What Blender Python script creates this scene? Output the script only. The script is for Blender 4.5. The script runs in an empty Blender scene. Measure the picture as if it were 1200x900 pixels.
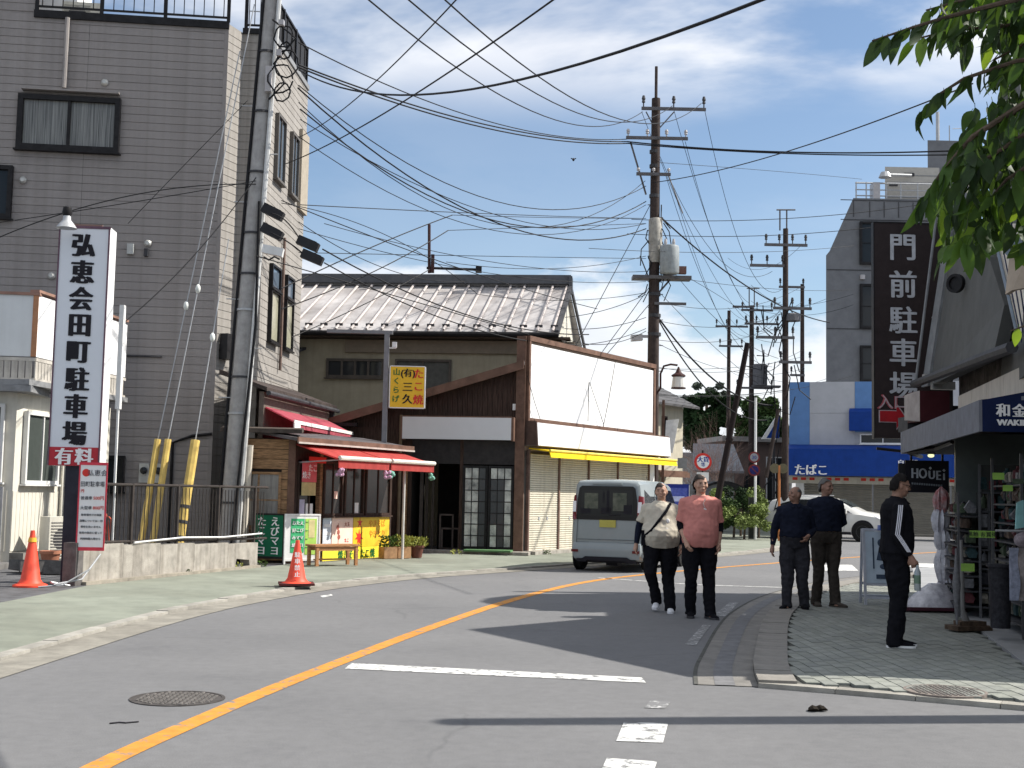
import bpy, math, random
from mathutils import Vector, Matrix, noise
R = math.radians
PI = math.pi
random.seed(7)
SC = bpy.context.scene
COL = SC.collection

# ------------------------------------------------------------------ camera
FPX, CAMH, PITCH, ROLL = 1500.0, 1.5, math.atan(127 / 1500.0), 0.020
cd = bpy.data.cameras.new('camera'); cd.sensor_width = 36.0; cd.lens = 36.0 * FPX / 1200.0
cd.clip_start = 0.1; cd.clip_end = 3000
cam = bpy.data.objects.new('camera', cd); COL.objects.link(cam)
cam.matrix_world = (Matrix.Translation((0, 0, CAMH)) @ Matrix.Rotation(PI / 2 + PITCH, 4, 'X')
                    @ Matrix.Rotation(ROLL, 4, 'Z'))
SC.camera = cam
_fw = Vector((0, math.cos(PITCH), math.sin(PITCH))); _r0 = Vector((1, 0, 0)); _u0 = Vector((0, -math.sin(PITCH), math.cos(PITCH)))
_rt = _r0 * math.cos(ROLL) + _u0 * math.sin(ROLL); _up = _u0 * math.cos(ROLL) - _r0 * math.sin(ROLL)
def ray(u, v): return _fw + _rt * ((u - 600) / FPX) + _up * ((450 - v) / FPX)
def G(u, v, z=0.0):
    d = ray(u, v); t = (z - CAMH) / d.z; return Vector((d.x * t, d.y * t, z))
def A(u, v, Y):
    d = ray(u, v); t = Y / d.y; return Vector((d.x * t, Y, d.z * t + CAMH))

# ------------------------------------------------------------------ sun and sky
SUN_AZ, SUN_EL = R(8.0), R(46.0)          # azimuth measured from +X towards +Y
sd = bpy.data.lights.new('sun', 'SUN'); sd.energy = 5.0; sd.angle = R(0.53); sd.color = (1.0, 0.95, 0.87)
sun = bpy.data.objects.new('sun', sd); COL.objects.link(sun)
_sv = Vector((math.cos(SUN_AZ) * math.cos(SUN_EL), math.sin(SUN_AZ) * math.cos(SUN_EL), math.sin(SUN_EL)))
sun.rotation_euler = _sv.to_track_quat('Z', 'Y').to_euler()
W = bpy.data.worlds.new('World'); SC.world = W; W.use_nodes = True
def build_world():
    nt = W.node_tree; N = nt.nodes; L = nt.links.new
    bg = N['Background']; bg.inputs[1].default_value = 0.092
    sk = N.new('ShaderNodeTexSky'); sk.sky_type = 'NISHITA'; sk.sun_disc = False
    sk.sun_elevation = SUN_EL; sk.sun_rotation = PI / 2 - SUN_AZ; sk.air_density = 1.0; sk.dust_density = 0.6; sk.ozone_density = 1.7
    tc = N.new('ShaderNodeTexCoord'); sp = N.new('ShaderNodeSeparateXYZ'); L(tc.outputs['Generated'], sp.inputs[0])
    def M(op, a, b=None, c=None):
        m = N.new('ShaderNodeMath'); m.operation = op
        for i, x in enumerate((a, b, c)):
            if x is None: continue
            if isinstance(x, (int, float)): m.inputs[i].default_value = x
            else: L(x, m.inputs[i])
        return m.outputs[0]
    def sm(x, a, b):
        mr = N.new('ShaderNodeMapRange'); mr.interpolation_type = 'SMOOTHSTEP'; L(x, mr.inputs[0])
        mr.inputs[1].default_value = a; mr.inputs[2].default_value = b; return mr.outputs[0]
    z = sp.outputs[2]; zc = M('MAXIMUM', z, 0.0)
    # high wispy layer, projected on a plane overhead
    h = M('ADD', zc, 0.08)
    cx = M('DIVIDE', sp.outputs[0], h); cy = M('DIVIDE', sp.outputs[1], h)
    cb = N.new('ShaderNodeCombineXYZ'); L(cx, cb.inputs[0]); L(cy, cb.inputs[1])
    n1 = N.new('ShaderNodeTexNoise'); n1.inputs['Scale'].default_value = 0.85; n1.inputs['Detail'].default_value = 7
    n1.inputs['Roughness'].default_value = 0.55; n1.inputs['Distortion'].default_value = 0.3
    mp = N.new('ShaderNodeMapping'); mp.inputs['Location'].default_value = (4.3, 0.9, 0); mp.inputs['Scale'].default_value = (1.0, 1.15, 1)
    L(cb.outputs[0], mp.inputs[0]); L(mp.outputs[0], n1.inputs['Vector'])
    hi = M('MULTIPLY', sm(n1.outputs[0], 0.40, 0.56), M('MULTIPLY_ADD', sm(z, 0.275, 0.335), 0.93, 0.07))
    # low cumulus bank near the horizon
    n2 = N.new('ShaderNodeTexNoise'); n2.inputs['Scale'].default_value = 5.5; n2.inputs['Detail'].default_value = 8; n2.inputs['Roughness'].default_value = 0.58
    mp2 = N.new('ShaderNodeMapping'); mp2.inputs['Scale'].default_value = (1, 1, 2.3); mp2.inputs['Location'].default_value = (1.35, 0, 0.4)
    L(tc.outputs['Generated'], mp2.inputs[0]); L(mp2.outputs[0], n2.inputs['Vector'])
    thr = sm(z, 0.08, 0.24)
    lo = sm(M('SUBTRACT', n2.outputs[0], M('MULTIPLY', thr, 0.42)), 0.27, 0.42)
    n3 = N.new('ShaderNodeTexNoise'); n3.inputs['Scale'].default_value = 9; n3.inputs['Detail'].default_value = 5
    L(mp2.outputs[0], n3.inputs['Vector'])
    cl = M('MAXIMUM', M('MULTIPLY', hi, 0.92), M('MULTIPLY', lo, 0.85))
    cc = N.new('ShaderNodeMixRGB'); cc.inputs[1].default_value = (6.6, 6.8, 7.3, 1); cc.inputs[2].default_value = (7.8, 7.9, 8.1, 1)
    L(sm(n3.outputs[0], 0.38, 0.6), cc.inputs[0])
    mx = N.new('ShaderNodeMixRGB'); L(cl, mx.inputs[0]); L(sk.outputs[0], mx.inputs[1]); L(cc.outputs[0], mx.inputs[2])
    L(mx.outputs[0], bg.inputs[0])
build_world()
SC.view_settings.view_transform = 'Standard'; SC.view_settings.look = 'None'
SC.view_settings.exposure = 0.63; SC.view_settings.gamma = 1.0
SC.render.engine = 'CYCLES'
SC.cycles.max_bounces = 8; SC.cycles.transparent_max_bounces = 16

# ------------------------------------------------------------------ materials
MATS = {}
def mat(name, col, rough=0.75, var=0.12, scale=6.0, metal=0.0, bump=0.0, bscale=60.0, streak=0.0, col2=None, spec=0.4, stretch=None, coords='Object', big=0.0, rand=0.0):
    """base colour with two noise layers of variation, optional vertical rain streaks and fine relief"""
    if name in MATS: return MATS[name]
    m = bpy.data.materials.new(name); m.use_nodes = True; nt = m.node_tree; N = nt.nodes; L = nt.links.new
    b = N['Principled BSDF']; b.inputs['Roughness'].default_value = rough; b.inputs['Metallic'].default_value = metal
    b.inputs['Specular IOR Level'].default_value = spec if (spec != 0.4 or sum(col) > 0.45) else 0.12
    tc = N.new('ShaderNodeTexCoord'); src = tc.outputs[coords]
    if stretch:
        mp = N.new('ShaderNodeMapping'); mp.inputs['Scale'].default_value = stretch; L(src, mp.inputs[0]); src = mp.outputs[0]
    n = N.new('ShaderNodeTexNoise'); n.inputs['Scale'].default_value = scale; n.inputs['Detail'].default_value = 8; n.inputs['Roughness'].default_value = 0.65
    L(src, n.inputs['Vector'])
    c2 = col2 or tuple(max(0.0, c * (1 - 2.2 * var)) for c in col)
    c1 = tuple(min(1.0, c * (1 + var * 0.9)) for c in col)
    cr = N.new('ShaderNodeValToRGB'); cr.color_ramp.elements[0].position = 0.3; cr.color_ramp.elements[1].position = 0.68
    cr.color_ramp.elements[0].color = (*c2, 1); cr.color_ramp.elements[1].color = (*c1, 1)
    L(n.outputs[0], cr.inputs[0]); out = cr.outputs[0]
    if streak or big:
        n2 = N.new('ShaderNodeTexNoise'); n2.inputs['Scale'].default_value = 1.0; n2.inputs['Detail'].default_value = 6
        mp2 = N.new('ShaderNodeMapping'); mp2.inputs['Scale'].default_value = (9, 9, 0.7) if streak else (0.5, 0.5, 0.5)
        L(tc.outputs[coords], mp2.inputs[0]); L(mp2.outputs[0], n2.inputs['Vector'])
        mr = N.new('ShaderNodeMapRange'); L(n2.outputs[0], mr.inputs[0]); mr.inputs[1].default_value = 0.45; mr.inputs[2].default_value = 0.72
        mr.inputs[4].default_value = streak or big
        mx = N.new('ShaderNodeMixRGB'); mx.blend_type = 'MULTIPLY'; L(mr.outputs[0], mx.inputs[0]); L(out, mx.inputs[1]); mx.inputs[2].default_value = (0.42, 0.39, 0.36, 1)
        out = mx.outputs[0]
    if rand:
        oi = N.new('ShaderNodeObjectInfo'); hv = N.new('ShaderNodeHueSaturation'); mr = N.new('ShaderNodeMapRange'); L(oi.outputs['Random'], mr.inputs[0])
        mr.inputs[3].default_value = 1 - rand / 2; mr.inputs[4].default_value = 1 + rand / 2; L(mr.outputs[0], hv.inputs['Value']); L(out, hv.inputs['Color']); out = hv.outputs[0]
    L(out, b.inputs['Base Color'])
    if bump:
        n4 = N.new('ShaderNodeTexNoise'); n4.inputs['Scale'].default_value = bscale; n4.inputs['Detail'].default_value = 4
        L(src, n4.inputs['Vector']); bp = N.new('ShaderNodeBump'); bp.inputs['Strength'].default_value = bump; bp.inputs['Distance'].default_value = 0.02
        L(n4.outputs[0], bp.inputs['Height']); L(bp.outputs[0], b.inputs['Normal'])
    MATS[name] = m
    if any(q in name for q in ('cloth', 'trouser', 'hair', 'shirt')): b.inputs['Specular IOR Level'].default_value = 0.08
    return m
def emis(name, col, s):
    m = mat(name, col); b = m.node_tree.nodes['Principled BSDF']; b.inputs['Emission Color'].default_value = (*col, 1); b.inputs['Emission Strength'].default_value = s; return m
def glass(name, col=(0.02, 0.023, 0.026), rough=0.06, alpha=None):
    m = mat(name, col, rough=rough, var=0.05, spec=0.28)
    if alpha is not None: m.node_tree.nodes['Principled BSDF'].inputs['Alpha'].default_value = alpha
    return m
siding_dark = mat('siding_taupe', (0.278, 0.255, 0.242), 0.8, 0.07, 2.5, streak=0.2, rand=0.07, bump=0.25, bscale=70)
siding_pale = mat('siding_pale', (0.285, 0.267, 0.245), 0.8, 0.07, 3, streak=0.3, rand=0.08, bump=0.25, bscale=70)
black_metal = mat('black_metal', (0.022, 0.021, 0.022), 0.45, 0.2, 8)
dark_grey = mat('dark_grey', (0.06, 0.06, 0.065), 0.6, 0.15, 8)
mid_grey = mat('mid_grey', (0.23, 0.235, 0.24), 0.6, 0.12, 8, streak=0.2)
white_paint = mat('white_paint', (0.74, 0.74, 0.73), 0.5, 0.04, 4, streak=0.16)
white_panel = mat('white_panel', (0.78, 0.78, 0.78), 0.45, 0.03, 1.5, streak=0.13)
cream_wall = mat('cream_wall', (0.35, 0.31, 0.22), 0.85, 0.07, 3, streak=0.2, bump=0.2, bscale=90)
cream_light = mat('cream_light', (0.60, 0.575, 0.50), 0.8, 0.06, 3, streak=0.25)
cream_shutter = mat('cream_shutter', (0.60, 0.56, 0.46), 0.6, 0.05, 3, streak=0.28)
brown_wood = mat('brown_wood', (0.065, 0.042, 0.034), 0.75, 0.3, 3, stretch=(12, 12, 1), bump=0.3, bscale=30)
brown_trim = mat('brown_trim', (0.16, 0.095, 0.07), 0.6, 0.18, 4)
old_wood = mat('old_wood', (0.34, 0.20, 0.10), 0.8, 0.28, 3, stretch=(2, 2, 16), bump=0.4, bscale=30)
wood_bench = mat('wood_bench', (0.42, 0.20, 0.085), 0.55, 0.2, 4, stretch=(2, 12, 12))
concrete_m = mat('concrete', (0.36, 0.335, 0.295), 0.9, 0.18, 4, streak=0.6, bump=0.4, bscale=80)
pole_conc = mat('pole_concrete', (0.36, 0.35, 0.34), 0.9, 0.12, 6, streak=0.25, bump=0.2)
pole_brown = mat('pole_brown', (0.058, 0.044, 0.04), 0.8, 0.2, 6, streak=0.2)
galv = mat('galvanised', (0.42, 0.43, 0.44), 0.5, 0.1, 10, metal=0.35)
porcelain = mat('porcelain', (0.42, 0.40, 0.40), 0.3, 0.06)
cable_m = mat('cable_black', (0.018, 0.018, 0.02), 0.6, 0.1)
tin_roof = mat('tin_roof', (0.46, 0.445, 0.44), 0.5, 0.16, 1.3, streak=0.0, metal=0.15, col2=(0.25, 0.23, 0.225), big=0.25)
def cloth(name, col, tr):
    m = mat(name, col, 0.85, 0.12, 5, streak=0.2); nt = m.node_tree; N = nt.nodes
    t = N.new('ShaderNodeBsdfTranslucent'); t.inputs[0].default_value = (*tr, 1); x = N.new('ShaderNodeMixShader'); x.inputs[0].default_value = 0.45
    nt.links.new(N['Principled BSDF'].outputs[0], x.inputs[1]); nt.links.new(t.outputs[0], x.inputs[2]); nt.links.new(x.outputs[0], N['Material Output'].inputs[0]); return m
red_cloth = cloth('red_cloth', (0.56, 0.11, 0.10), (0.80, 0.16, 0.14))
pink_cloth = cloth('pink_cloth', (0.56, 0.14, 0.18), (0.75, 0.2, 0.26))
white_cloth = mat('white_cloth', (0.78, 0.74, 0.70), 0.85, 0.06, 5)
yellow_cloth = mat('yellow_cloth', (0.80, 0.56, 0.02), 0.7, 0.05, 5)
red_paint = mat('red_paint', (0.42, 0.018, 0.03), 0.55, 0.08)
yellow_paint = mat('yellow_paint', (0.83, 0.53, 0.03), 0.5, 0.08, 5, streak=0.15)
yellow_guard = mat('yellow_guard', (0.66, 0.47, 0.13), 0.5, 0.14, 5, streak=0.35)
orange_cone = mat('orange_cone', (0.80, 0.075, 0.035), 0.55, 0.10, 5, streak=0.3)
green_banner = mat('green_banner', (0.012, 0.13, 0.065), 0.7, 0.08)
green_print = mat('green_print', (0.05, 0.42, 0.17), 0.6, 0.08)
lime_print = mat('lime_print', (0.42, 0.66, 0.12), 0.6, 0.08)
black_ink = mat('black_ink', (0.018, 0.017, 0.022), 0.5, 0.05)
red_ink = mat('red_ink', (0.62, 0.03, 0.02), 0.5, 0.05)
white_ink = mat('white_ink', (0.80, 0.80, 0.80), 0.5, 0.02)
green_ink = mat('green_ink', (0.02, 0.16, 0.05), 0.5, 0.05)
pink_print = mat('pink_print', (0.86, 0.60, 0.50), 0.6, 0.06)
skin_m = mat('skin', (0.42, 0.25, 0.18), 0.6, 0.05, 10)
skin_dark = mat('skin_tanned', (0.28, 0.155, 0.11), 0.6, 0.05, 10)
hair_m = mat('hair_black', (0.014, 0.012, 0.012), 0.6, 0.2, 30)
hair_grey = mat('hair_grey', (0.13, 0.125, 0.12), 0.7, 0.2, 30)
navy_cloth = mat('navy_cloth', (0.012, 0.015, 0.028), 0.9, 0.15, 15)
black_cloth = mat('black_cloth', (0.009, 0.009, 0.012), 0.9, 0.15, 15)
dark_trouser = mat('dark_trousers', (0.035, 0.035, 0.042), 0.9, 0.15, 15)
tan_trouser = mat('brown_trousers', (0.05, 0.042, 0.036), 0.9, 0.15, 15)
beige_shirt = mat('beige_shirt', (0.50, 0.46, 0.38), 0.9, 0.06, 12)
pink_shirt = mat('pink_shirt', (0.55, 0.22, 0.19), 0.9, 0.07, 12)
sneaker_w = mat('sneaker_white', (0.70, 0.71, 0.74), 0.6, 0.05, 10)
glass_dark = glass('glass_dark')
glass_shop = glass('glass_shop', (0.035, 0.03, 0.028), 0.1)
glass_sky = glass('glass_sky', (0.10, 0.13, 0.17), 0.05)
curtain = mat('curtain', (0.42, 0.42, 0.38), 0.9, 0.2, 2, stretch=(30, 30, 0.6))
blue_sheet = mat('blue_awning', (0.010, 0.046, 0.24), 0.6, 0.08, 3, streak=0.1)
blue_panel = mat('blue_panel', (0.10, 0.22, 0.46), 0.6, 0.05, 3)
grey_panel = mat('grey_panel', (0.42, 0.43, 0.46), 0.6, 0.05, 2)
tile_grey = mat('grey_tile', (0.15, 0.155, 0.165), 0.6, 0.1, 2)
sign_brown = mat('sign_brown', (0.040, 0.030, 0.030), 0.6, 0.1)
navy_fascia = mat('navy_fascia', (0.008, 0.016, 0.06), 0.6, 0.1)
grey_fascia = mat('grey_fascia', (0.14, 0.15, 0.18), 0.7, 0.12, 6, streak=0.2)
van_paint = mat('van_paint', (0.23, 0.262, 0.272), 0.22, 0.02, spec=0.6)
suv_paint = mat('pearl_paint', (0.58, 0.575, 0.55), 0.18, 0.02, spec=0.6)
tyre_m = mat('tyre_rubber', (0.018, 0.018, 0.018), 0.85, 0.1)
rim_m = mat('alloy', (0.45, 0.45, 0.47), 0.3, 0.05, metal=0.7)
lamp_red = mat('lamp_red', (0.16, 0.018, 0.025), 0.15, 0.1, spec=0.8)
lamp_clear = mat('lamp_clear', (0.75, 0.75, 0.78), 0.12, 0.05, spec=0.8)
terracotta = mat('terracotta', (0.40, 0.17, 0.10), 0.85, 0.15)
box_wood = mat('planter_wood', (0.42, 0.24, 0.12), 0.8, 0.2)
bark = mat('bark', (0.10, 0.075, 0.055), 0.9, 0.25, 12, bump=0.6, bscale=40)

ORD = 'first second third fourth fifth sixth seventh eighth ninth tenth eleventh twelfth thirteenth fourteenth fifteenth sixteenth seventeenth eighteenth nineteenth twentieth twenty-first twenty-second twenty-third twenty-fourth twenty-fifth twenty-sixth twenty-seventh'.split()
# ------------------------------------------------------------------ mesh building
class MB:
    def __init__(s): s.v = []; s.f = []
    def add(s, vs, fs):
        k = len(s.v); s.v += [tuple(p) for p in vs]; s.f += [tuple(k + i for i in f) for f in fs]; return s
    def box(s, x0, x1, y0, y1, z0, z1):
        return s.add([(x, y, z) for z in (z0, z1) for y in (y0, y1) for x in (x0, x1)],
                     [(0, 2, 3, 1), (4, 5, 7, 6), (0, 1, 5, 4), (1, 3, 7, 5), (3, 2, 6, 7), (2, 0, 4, 6)])
    def obox(s, c, sz, rz=0.0, rx=0.0, ry=0.0):
        M = Matrix.Translation(c) @ Matrix.Rotation(rz, 4, 'Z') @ Matrix.Rotation(rx, 4, 'X') @ Matrix.Rotation(ry, 4, 'Y')
        a, b, d = [q / 2 for q in sz]
        return s.add([M @ Vector((x, y, z)) for z in (-d, d) for y in (-b, b) for x in (-a, a)],
                     [(0, 2, 3, 1), (4, 5, 7, 6), (0, 1, 5, 4), (1, 3, 7, 5), (3, 2, 6, 7), (2, 0, 4, 6)])
    def prism(s, pts, ext):
        n = len(pts); pts = [Vector(p) for p in pts]; e = Vector(ext)
        return s.add(pts + [p + e for p in pts], [tuple(range(n))[::-1], tuple(range(n, 2 * n))] + [(i, (i + 1) % n, n + (i + 1) % n, n + i) for i in range(n)])
    def quad(s, a, b, c, d): return s.add([a, b, c, d], [(0, 1, 2, 3)])
    def tube(s, pts, r, n=8, cap=True):
        pts = [Vector(p) for p in pts]; rs = r if isinstance(r, (list, tuple)) else [r] * len(pts)
        k = len(s.v); d0 = (pts[1] - pts[0]).normalized()
        ref = Vector((0, 0, 1)) if abs(d0.z) < 0.9 else Vector((1, 0, 0)); a = d0.cross(ref).normalized()
        for i, p in enumerate(pts):
            d = (pts[min(i + 1, len(pts) - 1)] - pts[max(i - 1, 0)]).normalized()
            a = (a - d * a.dot(d)).normalized(); b = d.cross(a)
            for j in range(n):
                t = 2 * PI * j / n; s.v.append(tuple(p + (a * math.cos(t) + b * math.sin(t)) * rs[i]))
        for i in range(len(pts) - 1):
            for j in range(n):
                s.f.append((k + i * n + j, k + i * n + (j + 1) % n, k + (i + 1) * n + (j + 1) % n, k + (i + 1) * n + j))
        if cap:
            s.f.append(tuple(k + j for j in range(n))[::-1]); m = k + (len(pts) - 1) * n; s.f.append(tuple(m + j for j in range(n)))
        return s
    def lathe(s, c, prof, n=16):
        """prof: (radius, z) from bottom to top about the vertical axis through c"""
        k = len(s.v)
        for r, z in prof:
            for j in range(n):
                t = 2 * PI * j / n; s.v.append((c[0] + r * math.cos(t), c[1] + r * math.sin(t), c[2] + z))
        for i in range(len(prof) - 1):
            for j in range(n): s.f.append((k + i * n + j, k + i * n + (j + 1) % n, k + (i + 1) * n + (j + 1) % n, k + (i + 1) * n + j))
        s.f.append(tuple(k + j for j in range(n))[::-1]); m = k + (len(prof) - 1) * n; s.f.append(tuple(m + j for j in range(n)))
        return s
    def ball(s, c, r, n=12, m=8, tw=0.0):
        rx, ry, rz = (r, r, r) if isinstance(r, (int, float)) else r
        k = len(s.v)
        for i in range(1, m):
            a = PI * i / m - PI / 2
            for j in range(n):
                t = 2 * PI * j / n; s.v.append((c[0] + rx * math.cos(a) * math.cos(t), c[1] + ry * math.cos(a) * math.sin(t), c[2] + rz * math.sin(a)))
        for i in range(m - 2):
            for j in range(n): s.f.append((k + i * n + j, k + i * n + (j + 1) % n, k + (i + 1) * n + (j + 1) % n, k + (i + 1) * n + j))
        b = len(s.v); s.v += [(c[0], c[1], c[2] - rz), (c[0], c[1], c[2] + rz)]
        for j in range(n):
            s.f.append((b, k + (j + 1) % n, k + j)); q = k + (m - 2) * n; s.f.append((b + 1, q + j, q + (j + 1) % n))
        return s
    def loft(s, rings, cap=True):
        k = len(s.v); n = len(rings[0])
        for r in rings: s.v += [tuple(p) for p in r]
        for i in range(len(rings) - 1):
            for j in range(n): s.f.append((k + i * n + j, k + i * n + (j + 1) % n, k + (i + 1) * n + (j + 1) % n, k + (i + 1) * n + j))
        if cap:
            s.f.append(tuple(k + j for j in range(n))[::-1]); m = k + (len(rings) - 1) * n; s.f.append(tuple(m + j for j in range(n)))
        return s
    def xf(s, M): s.v = [tuple(M @ Vector(p)) for p in s.v]; return s
    def mesh(s, name, m=None, smooth=False):
        me = bpy.data.meshes.new(name); me.from_pydata(s.v, [], s.f); me.update()
        if m: me.materials.append(m)
        if smooth:
            me.polygons.foreach_set('use_smooth', [True] * len(me.polygons))
            try: me.set_sharp_from_angle(angle=R(38 if smooth is True else smooth))
            except Exception: pass
        return me
    def build(s, name, m=None, parent=None, smooth=False, loc=None, rot=None):
        return link(name, s.mesh(name, m, smooth), parent, loc, rot)
def link(name, me, parent=None, loc=None, rot=None):
    o = bpy.data.objects.new(name, me); COL.objects.link(o)
    if parent: o.parent = parent
    if loc is not None: o.location = loc
    if rot is not None: o.rotation_euler = rot
    return o
def tag(o, label=None, cat=None, group=None, kind=None):
    if label: o['label'] = label
    if cat: o['category'] = cat
    if group: o['group'] = group
    if kind: o['kind'] = kind
    return o
def thing(name, label, cat, loc=(0, 0, 0), rz=0.0, group=None):
    o = bpy.data.objects.new(name, None); COL.objects.link(o); o.location = loc; o.rotation_euler = (0, 0, rz)
    o.empty_display_size = 0.2
    return tag(o, label, cat, group)
def B(x0, x1, y0, y1, z0, z1, name, m, parent): return MB().box(x0, x1, y0, y1, z0, z1).build(name, m, parent)
def copytree(o, label=None, loc=None, rz=None, parent=None):
    c = o.copy(); COL.objects.link(c)
    if parent: c.parent = parent
    if label: c['label'] = label
    if loc is not None: c.location = loc
    if rz is not None: c.rotation_euler = (0, 0, rz)
    for ch in list(o.children): copytree(ch, parent=c)
    return c
def text(s, size, m, parent, loc, rot=(PI / 2, 0, 0), name='lettering', bold=0.0, sx=1.0, sy=1.0, depth=0.004, line=1.0, align='CENTER', bv=0.0):
    """lettering as a thin raised mesh; local: x right, z up after rot; bold thickens upright strokes"""
    c = bpy.data.curves.new('t', 'FONT'); c.body = s; c.size = size; c.extrude = depth; c.align_x = align; c.align_y = 'CENTER'
    c.space_line = line; c.resolution_u = 3
    o = bpy.data.objects.new('t', c); COL.objects.link(o)
    dg = bpy.context.evaluated_depsgraph_get(); me = bpy.data.meshes.new_from_object(o.evaluated_get(dg))
    bpy.data.objects.remove(o); bpy.data.curves.remove(c)
    vs = [v.co.copy() for v in me.vertices]; fs = [tuple(p.vertices) for p in me.polygons]; bpy.data.meshes.remove(me)
    if align == 'CENTER' and vs:
        mz = (max(v.y for v in vs) + min(v.y for v in vs)) / 2; mx_ = (max(v.x for v in vs) + min(v.x for v in vs)) / 2
        for v in vs: v.y -= mz; v.x -= mx_
    b = MB(); offs = [(0, 0)]
    if bold: offs += [(-bold, 0), (bold, 0), (-bold / 2, bv), (bold / 2, -bv)]
    for i, (dx, dy) in enumerate(offs):
        b.add([((v.x + dx) * sx, (v.y + dy) * sy, v.z + 0.0006 * i) for v in vs], fs)
    return b.build(name, m, parent, loc=loc, rot=rot)
def vtext(s, size, step, m, parent, x, y, z, **k):
    """upright column of characters, each its own piece, first one centred at z"""
    for i, ch in enumerate(s): text(ch, size, m, parent, (x, y, z - i * step), **k)

# ------------------------------------------------------------------ ground, road, pavements
def road_mat():
    m = bpy.data.materials.new('asphalt'); m.use_nodes = True; nt = m.node_tree; N = nt.nodes; L = nt.links.new
    b = N['Principled BSDF']; b.inputs['Roughness'].default_value = 0.88; b.inputs['Specular IOR Level'].default_value = 0.3
    tc = N.new('ShaderNodeTexCoord'); o = tc.outputs['Object']
    def nz(s, d=4, r=0.6):
        n = N.new('ShaderNodeTexNoise'); n.inputs['Scale'].default_value = s; n.inputs['Detail'].default_value = d; n.inputs['Roughness'].default_value = r; L(o, n.inputs['Vector']); return n.outputs[0]
    def ramp(x, p0, c0, p1, c1):
        r = N.new('ShaderNodeValToRGB'); r.color_ramp.elements[0].position = p0; r.color_ramp.elements[1].position = p1
        r.color_ramp.elements[0].color = (*c0, 1); r.color_ramp.elements[1].color = (*c1, 1); L(x, r.inputs[0]); return r.outputs[0]
    def mul(a, c, f=1.0):
        x = N.new('ShaderNodeMixRGB'); x.blend_type = 'MULTIPLY'; x.inputs[0].default_value = f; L(a, x.inputs[1]); L(c, x.inputs[2]); return x.outputs[0]
    base = ramp(nz(0.35, 8), 0.3, (0.134, 0.135, 0.139), 0.7, (0.170, 0.170, 0.173))
    fine = ramp(nz(120, 3, 0.8), 0.3, (0.70, 0.70, 0.70), 0.7, (1.22, 1.22, 1.22))
    mid = ramp(nz(9, 6, 0.7), 0.35, (0.90, 0.90, 0.90), 0.65, (1.05, 1.05, 1.05))
    c = mul(mul(base, fine), mid)
    # polished wheel tracks and oily patches
    stn = ramp(nz(1.1, 6, 0.7), 0.56, (1, 1, 1), 0.72, (0.86, 0.86, 0.87)); c = mul(c, stn)
    spk = ramp(nz(300, 2, 0.9), 0.60, (1, 1, 1), 0.66, (1.35, 1.33, 1.30)); c = mul(c, spk)
    # tar-filled cracks
    nn = N.new('ShaderNodeTexNoise'); nn.inputs['Scale'].default_value = 0.5; nn.inputs['Detail'].default_value = 5; L(o, nn.inputs['Vector'])
    ad = N.new('ShaderNodeMixRGB'); ad.inputs[0].default_value = 0.5; L(o, ad.inputs[1]); L(nn.outputs['Color'], ad.inputs[2])
    v = N.new('ShaderNodeTexVoronoi'); v.feature = 'DISTANCE_TO_EDGE'; v.inputs['Scale'].default_value = 0.55; L(ad.outputs[0], v.inputs['Vector'])
    cr = ramp(v.outputs['Distance'], 0.001, (0.84, 0.84, 0.84), 0.007, (1, 1, 1))
    gate = ramp(nz(0.22, 2), 0.50, (0, 0, 0), 0.56, (1, 1, 1))
    x = N.new('ShaderNodeMixRGB'); x.blend_type = 'MULTIPLY'; L(gate, x.inputs[0]); L(c, x.inputs[1]); L(cr, x.inputs[2])
    L(x.outputs[0], b.inputs['Base Color'])
    bp = N.new('ShaderNodeBump'); bp.inputs['Strength'].default_value = 0.35; bp.inputs['Distance'].default_value = 0.01; L(nz(160, 3, 0.8), bp.inputs['Height']); L(bp.outputs[0], b.inputs['Normal'])
    return m
asphalt = road_mat()
asphalt_yard = mat('yard_asphalt', (0.115, 0.115, 0.12), 0.9, 0.18, 5, bump=0.3)
green_pave = mat('green_pavement', (0.225, 0.243, 0.198), 0.9, 0.14, 2.0, bump=0.3, bscale=120, big=0.5)
kerb_m = mat('kerb_concrete', (0.32, 0.305, 0.27), 0.9, 0.18, 3, rand=.2, bump=0.3, big=0.3)
gutter_m = mat('gutter_concrete', (0.25, 0.235, 0.20), 0.9, 0.18, 3, bump=0.3, big=0.35)
joint_m = mat('joint_sand', (0.10, 0.10, 0.092), 0.95, 0.2, 10)
pavers_m = [mat('paver_' + n, c, 0.85, 0.12, 8, rand=.14, big=.35, bump=0.3, bscale=120) for n, c in
            (('moss', (0.222, 0.233, 0.205)), ('pale', (0.238, 0.248, 0.222)), ('grey', (0.21, 0.22, 0.20)))]
def paint(name, col, wear, sc=5.0):
    m = mat(name, col, 0.8, 0.12, 9, big=0.2); nt = m.node_tree; N = nt.nodes; L = nt.links.new; b = N['Principled BSDF']; src = b.inputs['Base Color'].links[0].from_socket
    tc = N.new('ShaderNodeTexCoord'); n1 = N.new('ShaderNodeTexNoise'); n1.inputs['Scale'].default_value = sc; n1.inputs['Detail'].default_value = 10; n1.inputs['Roughness'].default_value = 0.78; L(tc.outputs['Object'], n1.inputs['Vector'])
    r = N.new('ShaderNodeValToRGB'); r.color_ramp.elements[0].position = wear; r.color_ramp.elements[1].position = wear + 0.05; L(n1.outputs[0], r.inputs[0])
    x = N.new('ShaderNodeMixRGB'); L(r.outputs[0], x.inputs[0]); x.inputs[1].default_value = (0.155, 0.155, 0.157, 1); L(src, x.inputs[2]); L(x.outputs[0], b.inputs['Base Color']); return m
orange_line = paint('orange_line', (0.56, 0.235, 0.03), 0.405, 8)
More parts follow.
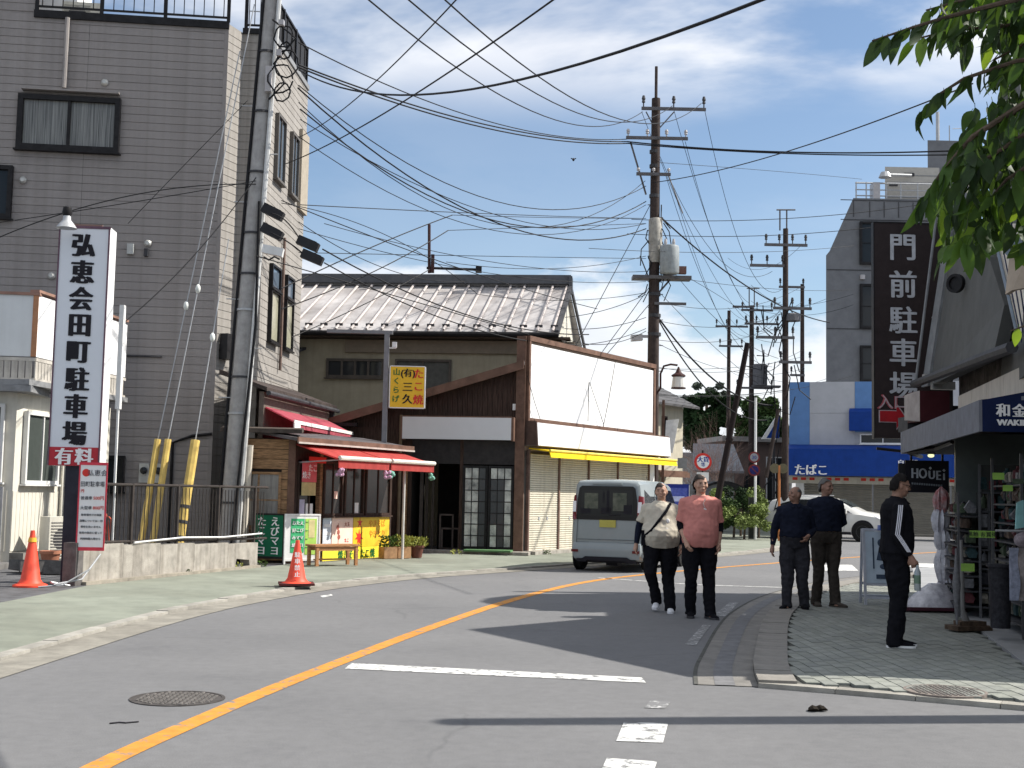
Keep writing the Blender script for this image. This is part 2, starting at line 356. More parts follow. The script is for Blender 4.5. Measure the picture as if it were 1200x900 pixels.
white_line = paint('white_line', (0.60, 0.60, 0.58), 0.43, 8)
worn_line = paint('worn_line', (0.50, 0.50, 0.49), 0.54, 9)
iron_m = mat('cast_iron', (0.09, 0.082, 0.078), 0.7, 0.25, 12, metal=0.3)

g = MB()
for i in range(-4, 5):
    for j in range(0, 9):
        g.quad((i * 70 - 35, j * 70 - 60, 0), (i * 70 + 35, j * 70 - 60, 0), (i * 70 + 35, j * 70 + 10, 0), (i * 70 - 35, j * 70 + 10, 0))
tag(g.build('road', asphalt), kind='structure')
gf = MB().quad((-2500, -300, -0.05), (2500, -300, -0.05), (2500, 2800, -0.05), (-2500, 2800, -0.05)).build('ground', mat('far_ground', (0.16, 0.155, 0.14), 0.9)); tag(gf, kind='structure')

def resample(pl, step):
    pl = [Vector((*p, 0)) if len(p) == 2 else Vector(p) for p in pl]; out = [pl[0]]; acc = 0
    for a, b in zip(pl, pl[1:]):
        d = (b - a).length; t = step - acc
        while t <= d: out.append(a + (b - a) * (t / d)); t += step
        acc = d - (t - step)
    return out
def smooth_pl(pl, it=2):
    pl = [Vector((*p, 0)) if len(p) == 2 else Vector(p) for p in pl]
    for _ in range(it):
        q = [pl[0]]
        for a, b in zip(pl, pl[1:]): q += [a * .75 + b * .25, a * .25 + b * .75]
        pl = q + [pl[-1]]
    return pl
def offs(pl, d):
    out = []
    for i, p in enumerate(pl):
        t = (pl[min(i + 1, len(pl) - 1)] - pl[max(i - 1, 0)]).normalized(); out.append(p + Vector((-t.y, t.x, 0)) * d)
    return out
def ribbon(pl, w, z, name, m, parent=None, jit=0.0):
    a = offs(pl, w / 2); b = offs(pl, -w / 2); mb = MB()
    for i in range(len(pl) - 1):
        mb.quad((b[i].x, b[i].y, z), (b[i + 1].x, b[i + 1].y, z), (a[i + 1].x, a[i + 1].y, z), (a[i].x, a[i].y, z))
    return mb.build(name, m, parent)
def poly(pts, z0, z1, name, m, parent=None):
    return MB().prism([(p[0], p[1], z0) for p in pts], (0, 0, z1 - z0)).build(name, m, parent)

KL = smooth_pl([(-4.75, 3), (-4.4, 8), (-4.25, 10.9), (-4.14, 13.3), (-3.95, 15.6), (-3.5, 17.8), (-2.95, 19.8), (-1.75, 22.6), (0.05, 25.05), (1.5, 27.3), (3.8, 30.6), (6.2, 34.4), (8.2, 38.5), (10.5, 46), (12.5, 58), (14.5, 76)])
back = [(-6.7, 3), (-6.35, 11), (-6.1, 15.7), (-6.0, 18.45), (-4.5, 23.4), (-4.15, 24.6), (-3.4, 25.9), (-2.4, 28.4), (-2.2, 29.7), (0.35, 30.5), (2.3, 33.5), (4.2, 36.7), (5.5, 42), (8.0, 50), (10, 60), (12, 76)]
pv = thing('pavement', 'green tinted pavement along the far side of the road', 'pavement'); del pv['category']; del pv['label']; pv['kind'] = 'structure'
mb = MB(); n = 60
def param(pl, n):
    pl = [Vector((*p, 0)) if len(p) == 2 else p for p in pl]; ls = [0]
    for a, b in zip(pl, pl[1:]): ls.append(ls[-1] + (b - a).length)
    out = []; k = 0
    for i in range(n + 1):
        s = ls[-1] * i / n
        while k < len(pl) - 2 and ls[k + 1] < s: k += 1
        out.append(pl[k].lerp(pl[k + 1], (s - ls[k]) / (ls[k + 1] - ls[k])))
    return out
# match the two edges by distance along the street
ka = param(KL, n)
kb = param(back, n)
ka_in = offs(ka, 0.14)
for i in range(n):
    mb.quad((ka_in[i].x, ka_in[i].y, 0.026), (ka_in[i + 1].x, ka_in[i + 1].y, 0.026), (kb[i + 1].x, kb[i + 1].y, 0.056), (kb[i].x, kb[i].y, 0.056))
mb.build('pavement_surface', green_pave, pv)
tag(poly([(-40, 2), (-6.68, 2), (-6.33, 11), (-6.08, 15.7), (-5.98, 18.47), (-4.48, 23.4), (-4.1, 24.7), (-2.3, 28.5), (-2.0, 29.7), (1, 31), (5, 37), (6, 50), (-40, 50)], -0.02, 0.052, 'yard', asphalt_yard), kind='structure')
gut = offs(resample(KL, 1.2), -0.22); ribbon(gut, 0.42, 0.006, 'gutter', gutter_m, pv)
ks = resample(KL, 0.61)
kme = None; kmes = [MB().box(0.003, 0.607, 0, 0.15, -0.02, 0.033 + 0.004 * i).mesh('kerb_stone', kerb_m) for i in range(3)]
for i in range(len(ks) - 1):
    if ks[i].y > 40: break
    d = ks[i + 1] - ks[i]; link('kerb_stone', random.choice(kmes), pv, ks[i], (0, 0, math.atan2(d.y, d.x)))

# near-right pavement with pavers
kr_in = smooth_pl([(2.0, 10.3), (2.12, 11.2), (2.34, 12.23), (2.85, 14.6), (3.36, 16.67), (4.33, 19.6), (6.0, 23.2), (8.6, 26.6), (12, 30), (18, 35), (30, 44)])
kr_out = offs(kr_in, 0.47)
shop_edge = [(3.95, 8.6), (4.66, 11.69), (5.66, 16.05), (6.98, 22.03), (8.6, 27.5), (13, 31), (19, 35), (30, 42)]
front_edge = [(2.0, 10.3), (2.67, 10.0), (3.4, 9.62), (3.95, 9.33), (5, 8.8), (9, 7)]
sw = bpy.data.objects.new('sidewalk', None); COL.objects.link(sw); sw['kind'] = 'structure'
base_poly = [tuple(p)[:2] for p in kr_in] + [(30, 30), (12, 6.5), (9, 7), (5, 8.8), (3.95, 9.33), (3.4, 9.62), (2.67, 10.0)]
poly(base_poly, -0.02, 0.030, 'sidewalk_bed', joint_m, sw)
gm = MB(); a = offs(kr_in, 0.0); b_ = offs(kr_in, 0.48)
for i in range(len(a) - 1): gm.quad((a[i].x, a[i].y, .006), (a[i + 1].x, a[i + 1].y, .006), (b_[i + 1].x, b_[i + 1].y, .006), (b_[i].x, b_[i].y, .006))
gm.build('gutter', mat('gutter_dark', (0.19, 0.18, 0.165), 0.9, 0.15, 4, bump=0.3), sw)
ribbon(offs(kr_in, 0.49), 0.035, 0.008, 'gutter_edge', joint_m, sw); ribbon(offs(kr_in, 0.26), 0.16, 0.0085, 'gutter_patch', mat('patch_grey', (0.15, 0.15, 0.155), 0.9, 0.15), sw)
def inside(x, y, P):
    c = False
    for i in range(len(P)):
        x1, y1 = P[i][:2]; x2, y2 = P[i - 1][:2]
        if (y1 > y) != (y2 > y) and x < (x2 - x1) * (y - y1) / (y2 - y1) + x1: c = not c
    return c
kin2 = offs(kr_in, -0.30)
pave_poly = [tuple(p)[:2] for p in kin2 if p.y < 31] + [(13, 31), (8.6, 27.5), (6.98, 22.03), (5.66, 16.05), (4.66, 11.69), (4.05, 9.35), (3.4, 9.72), (2.67, 10.08), (2.3, 10.3)]
PW, PL_ = 0.118, 0.236
cells = []
for j in range(0, 95):
    for i in range(0, 110):
        x = 1.9 + i * PW; y = 9.1 + j * PL_ + (0.5 * PL_ if i % 2 else 0)
        if inside(x + PW / 2, y + PL_ / 2, pave_poly) and inside(x + PW / 2, y, pave_poly): cells.append((x, y))
pm = [MB().box(0.004, PW - 0.004, 0.004, PL_ - 0.004, 0, 0.022 + 0.0015 * (k % 3)).mesh('paver', m_) for k, m_ in enumerate(pavers_m)]
cells.sort(key=lambda c: c[1]); rest = [MB(), MB(), MB()]
for q, (x, y) in enumerate(cells):
    k = random.randrange(3)
    if q < 290: link('paver', pm[k], sw, (x, y, 0.026 + random.uniform(0, .002)))
    elif y < 24: rest[k].box(x + .004, x + PW - .004, y + .004, y + PL_ - .004, 0.026, 0.048 + .001 * k)
for k in range(3): tag(rest[k].build('paving', pavers_m[k], sw), kind='stuff')
ks = resample(kr_in, 0.6)
krs = [MB().box(0.006, 0.595, -0.30, 0.0, -0.02, 0.060 + 0.004 * i).mesh('kerb_stone', mat('kerb_tan', (0.205, 0.192, 0.172), 0.9, 0.16, 5, bump=0.3)) for i in range(2)]
for i in range(len(ks) - 1):
    if ks[i].y > 34: break
    d = ks[i + 1] - ks[i]; link('kerb_stone', random.choice(krs), sw, ks[i], (0, 0, math.atan2(d.y, d.x)))
fe = resample(front_edge, 0.6)
for i in range(len(fe) - 1):
    d = fe[i + 1] - fe[i]; MB().box(0.003, 0.597, -0.02, 0.12, -0.02, 0.038).build('kerb_stone', kerb_m, sw, loc=fe[i], rot=(0, 0, math.atan2(d.y, d.x)))
tag(poly([(4.2, 9.3), (4.66, 11.69), (5.66, 16.05), (6.98, 22.03), (8.6, 27.5), (30, 42), (30, 20), (12, 6.6)], -0.02, 0.066, 'shop_forecourt', mat('forecourt', (0.27, 0.275, 0.28), 0.8, 0.08, 3, bump=0.2, big=0.2)), kind='structure')

# painted markings
rm = bpy.data.objects.new('road_markings', None); COL.objects.link(rm); rm['kind'] = 'structure'
OL = smooth_pl([(-2.35, 4.5), (-2.24, 6.0), (-2.15, 7.2), (-1.98, 8.3), (-1.8, 9.45), (-1.44, 11.35), (-0.88, 14.12), (0.06, 18.2), (1.2, 21.9), (2.4, 24.2), (4.9, 28.0), (9.2, 33.8), (14, 39.5), (19, 44.5), (28, 51)], 3)
ribbon(OL, 0.155, 0.004, 'centre_line', orange_line, rm)
def pxquad(pts, name, m, z=0.004):
    P = [G(u, v) for u, v in pts]; MB().quad(*[(p.x, p.y, z) for p in P]).build(name, m, rm)
pxquad([(404, 784), (757, 800.5), (752, 794.5), (412, 777.5)], 'stop_line', white_line)
pxquad([(722, 869), (777, 871), (783, 848), (731, 847)], 'lane_dash', white_line)
pxquad([(704, 905), (766, 906), (770, 893), (711, 889)], 'lane_dash', white_line)
pxquad([(755, 830), (779, 831), (786, 823), (762, 821.5)], 'lane_dash', worn_line)
pxquad([(803, 755), (815, 757), (833, 733), (824, 732)], 'lane_dash', worn_line)
pxquad([(835, 722), (850, 723), (866, 706), (855, 706)], 'lane_dash', worn_line)
pxquad([(955, 669), (1006, 669), (998, 662), (960, 662)], 'lane_dash', white_line)
pxquad([(1060, 664), (1110, 666), (1110, 661), (1064, 660)], 'lane_dash', white_line)
pxquad([(375, 698.5), (388, 696.5), (390, 698), (378, 700.5)], 'paint_fleck', white_line)
ribbon([Vector((1.6, 23.2, 0)), Vector((3.2, 21.9, 0)), Vector((5.0, 21.6, 0))], 0.10, 0.004, 'edge_line', white_line, rm)
def manhole(x, y, z, r, label, m):
    t = thing('manhole_cover', label, 'manhole cover', (x, y, z))
    MB().lathe((0, 0, 0), [(r, -0.02), (r, 0.006), (r * 0.93, 0.006), (r * 0.93, 0.003), (0.001, 0.003)], 40).build('rim', m, t)
    k = MB()
    for i in range(-7, 8):
        for j in range(-7, 8):
            px_, py_ = i * r / 8, j * r / 8
            if math.hypot(px_, py_) < r * 0.86: k.obox((px_, py_, 0.006), (r / 13, r / 19, 0.006), rz=(i + j) % 2 * PI / 2)
    tag(k.build('tread', mat('iron_worn', (0.19, 0.175, 0.16), 0.7, 0.2, 12), t), kind='stuff')
p = G(208, 819); manhole(p.x, p.y, 0.001, 0.33, 'round patterned manhole cover in the roadway', iron_m)
p = G(1121, 823.5); manhole(p.x, 9.98, 0.047, 0.31, 'round manhole cover at the edge of the green pavers', mat('iron_brown', (0.20, 0.17, 0.15), 0.8, 0.25, 14))
# a dead leaf and a scrap lying on the road
lf = MB()
for k, (dx, dy, an) in enumerate([(0, 0, .3), (.02, .01, 1.2), (.01, .0, 2.2), (.02, 0, 3.3)]):
    lf.loft([[(dx + math.cos(an) * t * .09 + s * math.sin(an) * .035 * math.sin(PI * t), dy + math.sin(an) * t * .09 - s * math.cos(an) * .035 * math.sin(PI * t), .012 + .03 * math.sin(PI * t) * (1 - .5 * abs(s)) + zz) for s in (-1, 0, 1) for zz in (0,)] + [(dx + math.cos(an) * t * .09, dy + math.sin(an) * t * .09, .004)] for t in (.02, .3, .6, .98)])
p = G(957, 834); o = lf.build('dead_leaf', mat('dead_leaf', (0.02, 0.016, 0.012), .9), loc=(p.x, p.y, 0)); tag(o, 'dark curled dead leaf lying on the road before the pavers', 'leaf')
p = G(143, 848)
o = MB().tube([(-.07, -.03, .006), (-.02, .0, .008), (.02, .0, .006), (.09, .05, .006)], .005, 5).build('tar_scrap', black_ink, loc=(p.x, p.y, 0)); tag(o, 'short dark scrap lying on the road by the manhole', 'scrap')

# ------------------------------------------------------------------ wall segments
class Seg:
    """a wall line in plan from P to Q; local x runs along it, local -y points outward (to the right of P->Q)"""
    def __init__(s, root, P, Q):
        s.root = root; s.P = Vector((P[0], P[1], 0)); s.Q = Vector((Q[0], Q[1], 0)); d = s.Q - s.P
        s.L = d.length; s.a = math.atan2(d.y, d.x); s.loc = s.P - Vector((root.location.x, root.location.y, 0)); s.rot = (0, 0, s.a)
    def put(s, mb, name, m, smooth=False):
        return mb.build(name, m, s.root, smooth, s.loc, s.rot)
    def text(s, t, size, m, x, y, z, parent=None, **k):
        if parent is not None: return text(t, size, m, parent, (x, y, z), **k)
        o = text(t, size, m, s.root, (0, 0, 0), **k)
        o.location = s.loc + Matrix.Rotation(s.a, 3, 'Z') @ Vector((x, y, z)); o.rotation_euler = (PI / 2, 0, s.a); return o
    def wall(s, z0, z1, m, th=0.2, x0=0.0, x1=None, name='wall'):
        return s.put(MB().box(x0, s.L if x1 is None else x1, 0, th, z0, z1), name, m)
    def boards(s, z0, z1, pitch, m, name='siding_board', th=0.016, x0=0.0, x1=None):
        x1 = s.L if x1 is None else x1; g_ = 0.011
        me = MB().prism([(x0, 0.0, 0), (x0, -th, 0), (x0, -th * .75, pitch - g_), (x0, 0.0, pitch - g_)], (x1 - x0, 0, 0)).mesh(name, m)
        z = z0
        while z < z1 - 0.02:
            link(name, me, s.root, s.loc + Vector((0, 0, z)), s.rot); z += pitch
def window(seg, x0, x1, z0, z1, fm=None, pm=None, n=2, fw=0.05, d=0.07, y=0.0, m_=0.035, bars=0, name='window', sill=True, label=None):
    """frame proud of the wall, set-back panes as sub-parts"""
    fm = fm or black_metal; pm = pm or glass_dark
    f = MB().box(x0, x1, y - d, y, z0, z0 + fw).box(x0, x1, y - d, y, z1 - fw, z1).box(x0, x0 + fw, y - d, y, z0 + fw, z1 - fw).box(x1 - fw, x1, y - d, y, z0 + fw, z1 - fw)
    w = (x1 - x0 - 2 * fw) / n
    for i in range(1, n): f.box(x0 + fw + w * i - m_ / 2, x0 + fw + w * i + m_ / 2, y - d * .8, y - .01, z0 + fw, z1 - fw)
    for i in range(bars):
        zz = z0 + fw + (z1 - z0 - 2 * fw) * (i + 1) / (bars + 1); f.box(x0 + fw, x1 - fw, y - d * .6, y - .012, zz - .012, zz + .012)
    o = seg.put(f, name, fm)
    if label: o['label'] = label
    for i in range(n):
        off = 0.0 if i % 2 else .008
        MB().box(x0 + fw + w * i + .004, x0 + fw + w * (i + 1) - .004, y - .032 - off, y - .026 - off, z0 + fw, z1 - fw).build('pane', pm, o)
    if sill: MB().box(x0 - .04, x1 + .04, y - d - .03, y - .003, z0 - .035, z0 - .003).build('sill', fm, o)
    return o

# ------------------------------------------------------------------ tall taupe building on the left
C0 = (-6.3, 27.0)
gb = thing('apartment_block', 'tall taupe clapboard building with a railed roof terrace', 'building', (-6.3, 27.0, 0))
ang = R(6.8); P0 = (C0[0] - 15 * math.cos(ang), C0[1] - 15 * math.sin(ang))
S1 = Seg(gb, P0, C0); S2 = Seg(gb, C0, (-6.1, 27.55)); S3 = Seg(gb, (-6.1, 27.55), (-5.52, 27.58)); S4 = Seg(gb, (-5.52, 27.58), (-5.32, 31.65))
S5 = Seg(gb, (-5.32, 31.65), (-20, 33))
ZT = 11.5
S1.wall(0, ZT, siding_dark, 0.25); S2.wall(0, ZT, siding_pale, 0.2); S3.wall(0, ZT, siding_pale, .15); S4.wall(0, ZT + .1, siding_pale, .2); S5.wall(0, ZT, siding_pale, .2)
S1.wall(ZT, 13.2, siding_dark, 0.25, 0, 10.98, name='parapet_wall')
MB().prism([(P0[0] + 6.3, P0[1] - 27 + .1, ZT - .35), (-.1, .1, ZT - .35), (.2, .7, ZT - .35), (.75, .7, ZT - .35), (.9, 4.6, ZT - .35), (-13, 5.5, ZT - .35)], (0, 0, .2)).build('roof', mid_grey, gb)
S1.boards(0.1, ZT - .15, 0.172, siding_dark); S1.boards(ZT, 13.1, 0.172, siding_dark, x1=10.95)
S2.boards(0.1, ZT - .15, 0.172, siding_pale); S3.boards(3.2, ZT - .15, 0.172, siding_pale); S4.boards(3.2, ZT, 0.172, siding_pale)
S1.put(MB().box(15 - 4.05, 15.02, -.07, .05, ZT - .13, ZT + .03), 'coping', black_metal)
for xq in (8.6, 12.1): S1.put(MB().box(xq - .004, xq + .004, -.0168, -.001, .1, ZT - .2), 'joint_strip', mat('joint_taupe', (.13, .12, .115), .8))
S1.put(MB().box(14.93, 15.015, -.03, .02, 0, ZT - .14), 'corner_trim', siding_dark)
S4.put(MB().box(0, 4.07, -.05, .2, ZT + .02, ZT + .14), 'coping', mid_grey)
S3.put(MB().box(0, .57, -.05, .1, ZT - .02, ZT + .1), 'coping', black_metal)
# terrace railing
def railing(seg, x0, x1, z0, h, npost, nbal, m, y=-.02, slatmode=False):
    r = seg.put(MB().box(x0, x1, y - .025, y + .025, z0 + h - .05, z0 + h).box(x0, x1, y - .02, y + .02, z0 + .07, z0 + .11).box(x0, x0 + .02, y - .02, y + .02, z0 + .07, z0 + h - .02).box(x1 - .02, x1, y - .02, y + .02, z0 + .07, z0 + h - .02), 'railing', m)
    for i in range(npost):
        x = x0 + (x1 - x0) * i / (npost - 1); MB().box(x - .035, x + .035, y - .035, y + .035, z0, z0 + h + .01).build('post', m, r)
    me = MB().box(-.009, .009, -.009, .009, .11, h - .05).mesh('baluster', m)
    for i in range(nbal):
        x = x0 + (x1 - x0) * (i + .5) / nbal; link('baluster', me, r, (x, y, z0))
    return r
railing(S1, 15 - 4.0, 15.0, ZT + .03, 1.1, 4, 19, black_metal)
railing(S3, 0.06, .55, ZT + .1, 1.05, 2, 4, black_metal, y=.02)
r = railing(S4, 0.1, 4.0, ZT + .14, .95, 4, 8, black_metal, y=.03)
MB().box(.1, 4.0, .04, .05, ZT + .22, ZT + 1.05).build('screen', mat('dark_screen', (.03, .03, .032), .6), r)
window(S1, 15 - 4.27, 15 - 2.17, 8.5, 9.68, black_metal, mat('curtained_glass', (0.20, 0.20, 0.185), 0.25, 0.40, 2, stretch=(28, 28, .4), spec=.5), 2, fw=.11, d=.12, y=-.016, m_=.06, label='wide black framed window with net curtains')
window(S1, 15 - 7.4, 15 - 4.3, 7.0, 8.12, black_metal, glass_dark, 3, fw=.09, d=.12, y=-.016)
window(S1, 15 - 2.3, 15 - 1.75, 1.35, 2.1, black_metal, glass_dark, 1, fw=.06, d=.1, y=-.016)
for (x0, x1) in ((.75, 1.55), (2.25, 2.98)):
    window(S4, x0, x1, 8.45, 9.95, mat('bronze_frame', (.12, .11, .10), .5, .1), glass_sky, 2, fw=.05, d=.09, y=-.016, m_=.03)
    window(S4, x0 - .05, x1, 5.95, 6.5, black_metal, glass_sky, 1, fw=.05, d=.09, y=-.016)
    window(S4, x0 - .05, x1, 4.75, 5.93, black_metal, mat('blind_glass', (.36, .35, .26), .2, .08, spec=.8), 1, fw=.05, d=.09, y=-.016)
S4.put(MB().box(3.25, 4.05, -.10, -.012, 8.3, 10.3), 'pilaster', mat('pilaster_tan', (.33, .29, .23), .8, .08))
S4.put(MB().tube([(1.85, -.07, 4.2), (1.85, -.07, 7.3)], .035, 6), 'downpipe', mat('pipe_brown', (.17, .12, .10), .5))
S1.put(MB().tube([(15 - 3.35, -.09, 9.85), (15 - 3.35, -.09, ZT - .12)], .05, 8).box(15 - 4.2, 15 - 2.2, -.2, -.01, 9.76, 9.80), 'downpipe', siding_dark)
for (u, v) in ((118, 92), (167, 281), (57, 322), (25, 210)):
    p = A(u, v, 26.4); x = (p.x - P0[0]) / math.cos(ang)
    S1.put(MB().lathe((0, 0, 0), [(.075, -.03), (.075, .02), (.04, .06)], 12).xf(Matrix.Translation((x, -.04, p.z)) @ Matrix.Rotation(PI / 2, 4, 'X')), 'vent_cap', mat('vent_metal', (.5, .5, .47), .4, .05, metal=.4), True)
def electric(seg, x, z, w, h, name='meter_box', m=None, d=.1):
    return seg.put(MB().box(x, x + w, -.02 - d, -.018, z, z + h), name, m or mat('box_grey', (.45, .46, .44), .6, .08))
electric(S1, 13.1, 6.35, .13, .22, 'junction_box'); electric(S1, 13.45, 6.32, .08, .16, 'junction_box', dark_grey)
for i, x in enumerate((13.55, 13.85)):
    o = electric(S1, x, 1.55, .2, .4, 'electric_meter', mat('meter_case', (.5, .5, .46), .5)); MB().lathe((0, 0, 0), [(.075, 0), (.075, .05), (.04, .06)], 14).xf(Matrix.Translation((x + .1, -.12, 1.8)) @ Matrix.Rotation(PI / 2, 4, 'X')).build('dial', glass_dark, o, True)
S1.put(MB().tube([(12.55, -.04, .3), (12.55, -.04, 4.05), (12.65, -.04, 4.2), (13.9, -.04, 4.2)], .022, 6), 'conduit', dark_grey)
S1.put(MB().tube([(14.2, -.05, .3), (14.2, -.05, 2.4), (14.6, -.05, 2.55), (15, -.05, 2.6)], .035, 6), 'conduit', black_metal)
S2.put(MB().box(.1, .4, -.22, -.03, 4.2, 4.24).box(.1, .4, -.22, -.20, 4.24, 4.75).box(.1, .13, -.20, -.03, 4.24, 4.75).box(.37, .4, -.20, -.03, 4.24, 4.75), 'window_box_rail', black_metal)
# ground-floor eave and pink awning over the lane
ev = Seg(gb, (-4.98, 25.6), (-4.35, 31.0))
ev.put(MB().prism([(-.1, -.1, 3.42), (-.1, .9, 3.75), (-.1, .9, 3.85), (-.1, -.1, 3.5)], (5.6, 0, 0)), 'eave', mat('eave_brown', (.07, .055, .05), .7, .2))
ev.put(MB().tube([(-.1, -.14, 3.38), (5.5, -.14, 3.38)], .05, 8).box(5.2, 5.3, -.1, .6, 3.2, 3.4), 'gutter', dark_grey)
ev.wall(0, 3.42, mat('lane_wall', (.16, .13, .11), .8, .15), .1, 0.05, 5.4)
aw = ev.put(MB().prism([(.1, -.02, 3.12), (.1, -.62, 2.84), (.1, -.62, 2.70), (.1, -.60, 2.70), (.1, -.60, 2.82), (.1, -.02, 3.09)], (4.9, 0, 0)), 'awning', pink_cloth)
aw['label'] = 'faded pink roll-out awning with white edge'
MB().box(.08, 5.02, -.64, -.622, 2.79, 2.86).build('awning_bar', white_cloth, aw)
MB().box(.08, .5, -.645, -.621, 2.70, 2.785).build('valance_patch', white_cloth, aw)

def solo(mb, name, m, label, cat, smooth=False, loc=(0, 0, 0), rot=None, group=None):
    return tag(mb.build(name, m, None, smooth, loc, rot), label, cat, group)
def ac_unit(name, loc, rz, label, w=.8, h=.6, d=.3, dirty=False):
    t = thing(name, label, 'air conditioner', loc, rz)
    body = mat('ac_case', (.60, .58, .50), .6, .06, 4, streak=.2)
    MB().box(-w / 2, w / 2, 0, d, .08, h + .08).build('case', body, t)
    g_ = MB()
    for i in range(13): g_.box(-w / 2 + .04, w / 2 - .2, -.012, -.002, .13 + i * (h - .1) / 13, .145 + i * (h - .1) / 13)
    tag(g_.build('grille', mat('ac_grille', (.32, .31, .28), .6), t), kind='stuff')
    MB().lathe((0, 0, 0), [(.2, 0), (.2, .004), (.03, .006)], 20).xf(Matrix.Translation((-.08, .0, h / 2 + .08)) @ Matrix.Rotation(PI / 2, 4, 'X')).build('fan', dark_grey, t)
    for x in (-w / 2 + .1, w / 2 - .1): MB().box(x - .05, x + .05, .02, d - .02, 0, .08).build('foot', dark_grey, t)
    return t
p = A(97, 10, 27.4); ac_unit('air_conditioner', (p.x, 27.3, ZT - .15), ang, 'beige air conditioner on the roof terrace behind the railing')
solo(MB().box(0, .9, 0, .9, 0, 2.0).box(.08, .4, -.01, 0, .4, 1.6), 'stair_hut', white_paint, 'small white roof hut behind the terrace railing', 'hut', loc=(-10.6, 27.3, ZT - .15))

# ------------------------------------------------------------------ low white building at the far left edge
lb = thing('booth_building', 'low cream building with white boxed upper floor by the parking sign', 'building', (-8.55, 22.1, 0))
T0 = Seg(lb, (-13.5, 21.5), (-8.55, 22.1)); T1 = Seg(lb, (-8.55, 22.1), (-8.15, 26.0))
T0.wall(0, 3.05, cream_light, .15); T1.wall(.0, 3.05, cream_light, .15)
for seg, l in ((T0, T0.L), (T1, T1.L)):
    k = .14; nb = int(l / k); me = MB().box(.006, k - .006, -.012, 0, .32, 1.35).mesh('siding_strip', cream_light)
    for i in range(nb):
        if seg is T1 or i > nb - 16: link('siding_strip', me, lb, seg.loc + Matrix.Rotation(seg.a, 3, 'Z') @ Vector((i * k, 0, 0)), seg.rot)
T0.put(MB().box(-.1, T0.L + .3, -.35, 1, 3.05, 3.16), 'canopy', mid_grey); T1.put(MB().box(-.3, T1.L, -.35, .3, 3.165, 3.26), 'canopy', mid_grey)
U0 = Seg(lb, (-13.5, 21.65), (-8.35, 22.3)); U1 = Seg(lb, (-8.35, 22.3), (-7.95, 26.2))
U0.wall(3.7, 4.78, mat('upper_white', (.62, .64, .64), .5, .03, 2, streak=.1), .12); U1.wall(3.7, 4.78, white_panel, .12)
U0.put(MB().box(-.03, U0.L + .03, -.03, .14, 4.78, 4.83), 'coping', mat('coping_rust', (.28, .16, .12), .7)); U1.put(MB().box(-.03, U1.L, -.03, .14, 4.832, 4.88), 'coping', mat('coping_rust', (.28, .16, .12), .7))
U0.put(MB().box(U0.L - .08, U0.L + .012, -.016, .0, 3.7, 4.78), 'corner_trim', mat('rust_trim', (.42, .20, .10), .7))
for sg in (U0, U1):
    r = sg.put(MB().box(0, sg.L, -.02, .03, 3.27, 3.32).box(0, sg.L, -.02, .03, 3.62, 3.68), 'balcony_panel', mat('balcony_metal', (.50, .47, .42), .7, .12, 4, streak=.4))
    me = MB().box(0, .10, -.012, .01, 3.32, 3.62).mesh('panel_slat', mat('balcony_metal', (.50, .47, .42)))
    for i in range(int(sg.L / .12)):
        if sg is U1 or i > int(sg.L / .12) - 14: link('panel_slat', me, r, (i * .12, 0, 0))
wf = mat('white_frame', (.62, .62, .60), .5, .05)
glass_room = glass('glass_room', (.06, .07, .065), .08)
window(T1, .25, 1.55, 1.48, 2.75, wf, glass_room, 2, fw=.06, d=.08, y=-.012)
window(T1, 1.95, 3.2, 1.48, 2.75, wf, glass_room, 2, fw=.06, d=.08, y=-.012)
window(T0, T0.L - 1.7, T0.L - .18, 1.5, 2.85, wf, glass_room, 2, fw=.06, d=.08, y=-.012)
dr = T0.put(MB().box(T0.L - .95, T0.L - .15, -.03, -.005, .12, 1.42), 'lower_door', mat('door_white', (.5, .5, .5), .5)); 
T0.put(MB().box(T0.L - 2.5, T0.L + .05, -.9, 0, .0, .14), 'step', mat('step_stone', (.16, .155, .15), .9, .2))
T1.put(MB().box(-.0, .9, -.25, 0, .0, .30), 'plinth', mat('plinth_stone', (.20, .19, .17), .9, .2, 6))
T1.put(MB().tube([(1.75, -.06, .3), (1.75, -.06, 3.0)], .03, 6), 'downpipe', cream_light)
pp = thing('poster_board', 'white and pink upright poster leaning by the door at the left edge', 'poster', (-8.95, 21.55, .14), R(6))
MB().box(-.32, .32, 0, .03, 0, 1.3).build('board', white_paint, pp)
MB().box(-.2, .26, -.006, -.001, .35, .75).build('print', mat('poster_pink', (.7, .35, .4), .6), pp)
for i, s_ in enumerate('こ駐'): text(s_, .22, red_ink, pp, (.05, -.01, .95 - i * .25))
ac_unit('air_conditioner', (-7.72, 22.55, .06), R(52), 'beige air conditioner outdoor unit beside the cream siding', .72, .78, .3)
pot = thing('flower_pot', 'terracotta plant pot on the ground by the air conditioner', 'plant pot', (-7.72, 21.75, .055))
MB().lathe((0, 0, 0), [(.11, 0), (.16, .26), (.18, .26), (.18, .31), (.15, .31), (.14, .26), (.001, .25)], 16).build('pot', terracotta, pot, True)
hs = MB()
for i in range(6): hs.tube([(.02 * i, 0, 0), (.05 + .03 * i, .03 * i, .4), (.0 + .04 * i, .05, .75 + .06 * (i % 3)), (-.1 + .05 * i, .1, 1.15 - .05 * i)], .012, 5)
solo(hs, 'hose_coil', mat('hose_red', (.45, .09, .05), .6), 'tangle of reddish hose behind the sign post', 'hose', loc=(-6.9, 21.6, .055))
st = MB()
for i in range(9):
    st.obox((random.uniform(-1.2, 1.1), random.uniform(-.3, .3), .12), (random.uniform(.25, .5), random.uniform(.2, .4), random.uniform(.15, .28)), rz=random.uniform(-.5, .5), rx=random.uniform(-.15, .15))
